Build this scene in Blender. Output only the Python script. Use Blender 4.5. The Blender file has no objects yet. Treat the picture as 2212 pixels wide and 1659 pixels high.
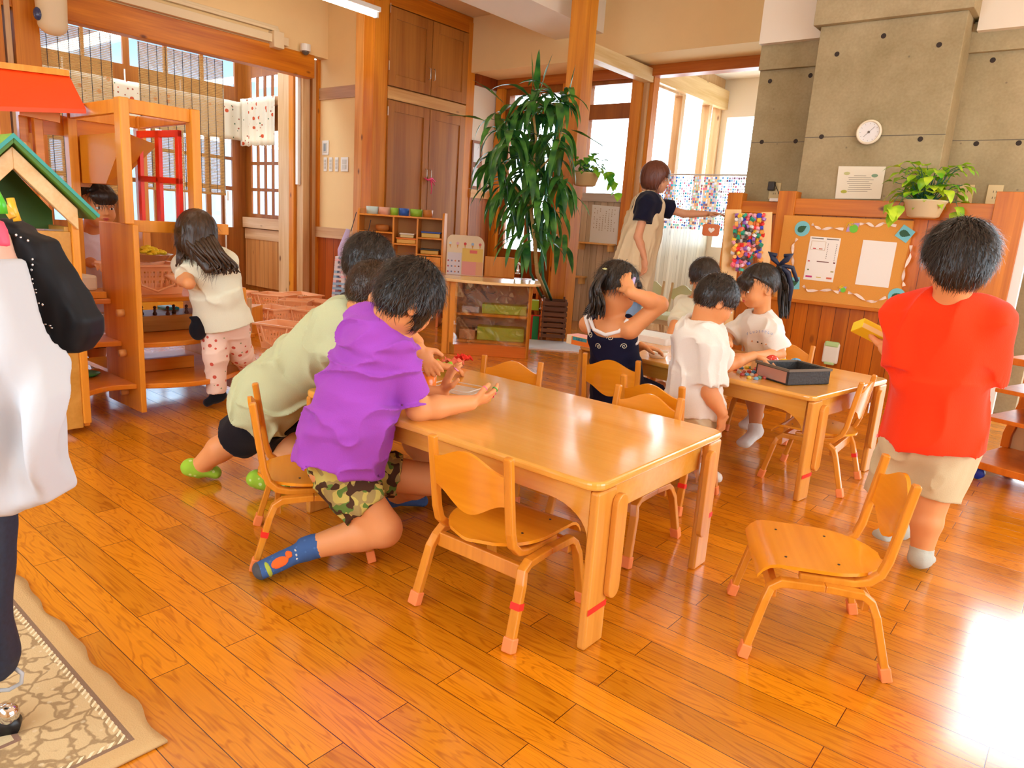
import bpy, bmesh, math, random
import numpy as np
from mathutils import Vector, Matrix
random.seed(7); np.random.seed(7)
PI = math.pi
S = bpy.context.scene
COL = bpy.context.collection

# ---------------------------------------------------------------- camera
CAM_H = 1.05
FPX = 1536.0                                  # focal length in pixels of the 2212 px wide frame
PITCH = math.radians(12.54); AZ = math.radians(38.8)
RX, RY = -0.06749, 0.99772                    # image direction of "down": the camera is rolled by about 4 degrees
CXP, CYP = 1106.0, 829.5
_cp, _sp, _ca, _sa = math.cos(PITCH), math.sin(PITCH), math.cos(AZ), math.sin(AZ)
_R = Vector((_ca, _sa, 0)); _F = Vector((-_sa, _ca, 0)); _D = Vector((0, 0, -1))
_V = _D*_cp - _F*_sp; _O = _F*_cp + _D*_sp
_X = RY*_R + RX*_V; _Y = -RX*_R + RY*_V
cam = bpy.data.cameras.new('camera'); cam.sensor_width = 36; cam.lens = FPX/2212*36
cam.clip_start = 0.05; cam.clip_end = 200
co = bpy.data.objects.new('camera', cam); COL.objects.link(co)
co.matrix_world = Matrix(((_X.x, -_Y.x, -_O.x, 0), (_X.y, -_Y.y, -_O.y, 0), (_X.z, -_Y.z, -_O.z, CAM_H), (0, 0, 0, 1)))
S.camera = co

def ray(x, y):                                # direction of a picture point, in room axes
    return _X*(x-CXP) + _Y*(y-CYP) + _O*FPX
def gp(x, y, z=0.0):
    r = ray(x, y); return Vector((0, 0, CAM_H)) + r*((z-CAM_H)/r.z)
def at_y(x, y, Y):
    r = ray(x, y); return Vector((0, 0, CAM_H)) + r*(Y/r.y)
def at_x(x, y, X):
    r = ray(x, y); return Vector((0, 0, CAM_H)) + r*(X/r.x)
def at_d(x, y, d):                            # d = horizontal distance straight ahead of the camera
    r = ray(x, y); return Vector((0, 0, CAM_H)) + r*(d/(r.dot(_F)))
def fwd(p): return p.dot(_F)

# ---------------------------------------------------------------- world, lights, exposure
W = bpy.data.worlds.new('world'); S.world = W; W.use_nodes = True
bg = W.node_tree.nodes['Background']
bg.inputs[0].default_value = (0.74, 0.89, 1.0, 1); bg.inputs[1].default_value = 7.5
S.view_settings.view_transform = 'Standard'; S.view_settings.look = 'None'
S.view_settings.exposure = 0.12; S.view_settings.gamma = 1.0; S.view_settings.use_curve_mapping = False
def area(name, loc, rot, sx, sy, power, color=(1, 1, 1)):
    l = bpy.data.lights.new(name, 'AREA'); l.shape = 'RECTANGLE'; l.size = sx; l.size_y = sy
    l.energy = power; l.color = color
    o = bpy.data.objects.new(name, l); COL.objects.link(o); o.location = loc; o.rotation_euler = rot
    return o
# sampling portals at the real window openings: they only guide the sky light in
for nm, loc, rot, sx, sy in (('portal_right', (2.48, 2.35, 1.4), (0, PI/2, 0), 1.8, 3.8), ('portal_near', (-1.5, -1.48, 1.6), (PI/2, 0, PI), 3.9, 1.3),
                             ('portal_garden', (1.0, 6.73, 1.6), (-PI/2, 0, 0), 2.9, 3.1), ('portal_entrance', (-8.72, 2.0, 1.7), (0, -PI/2, 0), 2.3, 6.0),
                             ('portal_alcove', (-4.05, 8.0, 1.9), (0, -PI/2, 0), 1.5, 1.8), ('portal_alcove_back', (-3.1, 8.93, 1.75), (-PI/2, 0, 0), 1.9, 1.6)):
    a_ = area(nm, loc, rot, sx, sy, 1.0); a_.data.cycles.is_portal = True






# hazy low sun through the glass doors on the garden side
_sl = bpy.data.lights.new('sun', 'SUN'); _sl.energy = 1.7; _sl.angle = math.radians(36); _sl.color = (0.80, 0.91, 1.0)
_so = bpy.data.objects.new('sun', _sl); COL.objects.link(_so); _so.rotation_euler = (math.radians(-61), 0, 0); _so.location = (1, 12, 6)
# ---------------------------------------------------------------- materials
MATS = {}
def srgb(c):
    if isinstance(c, str):
        c = c.lstrip('#'); c = [int(c[i:i+2], 16)/255 for i in (0, 2, 4)]
    return tuple((x/12.92 if x <= 0.04045 else ((x+0.055)/1.055)**2.4) for x in c[:3]) + (1.0,)
def nd(nt, t, **k):
    n = nt.nodes.new(t)
    for a, b in k.items():
        if a.startswith('i_'): n.inputs[a[2:].replace('_', ' ')].default_value = b
        else: setattr(n, a, b)
    return n
def mat(name, color, rough=0.5, spec=0.5, metal=0.0, coat=0.0, emit=None, estr=0, alpha=None, trans=0, noise=0.0, nscale=40, bump=0.0, sss=0.0, sheen=0.0):
    if name in MATS: return MATS[name]
    m = bpy.data.materials.new(name); m.use_nodes = True; nt = m.node_tree
    b = nt.nodes['Principled BSDF']
    c = srgb(color); b.inputs['Base Color'].default_value = c
    b.inputs['Roughness'].default_value = rough; b.inputs['Specular IOR Level'].default_value = spec
    b.inputs['Metallic'].default_value = metal; b.inputs['Coat Weight'].default_value = coat
    b.inputs['Coat Roughness'].default_value = 0.15
    if sheen: b.inputs['Sheen Weight'].default_value = sheen
    if sss:
        b.inputs['Subsurface Weight'].default_value = sss; b.inputs['Subsurface Radius'].default_value = (0.02, 0.008, 0.004)
    if emit: b.inputs['Emission Color'].default_value = srgb(emit); b.inputs['Emission Strength'].default_value = estr
    if trans: b.inputs['Transmission Weight'].default_value = trans
    if alpha is not None: b.inputs['Alpha'].default_value = alpha
    if noise or bump:
        tc = nd(nt, 'ShaderNodeTexCoord'); n = nd(nt, 'ShaderNodeTexNoise'); n.inputs['Scale'].default_value = nscale
        n.inputs['Detail'].default_value = 4
        nt.links.new(tc.outputs['Object'], n.inputs['Vector'])
        if noise:
            mx = nd(nt, 'ShaderNodeMix', data_type='RGBA'); mx.inputs[6].default_value = tuple(v*(1-noise) for v in c[:3])+(1,)
            mx.inputs[7].default_value = tuple(min(1, v*(1+noise)) for v in c[:3])+(1,)
            nt.links.new(n.outputs[0], mx.inputs[0]); nt.links.new(mx.outputs[2], b.inputs['Base Color'])
        if bump:
            bp = nd(nt, 'ShaderNodeBump'); bp.inputs['Strength'].default_value = bump; bp.inputs['Distance'].default_value = 0.01
            nt.links.new(n.outputs[0], bp.inputs['Height']); nt.links.new(bp.outputs[0], b.inputs['Normal'])
    MATS[name] = m; return m
def wood(name, c1, c2, axis='Z', scale=1.0, rough=0.38, spec=0.4, coat=0.0, knots=0.0, boards=0.0, baxis='X', fine=1.0):
    """grain stretched along `axis`; knots as dark round spots; boards = width of boards across baxis"""
    if name in MATS: return MATS[name]
    m = bpy.data.materials.new(name); m.use_nodes = True; nt = m.node_tree; L = nt.links.new
    b = nt.nodes['Principled BSDF']; b.inputs['Roughness'].default_value = rough; b.inputs['Specular IOR Level'].default_value = spec
    b.inputs['Coat Weight'].default_value = coat; b.inputs['Coat Roughness'].default_value = 0.12
    tc = nd(nt, 'ShaderNodeTexCoord'); mp = nd(nt, 'ShaderNodeMapping')
    s = [14*scale]*3; s['XYZ'.index(axis)] = 0.9*scale; mp.inputs['Scale'].default_value = s
    L(tc.outputs['Object'], mp.inputs['Vector'])
    n = nd(nt, 'ShaderNodeTexNoise'); n.inputs['Scale'].default_value = 1.0; n.inputs['Detail'].default_value = 5; n.inputs['Distortion'].default_value = 0.6
    L(mp.outputs[0], n.inputs['Vector'])
    mp2 = nd(nt, 'ShaderNodeMapping'); s = [90*scale*fine]*3; s['XYZ'.index(axis)] = 3*scale; mp2.inputs['Scale'].default_value = s
    L(tc.outputs['Object'], mp2.inputs['Vector'])
    n2 = nd(nt, 'ShaderNodeTexNoise'); n2.inputs['Scale'].default_value = 1.0; n2.inputs['Detail'].default_value = 2
    L(mp2.outputs[0], n2.inputs['Vector'])
    ad = nd(nt, 'ShaderNodeMath', operation='MULTIPLY_ADD'); L(n2.outputs[0], ad.inputs[0]); ad.inputs[1].default_value = 0.35; L(n.outputs[0], ad.inputs[2])
    mr = nd(nt, 'ShaderNodeMapRange'); mr.inputs[1].default_value = 0.45; mr.inputs[2].default_value = 0.9; L(ad.outputs[0], mr.inputs[0])
    mx = nd(nt, 'ShaderNodeMix', data_type='RGBA'); mx.inputs[6].default_value = srgb(c1); mx.inputs[7].default_value = srgb(c2)
    L(mr.outputs[0], mx.inputs[0]); last = mx.outputs[2]
    if knots:
        v = nd(nt, 'ShaderNodeTexVoronoi'); mp3 = nd(nt, 'ShaderNodeMapping'); s = [5.5]*3; s['XYZ'.index(axis)] = 2.6; mp3.inputs['Scale'].default_value = s
        L(tc.outputs['Object'], mp3.inputs['Vector']); L(mp3.outputs[0], v.inputs['Vector']); v.inputs['Scale'].default_value = 1.0
        kr = nd(nt, 'ShaderNodeMapRange'); kr.inputs[1].default_value = 0.05; kr.inputs[2].default_value = 0.115; kr.inputs[3].default_value = knots; kr.inputs[4].default_value = 0
        L(v.outputs['Distance'], kr.inputs[0]); mk = nd(nt, 'ShaderNodeMix', data_type='RGBA'); mk.inputs[7].default_value = srgb('#5a2008')
        L(kr.outputs[0], mk.inputs[0]); L(last, mk.inputs[6]); last = mk.outputs[2]
    if boards:
        sx = nd(nt, 'ShaderNodeSeparateXYZ'); L(tc.outputs['Object'], sx.inputs[0])
        dv = nd(nt, 'ShaderNodeMath', operation='DIVIDE'); L(sx.outputs['XYZ'.index(baxis)], dv.inputs[0]); dv.inputs[1].default_value = boards
        fr = nd(nt, 'ShaderNodeMath', operation='FRACT'); L(dv.outputs[0], fr.inputs[0])
        lt = nd(nt, 'ShaderNodeMath', operation='LESS_THAN'); L(fr.outputs[0], lt.inputs[0]); lt.inputs[1].default_value = 0.045
        fl = nd(nt, 'ShaderNodeMath', operation='FLOOR'); L(dv.outputs[0], fl.inputs[0])
        wn = nd(nt, 'ShaderNodeTexWhiteNoise', noise_dimensions='1D'); L(fl.outputs[0], wn.inputs['W'])
        hs = nd(nt, 'ShaderNodeHueSaturation'); vr = nd(nt, 'ShaderNodeMapRange'); vr.inputs[3].default_value = 0.85; vr.inputs[4].default_value = 1.12
        L(wn.outputs['Value'], vr.inputs[0]); L(vr.outputs[0], hs.inputs['Value']); L(last, hs.inputs['Color'])
        mb = nd(nt, 'ShaderNodeMix', data_type='RGBA'); mb.inputs[7].default_value = tuple(x*0.35 for x in srgb(c2)[:3])+(1,)
        L(lt.outputs[0], mb.inputs[0]); L(hs.outputs[0], mb.inputs[6]); last = mb.outputs[2]
    L(last, b.inputs['Base Color'])
    bp = nd(nt, 'ShaderNodeBump'); bp.inputs['Strength'].default_value = 0.08; bp.inputs['Distance'].default_value = 0.003
    L(n2.outputs[0], bp.inputs['Height']); L(bp.outputs[0], b.inputs['Normal'])
    MATS[name] = m; return m
def floor_mat():
    m = bpy.data.materials.new('oak floor planks'); m.use_nodes = True; nt = m.node_tree; L = nt.links.new
    b = nt.nodes['Principled BSDF']; b.inputs['Roughness'].default_value = 0.24; b.inputs['Specular IOR Level'].default_value = 1.0; b.inputs['Coat Weight'].default_value = 0.25; b.inputs['Coat Roughness'].default_value = 0.12
    tc = nd(nt, 'ShaderNodeTexCoord')
    br = nd(nt, 'ShaderNodeTexBrick'); br.offset = 0.37; br.offset_frequency = 2
    br.inputs['Color1'].default_value = (0, 0, 0, 1); br.inputs['Color2'].default_value = (1, 1, 1, 1); br.inputs['Mortar'].default_value = (0.5, 0.5, 0.5, 1)
    br.inputs['Scale'].default_value = 1; br.inputs['Mortar Size'].default_value = 0.0012; br.inputs['Mortar Smooth'].default_value = 0.3
    br.inputs['Brick Width'].default_value = 0.74; br.inputs['Row Height'].default_value = 0.088
    L(tc.outputs['Object'], br.inputs['Vector'])
    # grain, shifted from plank to plank
    cm = nd(nt, 'ShaderNodeVectorMath', operation='SCALE'); L(br.outputs['Color'], cm.inputs[0]); cm.inputs['Scale'].default_value = 7.0
    ad = nd(nt, 'ShaderNodeVectorMath', operation='ADD'); L(tc.outputs['Object'], ad.inputs[0]); L(cm.outputs[0], ad.inputs[1])
    mp = nd(nt, 'ShaderNodeMapping'); mp.inputs['Scale'].default_value = (1.3, 11, 1); L(ad.outputs[0], mp.inputs['Vector'])
    n = nd(nt, 'ShaderNodeTexNoise'); n.inputs['Scale'].default_value = 1; n.inputs['Detail'].default_value = 3; n.inputs['Distortion'].default_value = 0.4; L(mp.outputs[0], n.inputs['Vector'])
    # cathedral rings: sine of the noise
    ml = nd(nt, 'ShaderNodeMath', operation='MULTIPLY'); L(n.outputs[0], ml.inputs[0]); ml.inputs[1].default_value = 120
    sn = nd(nt, 'ShaderNodeMath', operation='SINE'); L(ml.outputs[0], sn.inputs[0])
    mp2 = nd(nt, 'ShaderNodeMapping'); mp2.inputs['Scale'].default_value = (6, 190, 1); L(ad.outputs[0], mp2.inputs['Vector'])
    n2 = nd(nt, 'ShaderNodeTexNoise'); n2.inputs['Scale'].default_value = 1; n2.inputs['Detail'].default_value = 3; L(mp2.outputs[0], n2.inputs['Vector'])
    mr = nd(nt, 'ShaderNodeMapRange'); mr.inputs[1].default_value = 0.35; mr.inputs[2].default_value = 1.0; mr.inputs[3].default_value = 0; mr.inputs[4].default_value = 0.6
    L(sn.outputs[0], mr.inputs[0])
    ma = nd(nt, 'ShaderNodeMath', operation='MULTIPLY'); L(mr.outputs[0], ma.inputs[0]); L(n2.outputs[0], ma.inputs[1])
    mb = nd(nt, 'ShaderNodeMath', operation='MULTIPLY_ADD'); L(n2.outputs[0], mb.inputs[0]); mb.inputs[1].default_value = 0.5; L(ma.outputs[0], mb.inputs[2])
    mx = nd(nt, 'ShaderNodeMix', data_type='RGBA'); mx.inputs[6].default_value = srgb('#e58e14'); mx.inputs[7].default_value = srgb('#9c4c02')
    L(mb.outputs[0], mx.inputs[0])
    # per-plank tone
    hs = nd(nt, 'ShaderNodeHueSaturation'); vr = nd(nt, 'ShaderNodeMapRange'); vr.inputs[3].default_value = 0.80; vr.inputs[4].default_value = 1.16
    sx = nd(nt, 'ShaderNodeSeparateXYZ'); L(br.outputs['Color'], sx.inputs[0]); L(sx.outputs[0], vr.inputs[0])
    L(vr.outputs[0], hs.inputs['Value']); L(mx.outputs[2], hs.inputs['Color'])
    mo = nd(nt, 'ShaderNodeMix', data_type='RGBA'); mo.inputs[7].default_value = srgb('#4a1c02'); L(br.outputs['Fac'], mo.inputs[0]); L(hs.outputs[0], mo.inputs[6])
    L(mo.outputs[2], b.inputs['Base Color'])
    n3 = nd(nt, 'ShaderNodeTexNoise'); n3.inputs['Scale'].default_value = 2.5; n3.inputs['Detail'].default_value = 3; L(tc.outputs['Object'], n3.inputs['Vector'])
    rr = nd(nt, 'ShaderNodeMapRange'); rr.inputs[1].default_value = .3; rr.inputs[2].default_value = .7; rr.inputs[3].default_value = 0.13; rr.inputs[4].default_value = 0.23
    L(n3.outputs[0], rr.inputs[0]); L(rr.outputs[0], b.inputs['Roughness'])
    bp = nd(nt, 'ShaderNodeBump'); bp.inputs['Strength'].default_value = 0.12; bp.inputs['Distance'].default_value = 0.004; bp.invert = True
    L(br.outputs['Fac'], bp.inputs['Height']); L(bp.outputs[0], b.inputs['Normal'])
    return m
def glass_mat(name='window glass', tint=(1, 1, 1), fac=0.1):
    if name in MATS: return MATS[name]
    m = bpy.data.materials.new(name); m.use_nodes = True; nt = m.node_tree; L = nt.links.new
    for n in list(nt.nodes):
        if n.type != 'OUTPUT_MATERIAL': nt.nodes.remove(n)
    t = nd(nt, 'ShaderNodeBsdfTransparent'); t.inputs[0].default_value = tint+(1,)
    g = nd(nt, 'ShaderNodeBsdfGlossy'); g.inputs['Roughness'].default_value = 0.03
    mx = nd(nt, 'ShaderNodeMixShader'); mx.inputs[0].default_value = fac
    L(t.outputs[0], mx.inputs[1]); L(g.outputs[0], mx.inputs[2]); L(mx.outputs[0], nt.nodes['Material Output'].inputs[0])
    MATS[name] = m; return m
def pattern_mat(name, base, rough=0.85, spots=None, camo=None, floral=None, translucent=0.0, bump=0.0):
    """cloth with printed pattern. spots=(colour, scale, radius)"""
    if name in MATS: return MATS[name]
    m = bpy.data.materials.new(name); m.use_nodes = True; nt = m.node_tree; L = nt.links.new
    b = nt.nodes['Principled BSDF']; b.inputs['Roughness'].default_value = rough; b.inputs['Specular IOR Level'].default_value = 0.2
    tc = nd(nt, 'ShaderNodeTexCoord'); col = None
    rgb = nd(nt, 'ShaderNodeRGB'); rgb.outputs[0].default_value = srgb(base); last = rgb.outputs[0]
    def overlay(fac, color):
        nonlocal last
        mx = nd(nt, 'ShaderNodeMix', data_type='RGBA'); L(fac, mx.inputs[0]); L(last, mx.inputs[6]); mx.inputs[7].default_value = srgb(color); last = mx.outputs[2]
    if camo:
        for k, (c, sc, th) in enumerate(camo):
            mp = nd(nt, 'ShaderNodeMapping'); mp.inputs['Location'].default_value = (k*3.7, k*1.3, k*5.1); L(tc.outputs['Object'], mp.inputs['Vector'])
            n = nd(nt, 'ShaderNodeTexNoise'); n.inputs['Scale'].default_value = sc; n.inputs['Detail'].default_value = 1.0; n.inputs['Distortion'].default_value = 0.3
            L(mp.outputs[0], n.inputs['Vector'])
            g = nd(nt, 'ShaderNodeMath', operation='GREATER_THAN'); g.inputs[1].default_value = th; L(n.outputs[0], g.inputs[0]); overlay(g.outputs[0], c)
    if spots:
        for k, (c, sc, rad) in enumerate(spots):
            mp = nd(nt, 'ShaderNodeMapping'); mp.inputs['Location'].default_value = (k*2.7, k*1.9, k*3.3); L(tc.outputs['Object'], mp.inputs['Vector'])
            v = nd(nt, 'ShaderNodeTexVoronoi'); v.inputs['Scale'].default_value = sc; v.inputs['Randomness'].default_value = 0.75; L(mp.outputs[0], v.inputs['Vector'])
            g = nd(nt, 'ShaderNodeMath', operation='LESS_THAN'); g.inputs[1].default_value = rad; L(v.outputs['Distance'], g.inputs[0]); overlay(g.outputs[0], c)
    L(last, b.inputs['Base Color'])
    if translucent:
        t = nd(nt, 'ShaderNodeBsdfTranslucent'); L(last, t.inputs[0]); mx = nd(nt, 'ShaderNodeMixShader'); mx.inputs[0].default_value = translucent
        L(b.outputs[0], mx.inputs[1]); L(t.outputs[0], mx.inputs[2]); L(mx.outputs[0], nt.nodes['Material Output'].inputs[0])
    MATS[name] = m; return m

# ---------------------------------------------------------------- object helpers
def tag(o, label=None, cat=None, group=None, kind=None):
    if label: o['label'] = label
    if cat: o['category'] = cat
    if group: o['group'] = group
    if kind: o['kind'] = kind
    return o
def thing(name, label, cat, loc=(0, 0, 0), rotz=0, group=None):
    o = bpy.data.objects.new(name, None); COL.objects.link(o); o.empty_display_size = 0.1
    o.location = loc; o.rotation_euler = (0, 0, rotz)
    return tag(o, label, cat, group)
def children(o): return [c for c in bpy.data.objects if c.parent == o]
def dup(root, loc=None, rotz=None, label=None, group=None, rot=None):
    def cp(o, parent):
        c = o.copy(); COL.objects.link(c); c.parent = parent
        for ch in children(o):
            if ch != c: cp(ch, c)
        return c
    r = cp(root, None)
    if loc is not None: r.location = loc
    if rotz is not None: r.rotation_euler = (0, 0, rotz)
    if rot is not None: r.rotation_euler = rot
    if label: r['label'] = label
    if group: r['group'] = group
    return r
class MB:
    """collects shapes and links them as ONE mesh"""
    def __init__(s): s.v = []; s.f = []; s.m = []; s.mi = 0
    def add(s, vs, fs, M=None):
        k = len(s.v)
        for p in vs:
            p = Vector(p)
            if M is not None: p = M @ p
            s.v.append(p[:])
        for f in fs: s.f.append([i+k for i in f]); s.m.append(s.mi)
        return s
    def box(s, lo, hi, M=None):
        x0, y0, z0 = lo; x1, y1, z1 = hi
        return s.add([(x0, y0, z0), (x1, y0, z0), (x1, y1, z0), (x0, y1, z0), (x0, y0, z1), (x1, y0, z1), (x1, y1, z1), (x0, y1, z1)],
                     [(0, 3, 2, 1), (4, 5, 6, 7), (0, 1, 5, 4), (1, 2, 6, 5), (2, 3, 7, 6), (3, 0, 4, 7)], M)
    def prism(s, pts, h0, h1, M=None, axis='Z'):
        """2-D outline (ccw) extruded from h0 to h1"""
        n = len(pts)
        def mk(p, h): return {'Z': (p[0], p[1], h), 'Y': (p[0], h, p[1]), 'X': (h, p[0], p[1])}[axis]
        vs = [mk(p, h0) for p in pts] + [mk(p, h1) for p in pts]
        fs = [list(range(n))[::-1], list(range(n, 2*n))] + [(i, (i+1) % n, n+(i+1) % n, n+i) for i in range(n)]
        return s.add(vs, fs, M)
    def frame(s, t): pass
    def tube(s, pts, r, n=8, M=None, closed=False, flat=None, caps=True):
        """round tube along points; r number or list; flat=(a,b,up): rectangular bar of width a (sideways) and b"""
        pts = [Vector(p) for p in pts]; m = len(pts); rs = r if isinstance(r, (list, tuple)) else [r]*m
        vs = []; up0 = Vector(flat[2]) if flat else None; prev = None
        for i, p in enumerate(pts):
            a = pts[(i-1) % m] if (closed or i > 0) else p; b = pts[(i+1) % m] if (closed or i < m-1) else p
            t = (b-a).normalized() if (b-a).length > 1e-9 else Vector((0, 0, 1))
            if flat: u = up0.cross(t).normalized()
            else:
                if prev is None: u = t.orthogonal().normalized()
                else: u = (prev - t*prev.dot(t)).normalized()
                prev = u
            w = t.cross(u).normalized()
            if flat:
                # mitre: keep thickness at bends
                k = 1.0
                if (closed or 0 < i < m-1):
                    c = max(0.5, (p-a).normalized().dot(t)); k = 1/c
                A, B = flat[0]/2, flat[1]/2*k
                for sx, sy in ((-1, -1), (1, -1), (1, 1), (-1, 1)): vs.append(p + w*(A*sx) + u*(B*sy))
            else:
                for j in range(n):
                    q = 2*PI*j/n; vs.append(p + u*(math.cos(q)*rs[i]) + w*(math.sin(q)*rs[i]))
        if flat: n = 4
        fs = []
        for i in range(m if closed else m-1):
            a = i*n; b = ((i+1) % m)*n
            for j in range(n): fs.append((a+j, a+(j+1) % n, b+(j+1) % n, b+j))
        if not closed and caps: fs += [list(range(n))[::-1], list(range((m-1)*n, m*n))]
        return s.add(vs, fs, M)
    def cyl(s, c, r, h, n=24, r2=None, M=None):
        c = Vector(c); r2 = r if r2 is None else r2
        vs = [(c.x+r*math.cos(2*PI*i/n), c.y+r*math.sin(2*PI*i/n), c.z) for i in range(n)] + [(c.x+r2*math.cos(2*PI*i/n), c.y+r2*math.sin(2*PI*i/n), c.z+h) for i in range(n)]
        return s.add(vs, [list(range(n))[::-1], list(range(n, 2*n))] + [(i, (i+1) % n, n+(i+1) % n, n+i) for i in range(n)], M)
    def lathe(s, prof, n=24, M=None, c=(0, 0, 0)):
        vs = []; m = len(prof)
        for (r, z) in prof:
            for i in range(n): vs.append((c[0]+r*math.cos(2*PI*i/n), c[1]+r*math.sin(2*PI*i/n), c[2]+z))
        fs = [(i*n+j, i*n+(j+1) % n, (i+1)*n+(j+1) % n, (i+1)*n+j) for i in range(m-1) for j in range(n)]
        return s.add(vs, fs, M)
    def ball(s, c, r, n=12, m=8, sc=(1, 1, 1), M=None):
        vs = []; c = Vector(c)
        for i in range(1, m):
            a = PI*i/m
            for j in range(n):
                q = 2*PI*j/n; vs.append((c.x+r*sc[0]*math.sin(a)*math.cos(q), c.y+r*sc[1]*math.sin(a)*math.sin(q), c.z+r*sc[2]*math.cos(a)))
        vs += [(c.x, c.y, c.z+r*sc[2]), (c.x, c.y, c.z-r*sc[2])]; T = len(vs)-2; Bm = len(vs)-1
        fs = [(i*n+j, (i+1)*n+j, (i+1)*n+(j+1) % n, i*n+(j+1) % n) for i in range(m-2) for j in range(n)]
        fs += [(T, j, (j+1) % n) for j in range(n)] + [(Bm, (m-2)*n+(j+1) % n, (m-2)*n+j) for j in range(n)]
        return s.add(vs, fs, M)
    def build(s, name, mats, parent=None, bevel=0.0, smooth=False, seg=2, world=False, subsurf=0):
        me = bpy.data.meshes.new(name)
        vs = s.v
        if world and parent is not None:
            root = parent
            inv = Matrix.Translation(root.location) @ root.rotation_euler.to_matrix().to_4x4()
            while root.parent: root = root.parent; inv = (Matrix.Translation(root.location) @ root.rotation_euler.to_matrix().to_4x4()) @ inv
            inv = inv.inverted(); vs = [(inv @ Vector(p))[:] for p in vs]
        me.from_pydata([tuple(p) for p in vs], [], [tuple(f) for f in s.f]); me.update()
        if not isinstance(mats, (list, tuple)): mats = [mats]
        for m in mats: me.materials.append(m)
        if len(mats) > 1:
            for p, k in zip(me.polygons, s.m): p.material_index = min(k, len(mats)-1)
        if smooth:
            me.polygons.foreach_set('use_smooth', [True]*len(me.polygons))
        o = bpy.data.objects.new(name, me); COL.objects.link(o)
        if parent is not None: o.parent = parent
        bmx = bmesh.new(); bmx.from_mesh(me); bmesh.ops.recalc_face_normals(bmx, faces=bmx.faces); bmx.to_mesh(me); bmx.free()
        if bevel:
            b = o.modifiers.new('bevel', 'BEVEL'); b.width = bevel; b.segments = seg; b.limit_method = 'ANGLE'; b.angle_limit = math.radians(40)
        if subsurf:
            b = o.modifiers.new('sub', 'SUBSURF'); b.levels = subsurf; b.render_levels = subsurf
        if smooth == 'auto' or (bevel and smooth is False and False): pass
        return o
def struct(name, mb, m, parent=None, bevel=0.0):
    o = mb.build(name, m, parent, bevel=bevel)
    if parent is None: o['kind'] = 'structure'
    return o
def arc(c, r, a0, a1, n):
    return [(c[0]+r*math.cos(a0+(a1-a0)*i/n), c[1]+r*math.sin(a0+(a1-a0)*i/n)) for i in range(n+1)]
def rrect(x0, y0, x1, y1, r, n=5):
    return arc((x1-r, y0+r), r, -PI/2, 0, n) + arc((x1-r, y1-r), r, 0, PI/2, n) + arc((x0+r, y1-r), r, PI/2, PI, n) + arc((x0+r, y0+r), r, PI, 1.5*PI, n)
def RZ(a): return Matrix.Rotation(a, 4, 'Z')
def T(*p): return Matrix.Translation(Vector(p))
def frame_mat(o, x, y):
    """matrix whose x axis is x, y axis y (made square), origin o"""
    x = Vector(x).normalized(); z = x.cross(Vector(y)).normalized(); y = z.cross(x)
    return Matrix(((x.x, y.x, z.x, o[0]), (x.y, y.y, z.y, o[1]), (x.z, y.z, z.z, o[2]), (0, 0, 0, 1)))
# ================================================================ THE ROOM
def xwall(mb, x0, x1, y0, y1, z0, z1, holes=()):
    """wall slab of thickness x0..x1 running along y; holes = (y0,y1,z0,z1)"""
    ys = sorted({y0, y1, *[h[0] for h in holes], *[h[1] for h in holes]}); zs = sorted({z0, z1, *[h[2] for h in holes], *[h[3] for h in holes]})
    for i in range(len(ys)-1):
        for j in range(len(zs)-1):
            a, b = (ys[i]+ys[i+1])/2, (zs[j]+zs[j+1])/2
            if not any(h[0] < a < h[1] and h[2] < b < h[3] for h in holes): mb.box((x0, ys[i], zs[j]), (x1, ys[i+1], zs[j+1]))
    return mb
def ywall(mb, y0, y1, x0, x1, z0, z1, holes=()):
    xs = sorted({x0, x1, *[h[0] for h in holes], *[h[1] for h in holes]}); zs = sorted({z0, z1, *[h[2] for h in holes], *[h[3] for h in holes]})
    for i in range(len(xs)-1):
        for j in range(len(zs)-1):
            a, b = (xs[i]+xs[i+1])/2, (zs[j]+zs[j+1])/2
            if not any(h[0] < a < h[1] and h[2] < b < h[3] for h in holes): mb.box((xs[i], y0, zs[j]), (xs[i+1], y1, zs[j+1]))
    return mb
CZ = 3.36
M_plaster = mat('warm plaster', '#ecca94', 0.85, 0.2, noise=0.03, nscale=6)
M_white = mat('white plaster', '#ece0cc', 0.85, 0.2)
M_ceil = mat('ceiling board', '#e8cfae', 0.9, 0.2)
M_pine = wood('orange pine', '#e09026', '#bc6408', 'Z', 0.8, knots=0.9, rough=0.4)
M_pinex = wood('orange pine beam', '#dc8418', '#b05a04', 'Y', 0.8, knots=0.9, rough=0.4)
M_pinexx = wood('red pine lintel', '#c26c22', '#984508', 'X', 0.8, knots=0.8, rough=0.4)
M_pale = wood('pale pine', '#dcb98c', '#bf8f5c', 'Z', 0.8, knots=0.8, rough=0.45)
M_palex = wood('pale pine rail', '#d9b48a', '#bd8c5e', 'X', 0.8, knots=0.8, rough=0.45)
M_paley = wood('pale pine rail lengthwise', '#dcab6c', '#bf8240', 'Y', 0.8, knots=0.9, rough=0.45)
M_closet = wood('closet veneer', '#b8762e', '#96561a', 'Z', 0.5, rough=0.45)
M_dark = wood('dark stained pine', '#98460e', '#702a04', 'Z', 0.7, rough=0.42)
M_frame = wood('window frame pine', '#a4601f', '#7c3f0a', 'Z', 0.7, rough=0.42)
M_panelx = wood('panel boards across x', '#cf9458', '#ad6c34', 'Z', 0.8, boards=0.1, baxis='X', knots=0.5)
M_panely = wood('panel boards across y', '#b9703c', '#965024', 'Z', 0.8, boards=0.1, baxis='Y', knots=0.5)
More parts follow.
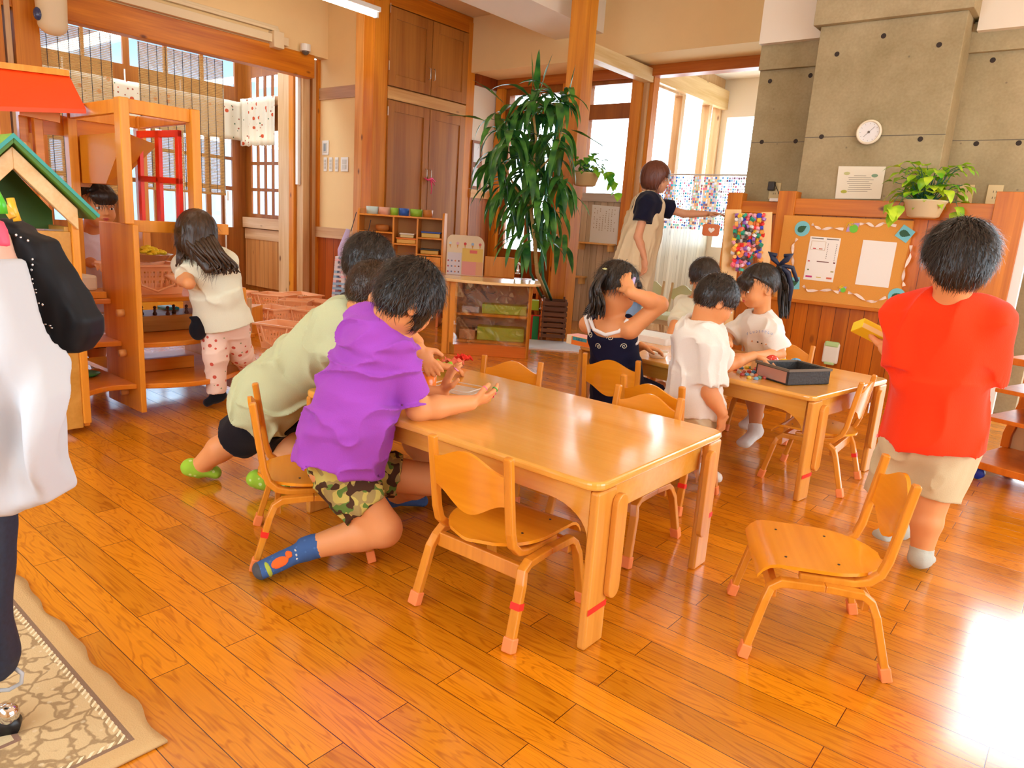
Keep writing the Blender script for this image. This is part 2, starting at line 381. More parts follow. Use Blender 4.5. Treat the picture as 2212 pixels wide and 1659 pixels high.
M_orpanel = wood('orange panel boards', '#d27412', '#a84e02', 'Z', 0.8, boards=0.098, baxis='X', knots=0.5, rough=0.35)
M_orrail = wood('orange rail', '#dc8420', '#b45c08', 'X', 0.8, knots=0.9, rough=0.38)
M_orpost = wood('orange post', '#dc8420', '#b45c08', 'Z', 0.8, knots=0.9, rough=0.38)
M_whboard = wood('white washed boards', '#cfc3ab', '#ac9c80', 'Z', 0.8, boards=0.085, baxis='X', knots=0.4)
M_whboardy = wood('white washed boards lengthwise', '#d6ccb8', '#b8aa90', 'Z', 0.8, boards=0.085, baxis='Y', knots=0.4)
M_metalw = mat('white metal', '#e8e4dc', 0.4, 0.5)
M_glass = glass_mat()
M_floor = floor_mat()
def concrete():
    m = mat('fair faced concrete', '#a89c86', 0.8, 0.2); nt = m.node_tree; L = nt.links.new; b = nt.nodes['Principled BSDF']
    tc = nd(nt, 'ShaderNodeTexCoord')
    n = nd(nt, 'ShaderNodeTexNoise'); n.inputs['Scale'].default_value = 1.6; n.inputs['Detail'].default_value = 6; n.inputs['Roughness'].default_value = 0.6; L(tc.outputs['Object'], n.inputs['Vector'])
    n2 = nd(nt, 'ShaderNodeTexNoise'); n2.inputs['Scale'].default_value = 60; n2.inputs['Detail'].default_value = 3; L(tc.outputs['Object'], n2.inputs['Vector'])
    ad = nd(nt, 'ShaderNodeMath', operation='MULTIPLY_ADD'); L(n2.outputs[0], ad.inputs[0]); ad.inputs[1].default_value = 0.25; L(n.outputs[0], ad.inputs[2])
    mr = nd(nt, 'ShaderNodeMapRange'); mr.inputs[1].default_value = 0.42; mr.inputs[2].default_value = 0.85; L(ad.outputs[0], mr.inputs[0])
    mx = nd(nt, 'ShaderNodeMix', data_type='RGBA'); mx.inputs[6].default_value = srgb('#94845f'); mx.inputs[7].default_value = srgb('#bcab86'); L(mr.outputs[0], mx.inputs[0])
    v = nd(nt, 'ShaderNodeTexVoronoi'); v.inputs['Scale'].default_value = 7; L(tc.outputs['Object'], v.inputs['Vector'])
    k = nd(nt, 'ShaderNodeMapRange'); k.inputs[1].default_value = 0.03; k.inputs[2].default_value = 0.06; k.inputs[3].default_value = 0.6; k.inputs[4].default_value = 0; L(v.outputs['Distance'], k.inputs[0])
    mk = nd(nt, 'ShaderNodeMix', data_type='RGBA'); mk.inputs[7].default_value = srgb('#6a6052'); L(k.outputs[0], mk.inputs[0]); L(mx.outputs[2], mk.inputs[6])
    L(mk.outputs[2], b.inputs['Base Color'])
    bp = nd(nt, 'ShaderNodeBump'); bp.inputs['Strength'].default_value = 0.15; bp.inputs['Distance'].default_value = 0.01; L(ad.outputs[0], bp.inputs['Height']); L(bp.outputs[0], b.inputs['Normal'])
    return m
M_conc = concrete()
M_hole = mat('dark form tie hole', '#3a2f28', 0.9)
M_seam = mat('concrete seam', '#6f6556', 0.9)

struct('floor', MB().box((-8.9, -1.6, -0.1), (2.6, 9.2, 0)), M_floor)
struct('ceiling', MB().box((-7.35, -1.6, CZ), (2.6, 7.1, CZ+0.1)).box((-8.9, -1.6, CZ), (-8.6, 5.3, CZ+.1)).box((-7.7, -1.6, CZ), (-7.35, 5.3, CZ+.1)), M_ceil)  # opening over the entrance bay, out of view, added to brighten the bay

# ---- left: beam, bulkhead, entrance bay
struct('trim_1', MB().box((-7.32, -1.5, 2.5), (-7.18, 5.06, 2.74)), M_pinex, bevel=0.006)
struct('wall_left', MB().box((-7.32, -1.5, 2.74), (-7.20, 5.25, CZ)), M_plaster)
rl = MB()
rl.box((-7.198, -1.5, 2.75), (-7.13, 4.7, 2.83)); rl.box((-7.198, -1.5, 2.87), (-7.15, 4.6, 2.90)); rl.box((-7.198, -1.4, 2.90), (-7.165, 4.6, 2.925))
rl.box((-7.198, 1.0, 2.95), (-7.10, 3.0, 3.02)); rl.box((-7.198, 4.50, 2.70), (-7.09, 4.62, 2.86))
tag(rl.build('curtain_rail', mat('cream painted metal', '#e3cda6', 0.5), bevel=0.004), 'long cream curtain rail casing along the wall above the orange beam', 'curtain rail')
cam_t = thing('security_camera', 'small white dome camera fixed at the far end of the beam', 'camera', (-7.12, 4.90, 2.742))
MB().cyl((0, 0, 0), 0.055, 0.07, 20).build('housing', M_metalw, cam_t)
MB().ball((0, 0, 0), 0.04, 16, 10).build('dome', mat('smoked dome', '#5a5048', 0.15), cam_t, smooth=True)
# outer wall with transoms and sliding doors
ow = MB(); panes_t = [(2.4, 2.72), (2.76, 3.26), (3.29, 3.68), (3.75, 4.13), (4.17, 4.56), (4.60, 5.0)]
panes_b = [(1.35, 1.62), (1.66, 1.93), (2.2, 2.5), (2.54, 2.83), (2.9, 3.02), (3.1, 3.42), (3.72, 3.96), (4.0, 4.22), (4.33, 4.60), (4.66, 4.80), (4.84, 4.95)]
holes = [(a, b, 2.5, 2.83) for a, b in panes_t] + [(-1.0, 2.1, 2.5, 2.83)]
rows = [(0.79, 1.25), (1.30, 1.62), (1.66, 2.02)]
holes += [(a, b, z0, z1) for a, b in panes_b for z0, z1 in rows] + [(-1.0, 1.2, 0.5, 2.02)]
xwall(ow, -8.785, -8.75, -1.6, 5.13, 0, CZ, holes)
o = struct('wall_entrance', ow, M_frame)
g = struct('window_1', MB().box((-8.770, -1.0, 0.45), (-8.766, 5.05, 2.9)), M_glass)
gl = MB()
for y in (4.83, 4.30, 3.68, 3.06): gl.box((-8.748, y, 0.02), (-8.735, y+0.012, 2.45))
gl.build('door_track', M_metalw, o)
hd = MB(); hd.box((-8.748, 4.86, 1.12), (-8.738, 4.89, 1.24)); hd.build('door_handle', M_metalw, o)
# end wall of the entrance bay
holes = [(-8.62+0.165*k, -8.62+0.165*k+0.13, 2.36, 2.62) for k in range(4)] + [(-8.62+0.165*k, -8.62+0.165*k+0.13, z0, z1) for k in range(4) for z0, z1 in ((1.62, 1.98), (1.30, 1.58), (0.98, 1.26))]
ew = ywall(MB(), 5.13, 5.152, -8.85, -7.35, 0, CZ, holes); e = struct('wall_back_entrance', ew, M_frame)
struct('window_2', MB().box((-8.7, 5.139, 0.9), (-7.9, 5.143, 2.75)), M_glass)
MB().box((-8.75, 5.06, 2.26), (-7.9, 5.128, 2.36)).build('ledge', M_palex, e, bevel=0.004)
MB().box((-8.73, 5.06, 0.80), (-7.86, 5.128, 0.93)).build('sill', M_palex, e, bevel=0.004)
MB().box((-8.73, 5.10, 0.06), (-7.86, 5.128, 0.72)).build('wainscot', M_panelx, e)
MB().box((-8.73, 5.092, 0.66), (-7.86, 5.128, 0.79)).build('wainscot_rail', M_palex, e)
struct('trim_2', MB().box((-7.86, 5.03, 0), (-7.60, 5.128, 2.66)), M_pale, bevel=0.004)
struct('trim_3', MB().box((-7.595, 5.00, 0), (-7.50, 5.13, 2.66)), M_pine, bevel=0.004)
struct('trim_4', MB().box((-7.495, 5.04, 0), (-7.37, 5.22, 2.74)), M_pale, bevel=0.004)
tag(MB().box((-7.46, 5.0, 1.35), (-7.41, 5.038, 2.62)).build('wiring_duct', M_metalw, bevel=0.003), 'white wiring duct on the post left of the switches', 'duct')
# ---- wall with switches
sw = MB().box((-7.37, 5.25, 0), (-6.44, 5.33, CZ)); struct('wall_switch', sw, M_plaster)
struct('trim_5', MB().box((-7.37, 5.215, 0.05), (-7.335, 5.252, CZ)), M_pine)
struct('trim_6', MB().box((-7.33, 5.225, 2.31), (-6.45, 5.25, 2.435)), wood('mauve rail', '#c79a72', '#a87850', 'X', 0.8, knots=0.6))
struct('trim_7', MB().box((-7.36, 5.205, 0.765), (-6.45, 5.25, 0.885)), M_palex)
struct('baseboard_switch', MB().box((-7.36, 5.235, 0), (-6.45, 5.25, 0.765)), wood('red brown panel', '#b45410', '#8c3602', 'Z', 0.8, boards=0.16, baxis='X'))
struct('trim_8', MB().box((-6.455, 5.06, 0), (-6.165, 5.25, CZ)), M_pale if False else M_pine, bevel=0.005)
struct('trim_9', MB().box((-6.46, 5.055, 0), (-6.33, 5.25, CZ)), wood('golden pine post', '#e6a558', '#c67c2c', 'Z', 0.8, knots=0.9), bevel=0.005)
def plate(name, x, z, w, h, label, cat, toggle=1):
    t = thing(name, label, cat, (x, 5.249, z))
    MB().box((-w/2, -0.012, -h/2), (w/2, 0, h/2)).build('cover_plate', M_metalw, t, bevel=0.003)
    b = MB()
    for k in range(toggle): b.box((-w*0.28, -0.017, h*(0.36-0.72*(k+1)/toggle)+0.004), (w*0.28, -0.012, h*(0.36-0.72*k/toggle)-0.004))
    b.build('button', mat('switch button', '#cfcabd', 0.4), t)
    return t
pt = plate('thermostat', -7.22, 1.785, 0.12, 0.16, 'white wall thermostat with small grey display above the light switches', 'thermostat')
MB().box((-0.02, -0.019, -0.04), (0.015, -0.0172, 0.045)).build('display', mat('lcd grey', '#8f9aa0', 0.3), pt)
for k, x in enumerate((-7.22, -7.115, -7.005)):
    plate('light_switch', x, 1.60, 0.058, 0.155, ['narrow white light switch nearest the wall edge, under the thermostat', 'narrow white light switch in the middle of the row of three', 'narrow white light switch next to the wide switch plate'][k], 'switch', 3)
plate('switch_panel', -6.86, 1.60, 0.13, 0.155, 'wide white switch panel at the right end of the switch row', 'switch', 2)

# ---- closet (built in)
cl = thing('closet', 'tall built-in wooden closet with four doors in the corner', 'closet', (-6.16, 5.25, 0))
cb = MB(); cb.box((-0.35, 0.0, 0), (-0.03, 1.25, 3.355)); cb.build('body', M_closet, cl)
fr = MB()
fr.box((-0.03, 0.0, 3.18), (0.0, 1.25, 3.355)); fr.build('header', M_pinex, cl, bevel=0.003)
fr = MB(); fr.box((-0.03, 0.0, 2.27), (0.004, 1.25, 2.39)); fr.build('middle_rail', M_paley, cl, bevel=0.003)
fr = MB(); fr.box((-0.03, 1.19, 0), (0.006, 1.32, 3.3)); fr.build('post', M_pine, cl, bevel=0.003)
def cdoor(y0, y1, z0, z1, hz, hy):
    d = MB(); d.box((-0.028, y0+.004, z0+.003), (0.0, y1-.004, z1-.003)); o = d.build('door', M_closet, cl, bevel=0.002)
    f = MB()
    for a in ((y0+.004, y0+.09, z0+.003, z1-.003), (y1-.09, y1-.004, z0+.003, z1-.003), (y0+.09, y1-.09, z0+.003, z0+.12), (y0+.09, y1-.09, z1-.11, z1-.003)):
        f.box((0, a[0], a[2]), (0.012, a[1], a[3]))
    f.build('door_frame', M_closet, o, bevel=0.003)
    h = MB(); h.tube([(0.012, hy, hz-.06), (0.035, hy, hz-.05), (0.035, hy, hz+.05), (0.012, hy, hz+.06)], 0.005); h.build('handle', mat('brushed steel', '#d8d4cc', 0.3, metal=0.8), o, smooth=True)
    return o
cdoor(0.0, 0.61, 2.40, 3.17, 2.62, 0.575); cdoor(0.61, 1.19, 2.40, 3.17, 2.62, 0.645)
cdoor(0.0, 0.61, 0.08, 2.26, 1.55, 0.575); cdoor(0.61, 1.19, 0.08, 2.26, 1.55, 0.645)
for z in (3.1, 2.55, 2.1): MB().box((0.005, -0.003, z), (0.014, 0.004, z+.09)).build('hinge', mat('brushed steel', '#d8d4cc'), cl)
rb = thing('ribbon', 'pink ribbon tied around the handles of the lower closet doors', 'ribbon', (-6.11, 5.86, 1.50))
M_pinkr = mat('pink ribbon', '#f0407a', 0.6)
r_ = MB(); r_.tube([(0, -.09, 0.01), (0, -.03, -.012), (0, 0.03, .012), (0, .09, -.02)], [.004, .012, .012, .004], flat=None); r_.tube([(0, .01, 0), (0.005, .03, -.08), (0.01, .015, -.16)], [.008, .006, .004]); r_.tube([(0, .01, 0), (0.005, .05, -.03), (0.01, .07, -.06)], [.008, .006, .004])
r_.build('bow', M_pinkr, rb, smooth=True)

# ---- short wall with framed notices, door wall
sw = MB().box((-6.24, 6.57, 0), (-6.162, 7.0, 2.80)); struct('wall_left_corner', sw, M_white)
struct('trim_10', MB().box((-6.162, 6.57, 2.64), (-6.13, 7.0, 2.77)), M_dark)
struct('trim_11', MB().box((-6.162, 6.57, 1.35), (-6.13, 7.0, 1.45)), M_paley)
struct('baseboard_left_corner', MB().box((-6.162, 6.57, 0.0), (-6.145, 7.0, 1.35)), M_panely)
nf = thing('framed_notice', 'narrow reddish wooden frame with two white notices near the closet', 'frame', (-6.155, 6.66, 1.74))
fm = MB()
for a in ((-.09, .09, .25, .28), (-.09, .09, -.28, -.25), (-.09, -.065, -.25, .25), (.065, .09, -.25, .25), (-.065, .065, -.03, .03)): fm.box((0, a[0], a[2]), (.02, a[1], a[3]))
fm.build('frame', M_frame, nf); MB().box((0.002, -.065, .03), (.006, .065, .25)).build('notice', mat('white paper', '#eef0f2', 0.8), nf); MB().box((0.002, -.065, -.25), (.006, .065, -.03)).build('notice', mat('white paper', '#eef0f2', 0.8), nf)
# bulkhead over the door wall
struct('wall_bulkhead', MB().box((-6.2, 6.5, 2.765), (-2.0, 7.1, CZ)), M_plaster)
struct('trim_12', MB().box((-4.95, 1.0, 3.0), (-4.35, 6.5, CZ)), M_white)
# door wall  y = 7.0
holes = [(-5.96, -5.62, 2.47, 2.58), (-5.56, -5.2, 2.47, 2.58), (-6.02, -5.14, 0.02, 2.42), (-4.80, -4.25, 2.42, 2.62), (-4.80, -4.25, 1.47, 2.26), (-4.10, -2.0, 0.02, 2.66)]
dw = ywall(MB(), 7.0, 7.1, -6.24, -2.0, 0, 2.66, holes); struct('wall_back', dw, M_frame)
struct('trim_13', MB().box((-6.16, 6.95, 2.66), (-2.0, 7.1, 2.79)), M_pinexx, bevel=0.004)
struct('trim_14', MB().box((-6.14, 6.95, 0), (-6.02, 7.0, 2.66)), M_pine)
struct('trim_15', MB().box((-5.14, 6.95, 0), (-5.02, 7.0, 2.66)), M_pine)
struct('trim_16', MB().box((-5.02, 6.97, 0), (-4.80, 7.0, 2.66)), M_pale)
struct('trim_17', MB().box((-4.22, 6.93, 0), (-4.10, 7.1, 2.66)), M_pine, bevel=0.004)
struct('trim_18', MB().box((-4.10, 6.97, 0), (-4.04, 7.1, 2.66)), M_pale)
struct('trim_19', MB().box((-4.04, 6.99, 0), (-3.99, 7.1, 2.66)), M_pine)
struct('trim_20', MB().box((-4.80, 6.94, 1.375), (-4.22, 7.0, 1.465)), wood('blue grey sill', '#c9c3b8', '#aaa296', 'X', .8), bevel=0.004)
struct('baseboard_back', MB().box((-4.80, 6.975, 0), (-4.22, 7.0, 1.375)), M_whboard)
# the glazed door: panes in a wooden leaf
dl = ywall(MB(), 7.02, 7.06, -6.02, -5.14, 0.02, 2.42, [(-5.95, -5.62, 0.76, 2.28), (-5.56, -5.25, 0.76, 2.28)])
d_ = struct('door_1', dl, M_frame); MB().box((-5.97, 7.038, 0.74), (-5.23, 7.042, 2.3)).build('pane', M_glass, d_)
MB().box((-6.0, 6.985, 1.1), (-5.975, 7.018, 1.22)).build('door_handle', mat('brushed steel', '#d8d4cc'), d_)
MB().box((-5.93, 7.0, 0.12), (-5.62, 7.018, 0.60)).build('lower_panel', M_dark, d_); MB().box((-5.56, 7.0, 0.12), (-5.26, 7.018, 0.60)).build('lower_panel', M_dark, d_)
struct('window_3', MB().box((-6.0, 7.05, 2.44), (-5.15, 7.055, 2.6)), M_glass)
struct('window_4', MB().box((-4.82, 7.05, 1.45), (-4.23, 7.055, 2.64)), M_glass)
# centre post and tie beam
struct('trim_21', MB().box((-4.16, 5.66, 0), (-3.985, 5.84, CZ)), M_pine, bevel=0.006)
struct('trim_22', MB().box((-4.12, 5.84, 2.60), (-4.0, 6.99, 2.735)), wood('pale tie beam', '#e6c795', '#cda468', 'Y', .8, knots=.8), bevel=0.004)
# alcove behind the opening
aw = xwall(MB(), -4.2, -4.1, 7.1, 9.0, 0, 3.0, [(7.22, 7.86, 1.2, 2.62), (7.94, 8.58, 1.2, 2.64), (8.66, 8.88, 1.2, 2.66)]); a_ = struct('wall_alcove_left', aw, M_pale)
MB().box((-4.098, 7.1, 0.0), (-4.085, 8.95, 1.2)).build('wainscot', M_whboardy, a_)
MB().box((-4.098, 7.0, 2.64), (-4.03, 9.0, 2.86)).build('beam', wood('pale tie beam', '#e6c795', '#cda468', 'Y'), a_)
struct('window_5', MB().box((-4.15, 7.12, 1.1), (-4.145, 8.95, 2.75)), M_glass)
bw = ywall(MB(), 8.95, 9.05, -4.2, -2.0, 0, 3.0, [(-4.02, -3.10, 0.95, 2.55), (-3.0, -2.2, 0.95, 2.55)]); b_ = struct('wall_alcove_back', bw, M_white)
struct('window_6', MB().box((-4.05, 9.0, 0.9), (-2.15, 9.005, 2.6)), M_glass)
struct('wall_alcove_right', MB().box((-2.25, 7.1, 0), (-2.0, 9.0, 3.0)), M_white)
struct('ceiling_alcove', MB().box((-4.2, 7.1, 3.0), (-2.0, 9.05, 3.08)), M_white)

# ---- concrete wall
cw = MB(); cw.box((-2.42, 5.90, 0), (-0.3, 6.1, 2.38)); cw.box((-2.42, 5.86, 2.38), (-0.3, 6.1, 2.56)); cw.box((-2.42, 5.92, 2.56), (-0.3, 6.1, CZ))
cw.box((-2.42, 6.1, 0), (-2.32, 7.0, 2.7))
struct('wall_concrete', cw, M_conc)
struct('trim_23', MB().box((-1.90, 5.62, 0), (-0.985, 5.90, 2.585)), M_conc, bevel=0.004)
struct('trim_24', MB().box((-1.94, 5.57, 2.585), (-0.95, 5.92, CZ)), M_conc, bevel=0.004)
struct('wall_bulkhead_right', MB().box((-2.42, 5.80, 2.56), (-1.94, 5.92, CZ)), M_white)
struct('wall_bulkhead_far_right', MB().box((-0.95, 5.80, 2.50), (-0.30, 5.92, CZ)), M_white)
sm = MB(); sm.box((-2.42, 5.8985, 1.833), (-1.90, 5.9, 1.838)); sm.box((-0.985, 5.8985, 1.82), (-0.3, 5.9, 1.825)); sm.box((-1.90, 5.6185, 1.825), (-0.985, 5.62, 1.83))
sm.build('seam', M_seam, bpy.data.objects['wall_concrete'])
hb = MB()
for (x, z, y) in ((-2.33, 2.30, 5.9), (-2.02, 2.32, 5.9), (-2.06, 1.84, 5.9), (-2.33, 1.84, 5.9), (-1.76, 2.39, 5.62), (-1.47, 2.48, 5.62), (-1.12, 2.39, 5.62), (-1.78, 1.83, 5.62), (-1.13, 1.80, 5.62), (-0.84, 1.80, 5.9), (-0.6, 1.80, 5.9), (-0.84, 2.33, 5.9)):
    hb.add([(x+0.017*math.cos(q*PI/8), y-0.002, z+0.017*math.sin(q*PI/8)) for q in range(16)], [list(range(16))])
hb.build('tie_hole', M_hole, bpy.data.objects['wall_concrete'])
# wooden screen wall in front of the concrete
struct('baseboard_right', MB().box((-1.95, 5.55, 0.0), (-0.45, 5.60, 1.30)), M_orpanel)
struct('trim_25', MB().box((-1.95, 5.515, 1.27), (-0.45, 5.60, 1.385)), M_orrail, bevel=0.004)
struct('trim_26', MB().box((-1.99, 5.50, 0.0), (-1.86, 5.62, 1.435)), M_orpost, bevel=0.004)
struct('trim_27', MB().box((-0.62, 5.50, 0.0), (-0.45, 5.62, 1.46)), M_orpost, bevel=0.004)
struct('trim_28', MB().box((-1.02, 5.515, 1.30), (-0.93, 5.61, 1.41)), M_orpost, bevel=0.004)
struct('trim_29', MB().box((-2.42, 5.60, 1.27), (-1.99, 5.66, 1.36)), M_orrail, bevel=0.004)
struct('trim_30', MB().box((-2.42, 5.58, 0.0), (-2.30, 5.68, 1.42)), M_orpost, bevel=0.004)
struct('baseboard_right_end', MB().box((-2.30, 5.63, 0.0), (-1.99, 5.66, 1.27)), M_orpanel)
struct('trim_31', MB().box((-0.45, 5.52, 0), (-0.40, 5.62, 1.46)), M_metalw)
struct('trim_32', MB().box((-0.50, 6.2, 0), (-0.28, 6.26, 2.5)), M_orpost)
# ---- garden side (right, mostly out of frame)
gw = ywall(MB(), 6.75, 6.85, -0.5, 2.6, 0, CZ, [(-0.42, 0.55, 0.06, 3.15), (0.62, 1.55, 0.06, 3.15), (1.62, 2.4, 0.06, 3.15)]); struct('wall_garden', gw, M_frame)
struct('window_7', MB().box((-0.45, 6.8, 0.03), (2.45, 6.805, 3.2)), M_glass)
rw = xwall(MB(), 2.5, 2.6, -1.6, 6.85, 0, CZ, [(0.5, 2.3, 0.5, 2.3), (2.4, 4.2, 0.5, 2.3)]); struct('wall_right', rw, M_plaster)
nw = ywall(MB(), -1.6, -1.5, -8.85, 2.6, 0, CZ, [(-3.4, -1.6, 0.95, 2.3), (-1.4, 0.4, 0.95, 2.3)]); struct('wall_near', nw, M_plaster)
# outside: ground, canopy and neighbouring wall seen through the panes, plus an unseen sun block
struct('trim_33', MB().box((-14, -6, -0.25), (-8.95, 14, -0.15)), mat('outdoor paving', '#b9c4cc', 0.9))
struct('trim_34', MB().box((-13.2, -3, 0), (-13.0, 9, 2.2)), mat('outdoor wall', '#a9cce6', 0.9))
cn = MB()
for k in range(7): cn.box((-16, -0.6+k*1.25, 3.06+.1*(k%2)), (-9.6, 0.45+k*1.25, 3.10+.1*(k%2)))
struct('unseen_sun_block', MB().box((-5.8, 12.4, 5.0), (-1.4, 17.5, 5.1)), mat('outdoor canopy and sun block', '#8db4cf', 0.8))  # unseen slab added to keep the sun out of the alcove windows
struct('trim_35', cn, mat('outdoor canopy and sun block', '#8db4cf', 0.8))
# ================================================================ IMPLICIT SURFACES FOR PEOPLE AND CLOTH
_RG = np.random.RandomState(3).rand(32, 32, 32).astype(np.float32)
def noise3(P):
    i = np.floor(P).astype(int); f = (P-i).astype(np.float32); f = f*f*(3-2*f); i &= 31; j = (i+1) & 31
    r = 0
    for a in (0, 1):
        xa = j[..., 0] if a else i[..., 0]; wa = f[..., 0] if a else 1-f[..., 0]
        for b in (0, 1):
            yb = j[..., 1] if b else i[..., 1]; wb = f[..., 1] if b else 1-f[..., 1]
            for c in (0, 1):
                zc = j[..., 2] if c else i[..., 2]; wc = f[..., 2] if c else 1-f[..., 2]
                r = r + _RG[xa, yb, zc]*wa*wb*wc
    return r
V = lambda *a: np.array(a if len(a) > 1 else a[0], dtype=np.float64)
def unit(v): v = V(v); return v/(np.linalg.norm(v)+1e-12)
def prim_eval(p, X, Y, Z):
    t = p[0]
    if t == 'cap':
        a, b, r1, r2 = p[1:5]; ba = b-a; L2 = max(ba@ba, 1e-9)
        h = np.clip(((X-a[0])*ba[0]+(Y-a[1])*ba[1]+(Z-a[2])*ba[2])/L2, 0, 1)
        return np.sqrt((X-a[0]-h*ba[0])**2+(Y-a[1]-h*ba[1])**2+(Z-a[2]-h*ba[2])**2)-(r1+(r2-r1)*h)
    if t == 'ell':
        c, r, A = p[1:4]
        qs = [((X-c[0])*A[k][0]+(Y-c[1])*A[k][1]+(Z-c[2])*A[k][2])/r[k] for k in range(3)]
        k0 = np.sqrt(qs[0]**2+qs[1]**2+qs[2]**2); k1 = np.sqrt((qs[0]/r[0])**2+(qs[1]/r[1])**2+(qs[2]/r[2])**2)+1e-6
        return k0*(k0-1)/k1
    if t in ('cone', 'flat'):
        # elliptical cone a->b with side vector; 'flat' has cut ends, 'cone' round ends
        a, b, sd, R1, R2 = p[1:6]; ba = b-a; L = np.linalg.norm(ba); ax = ba/L
        s = unit(sd-ax*(sd@ax)); f = np.cross(ax, s)
        x = X-a[0]; y = Y-a[1]; z = Z-a[2]
        q = x*ax[0]+y*ax[1]+z*ax[2]; h = np.clip(q/L, 0, 1)
        w = R1[0]+(R2[0]-R1[0])*h; d = R1[1]+(R2[1]-R1[1])*h
        u = x*s[0]+y*s[1]+z*s[2]; v = x*f[0]+y*f[1]+z*f[2]
        m = np.minimum(w, d)
        if t == 'cone':
            e = (q-h*L)/m; k0 = np.sqrt((u/w)**2+(v/d)**2+e**2); k1 = np.sqrt((u/w**2)**2+(v/d**2)**2+(e/m)**2)+1e-6
            return k0*(k0-1)/k1
        k0 = np.sqrt((u/w)**2+(v/d)**2); k1 = np.sqrt((u/w**2)**2+(v/d**2)**2)+1e-6
        rr = k0*(k0-1)/k1; ee = np.maximum(-q, q-L)
        return np.maximum(rr, ee)
    if t == 'plane':
        c, n = p[1:3]; return (X-c[0])*n[0]+(Y-c[1])*n[1]+(Z-c[2])*n[2]
def prim_box(p):
    t = p[0]
    if t == 'cap':
        a, b, r1, r2 = p[1:5]; r = max(r1, r2); return np.minimum(a, b)-r, np.maximum(a, b)+r
    if t == 'ell': c, r, A = p[1:4]; m = max(r); return c-m, c+m
    if t in ('cone', 'flat'):
        a, b = p[1:3]; r = max(*p[4], *p[5]); return np.minimum(a, b)-r, np.maximum(a, b)+r
    return None
def sdf_mesh(prims, vox, disp=None):
    """prims: (kind, ..., k, op) with op '+', '-' or '&'"""
    bbs = [prim_box(p) for p in prims if p[-1] == '+']
    lo = np.min([b[0] for b in bbs], axis=0)-4*vox; hi = np.max([b[1] for b in bbs], axis=0)+4*vox
    n = np.ceil((hi-lo)/vox).astype(int)+1
    ax = [lo[i]+np.arange(n[i])*vox for i in range(3)]
    D = np.full(n, 1.0, dtype=np.float32)
    for p in prims:
        k, op = p[-2], p[-1]; bb = prim_box(p) if op != '&' else None
        if bb is None: sl = [slice(0, n[i]) for i in range(3)]
        else:
            m = k+3*vox
            sl = [slice(max(0, int((bb[0][i]-m-lo[i])/vox)), min(n[i], int((bb[1][i]+m-lo[i])/vox)+2)) for i in range(3)]
            if any(s.stop <= s.start for s in sl): continue
        X, Y, Z = ax[0][sl[0], None, None], ax[1][None, sl[1], None], ax[2][None, None, sl[2]]
        d = prim_eval(p, X, Y, Z).astype(np.float32); S0 = D[sl[0], sl[1], sl[2]]
        k = max(k, 1e-4)
        if op == '+':
            h = np.clip(0.5+0.5*(d-S0)/k, 0, 1); S0[...] = d*(1-h)+S0*h-k*h*(1-h)
        elif op == '-':
            h = np.clip(0.5-0.5*(-d-S0)/k, 0, 1); S0[...] = -d*(1-h)+S0*h+k*h*(1-h)
        else:
            h = np.clip(0.5-0.5*(d-S0)/k, 0, 1); S0[...] = d*(1-h)+S0*h+k*h*(1-h)
    if disp is not None:
        idx = np.nonzero(np.abs(D) < 0.03)
        P = np.stack([ax[0][idx[0]], ax[1][idx[1]], ax[2][idx[2]]], -1)
        D[idx] += disp(P).astype(np.float32)
    # surface nets
    s = D < 0
    c = np.zeros(np.array(n)-1, dtype=np.int8)
    for dx in (0, 1):
        for dy in (0, 1):
            for dz in (0, 1): c += s[dx:n[0]-1+dx, dy:n[1]-1+dy, dz:n[2]-1+dz]
    act = (c > 0) & (c < 8); I = np.nonzero(act); N = len(I[0])
    idm = np.full(act.shape, -1, dtype=np.int64); idm[I] = np.arange(N)
    acc = np.zeros((N, 3)); cnt = np.zeros(N)
    corners = [(a, b, e) for a in (0, 1) for b in (0, 1) for e in (0, 1)]
    val = {q: D[I[0]+q[0], I[1]+q[1], I[2]+q[2]] for q in corners}
    for q in corners:
        for k in range(3):
            if q[k] == 0:
                q2 = list(q); q2[k] = 1; q2 = tuple(q2); v0, v1 = val[q], val[q2]; m = (v0 < 0) != (v1 < 0)
                tt = np.where(m, v0/(v0-v1+1e-12), 0); pt = np.zeros((N, 3)); pt[:] = q; pt[:, k] = tt
                acc[m] += pt[m]; cnt[m] += 1
    vs = (acc/np.maximum(cnt, 1)[:, None]+np.stack(I, -1))*vox+lo
    F = []
    for k in range(3):
        a, b = (k+1) % 3, (k+2) % 3
        sh = [slice(1, n[i]-1) for i in range(3)]; sh[k] = slice(0, n[k]-1); sh2 = list(sh); sh2[k] = slice(1, n[k])
        e = s[tuple(sh)] != s[tuple(sh2)]; J = np.nonzero(e); off = [1, 1, 1]; off[k] = 0
        J = [J[i]+off[i] for i in range(3)]; flip = s[tuple(J)]
        def at(da, db):
            q = [J[0], J[1], J[2]]; q[a] = q[a]-da; q[b] = q[b]-db; return idm[tuple(q)]
        q = np.stack([at(1, 1), at(0, 1), at(0, 0), at(1, 0)], -1); q[~flip] = q[~flip][:, ::-1]; F.append(q)
    F = np.concatenate(F); F = F[(F >= 0).all(1)]
    return vs, F
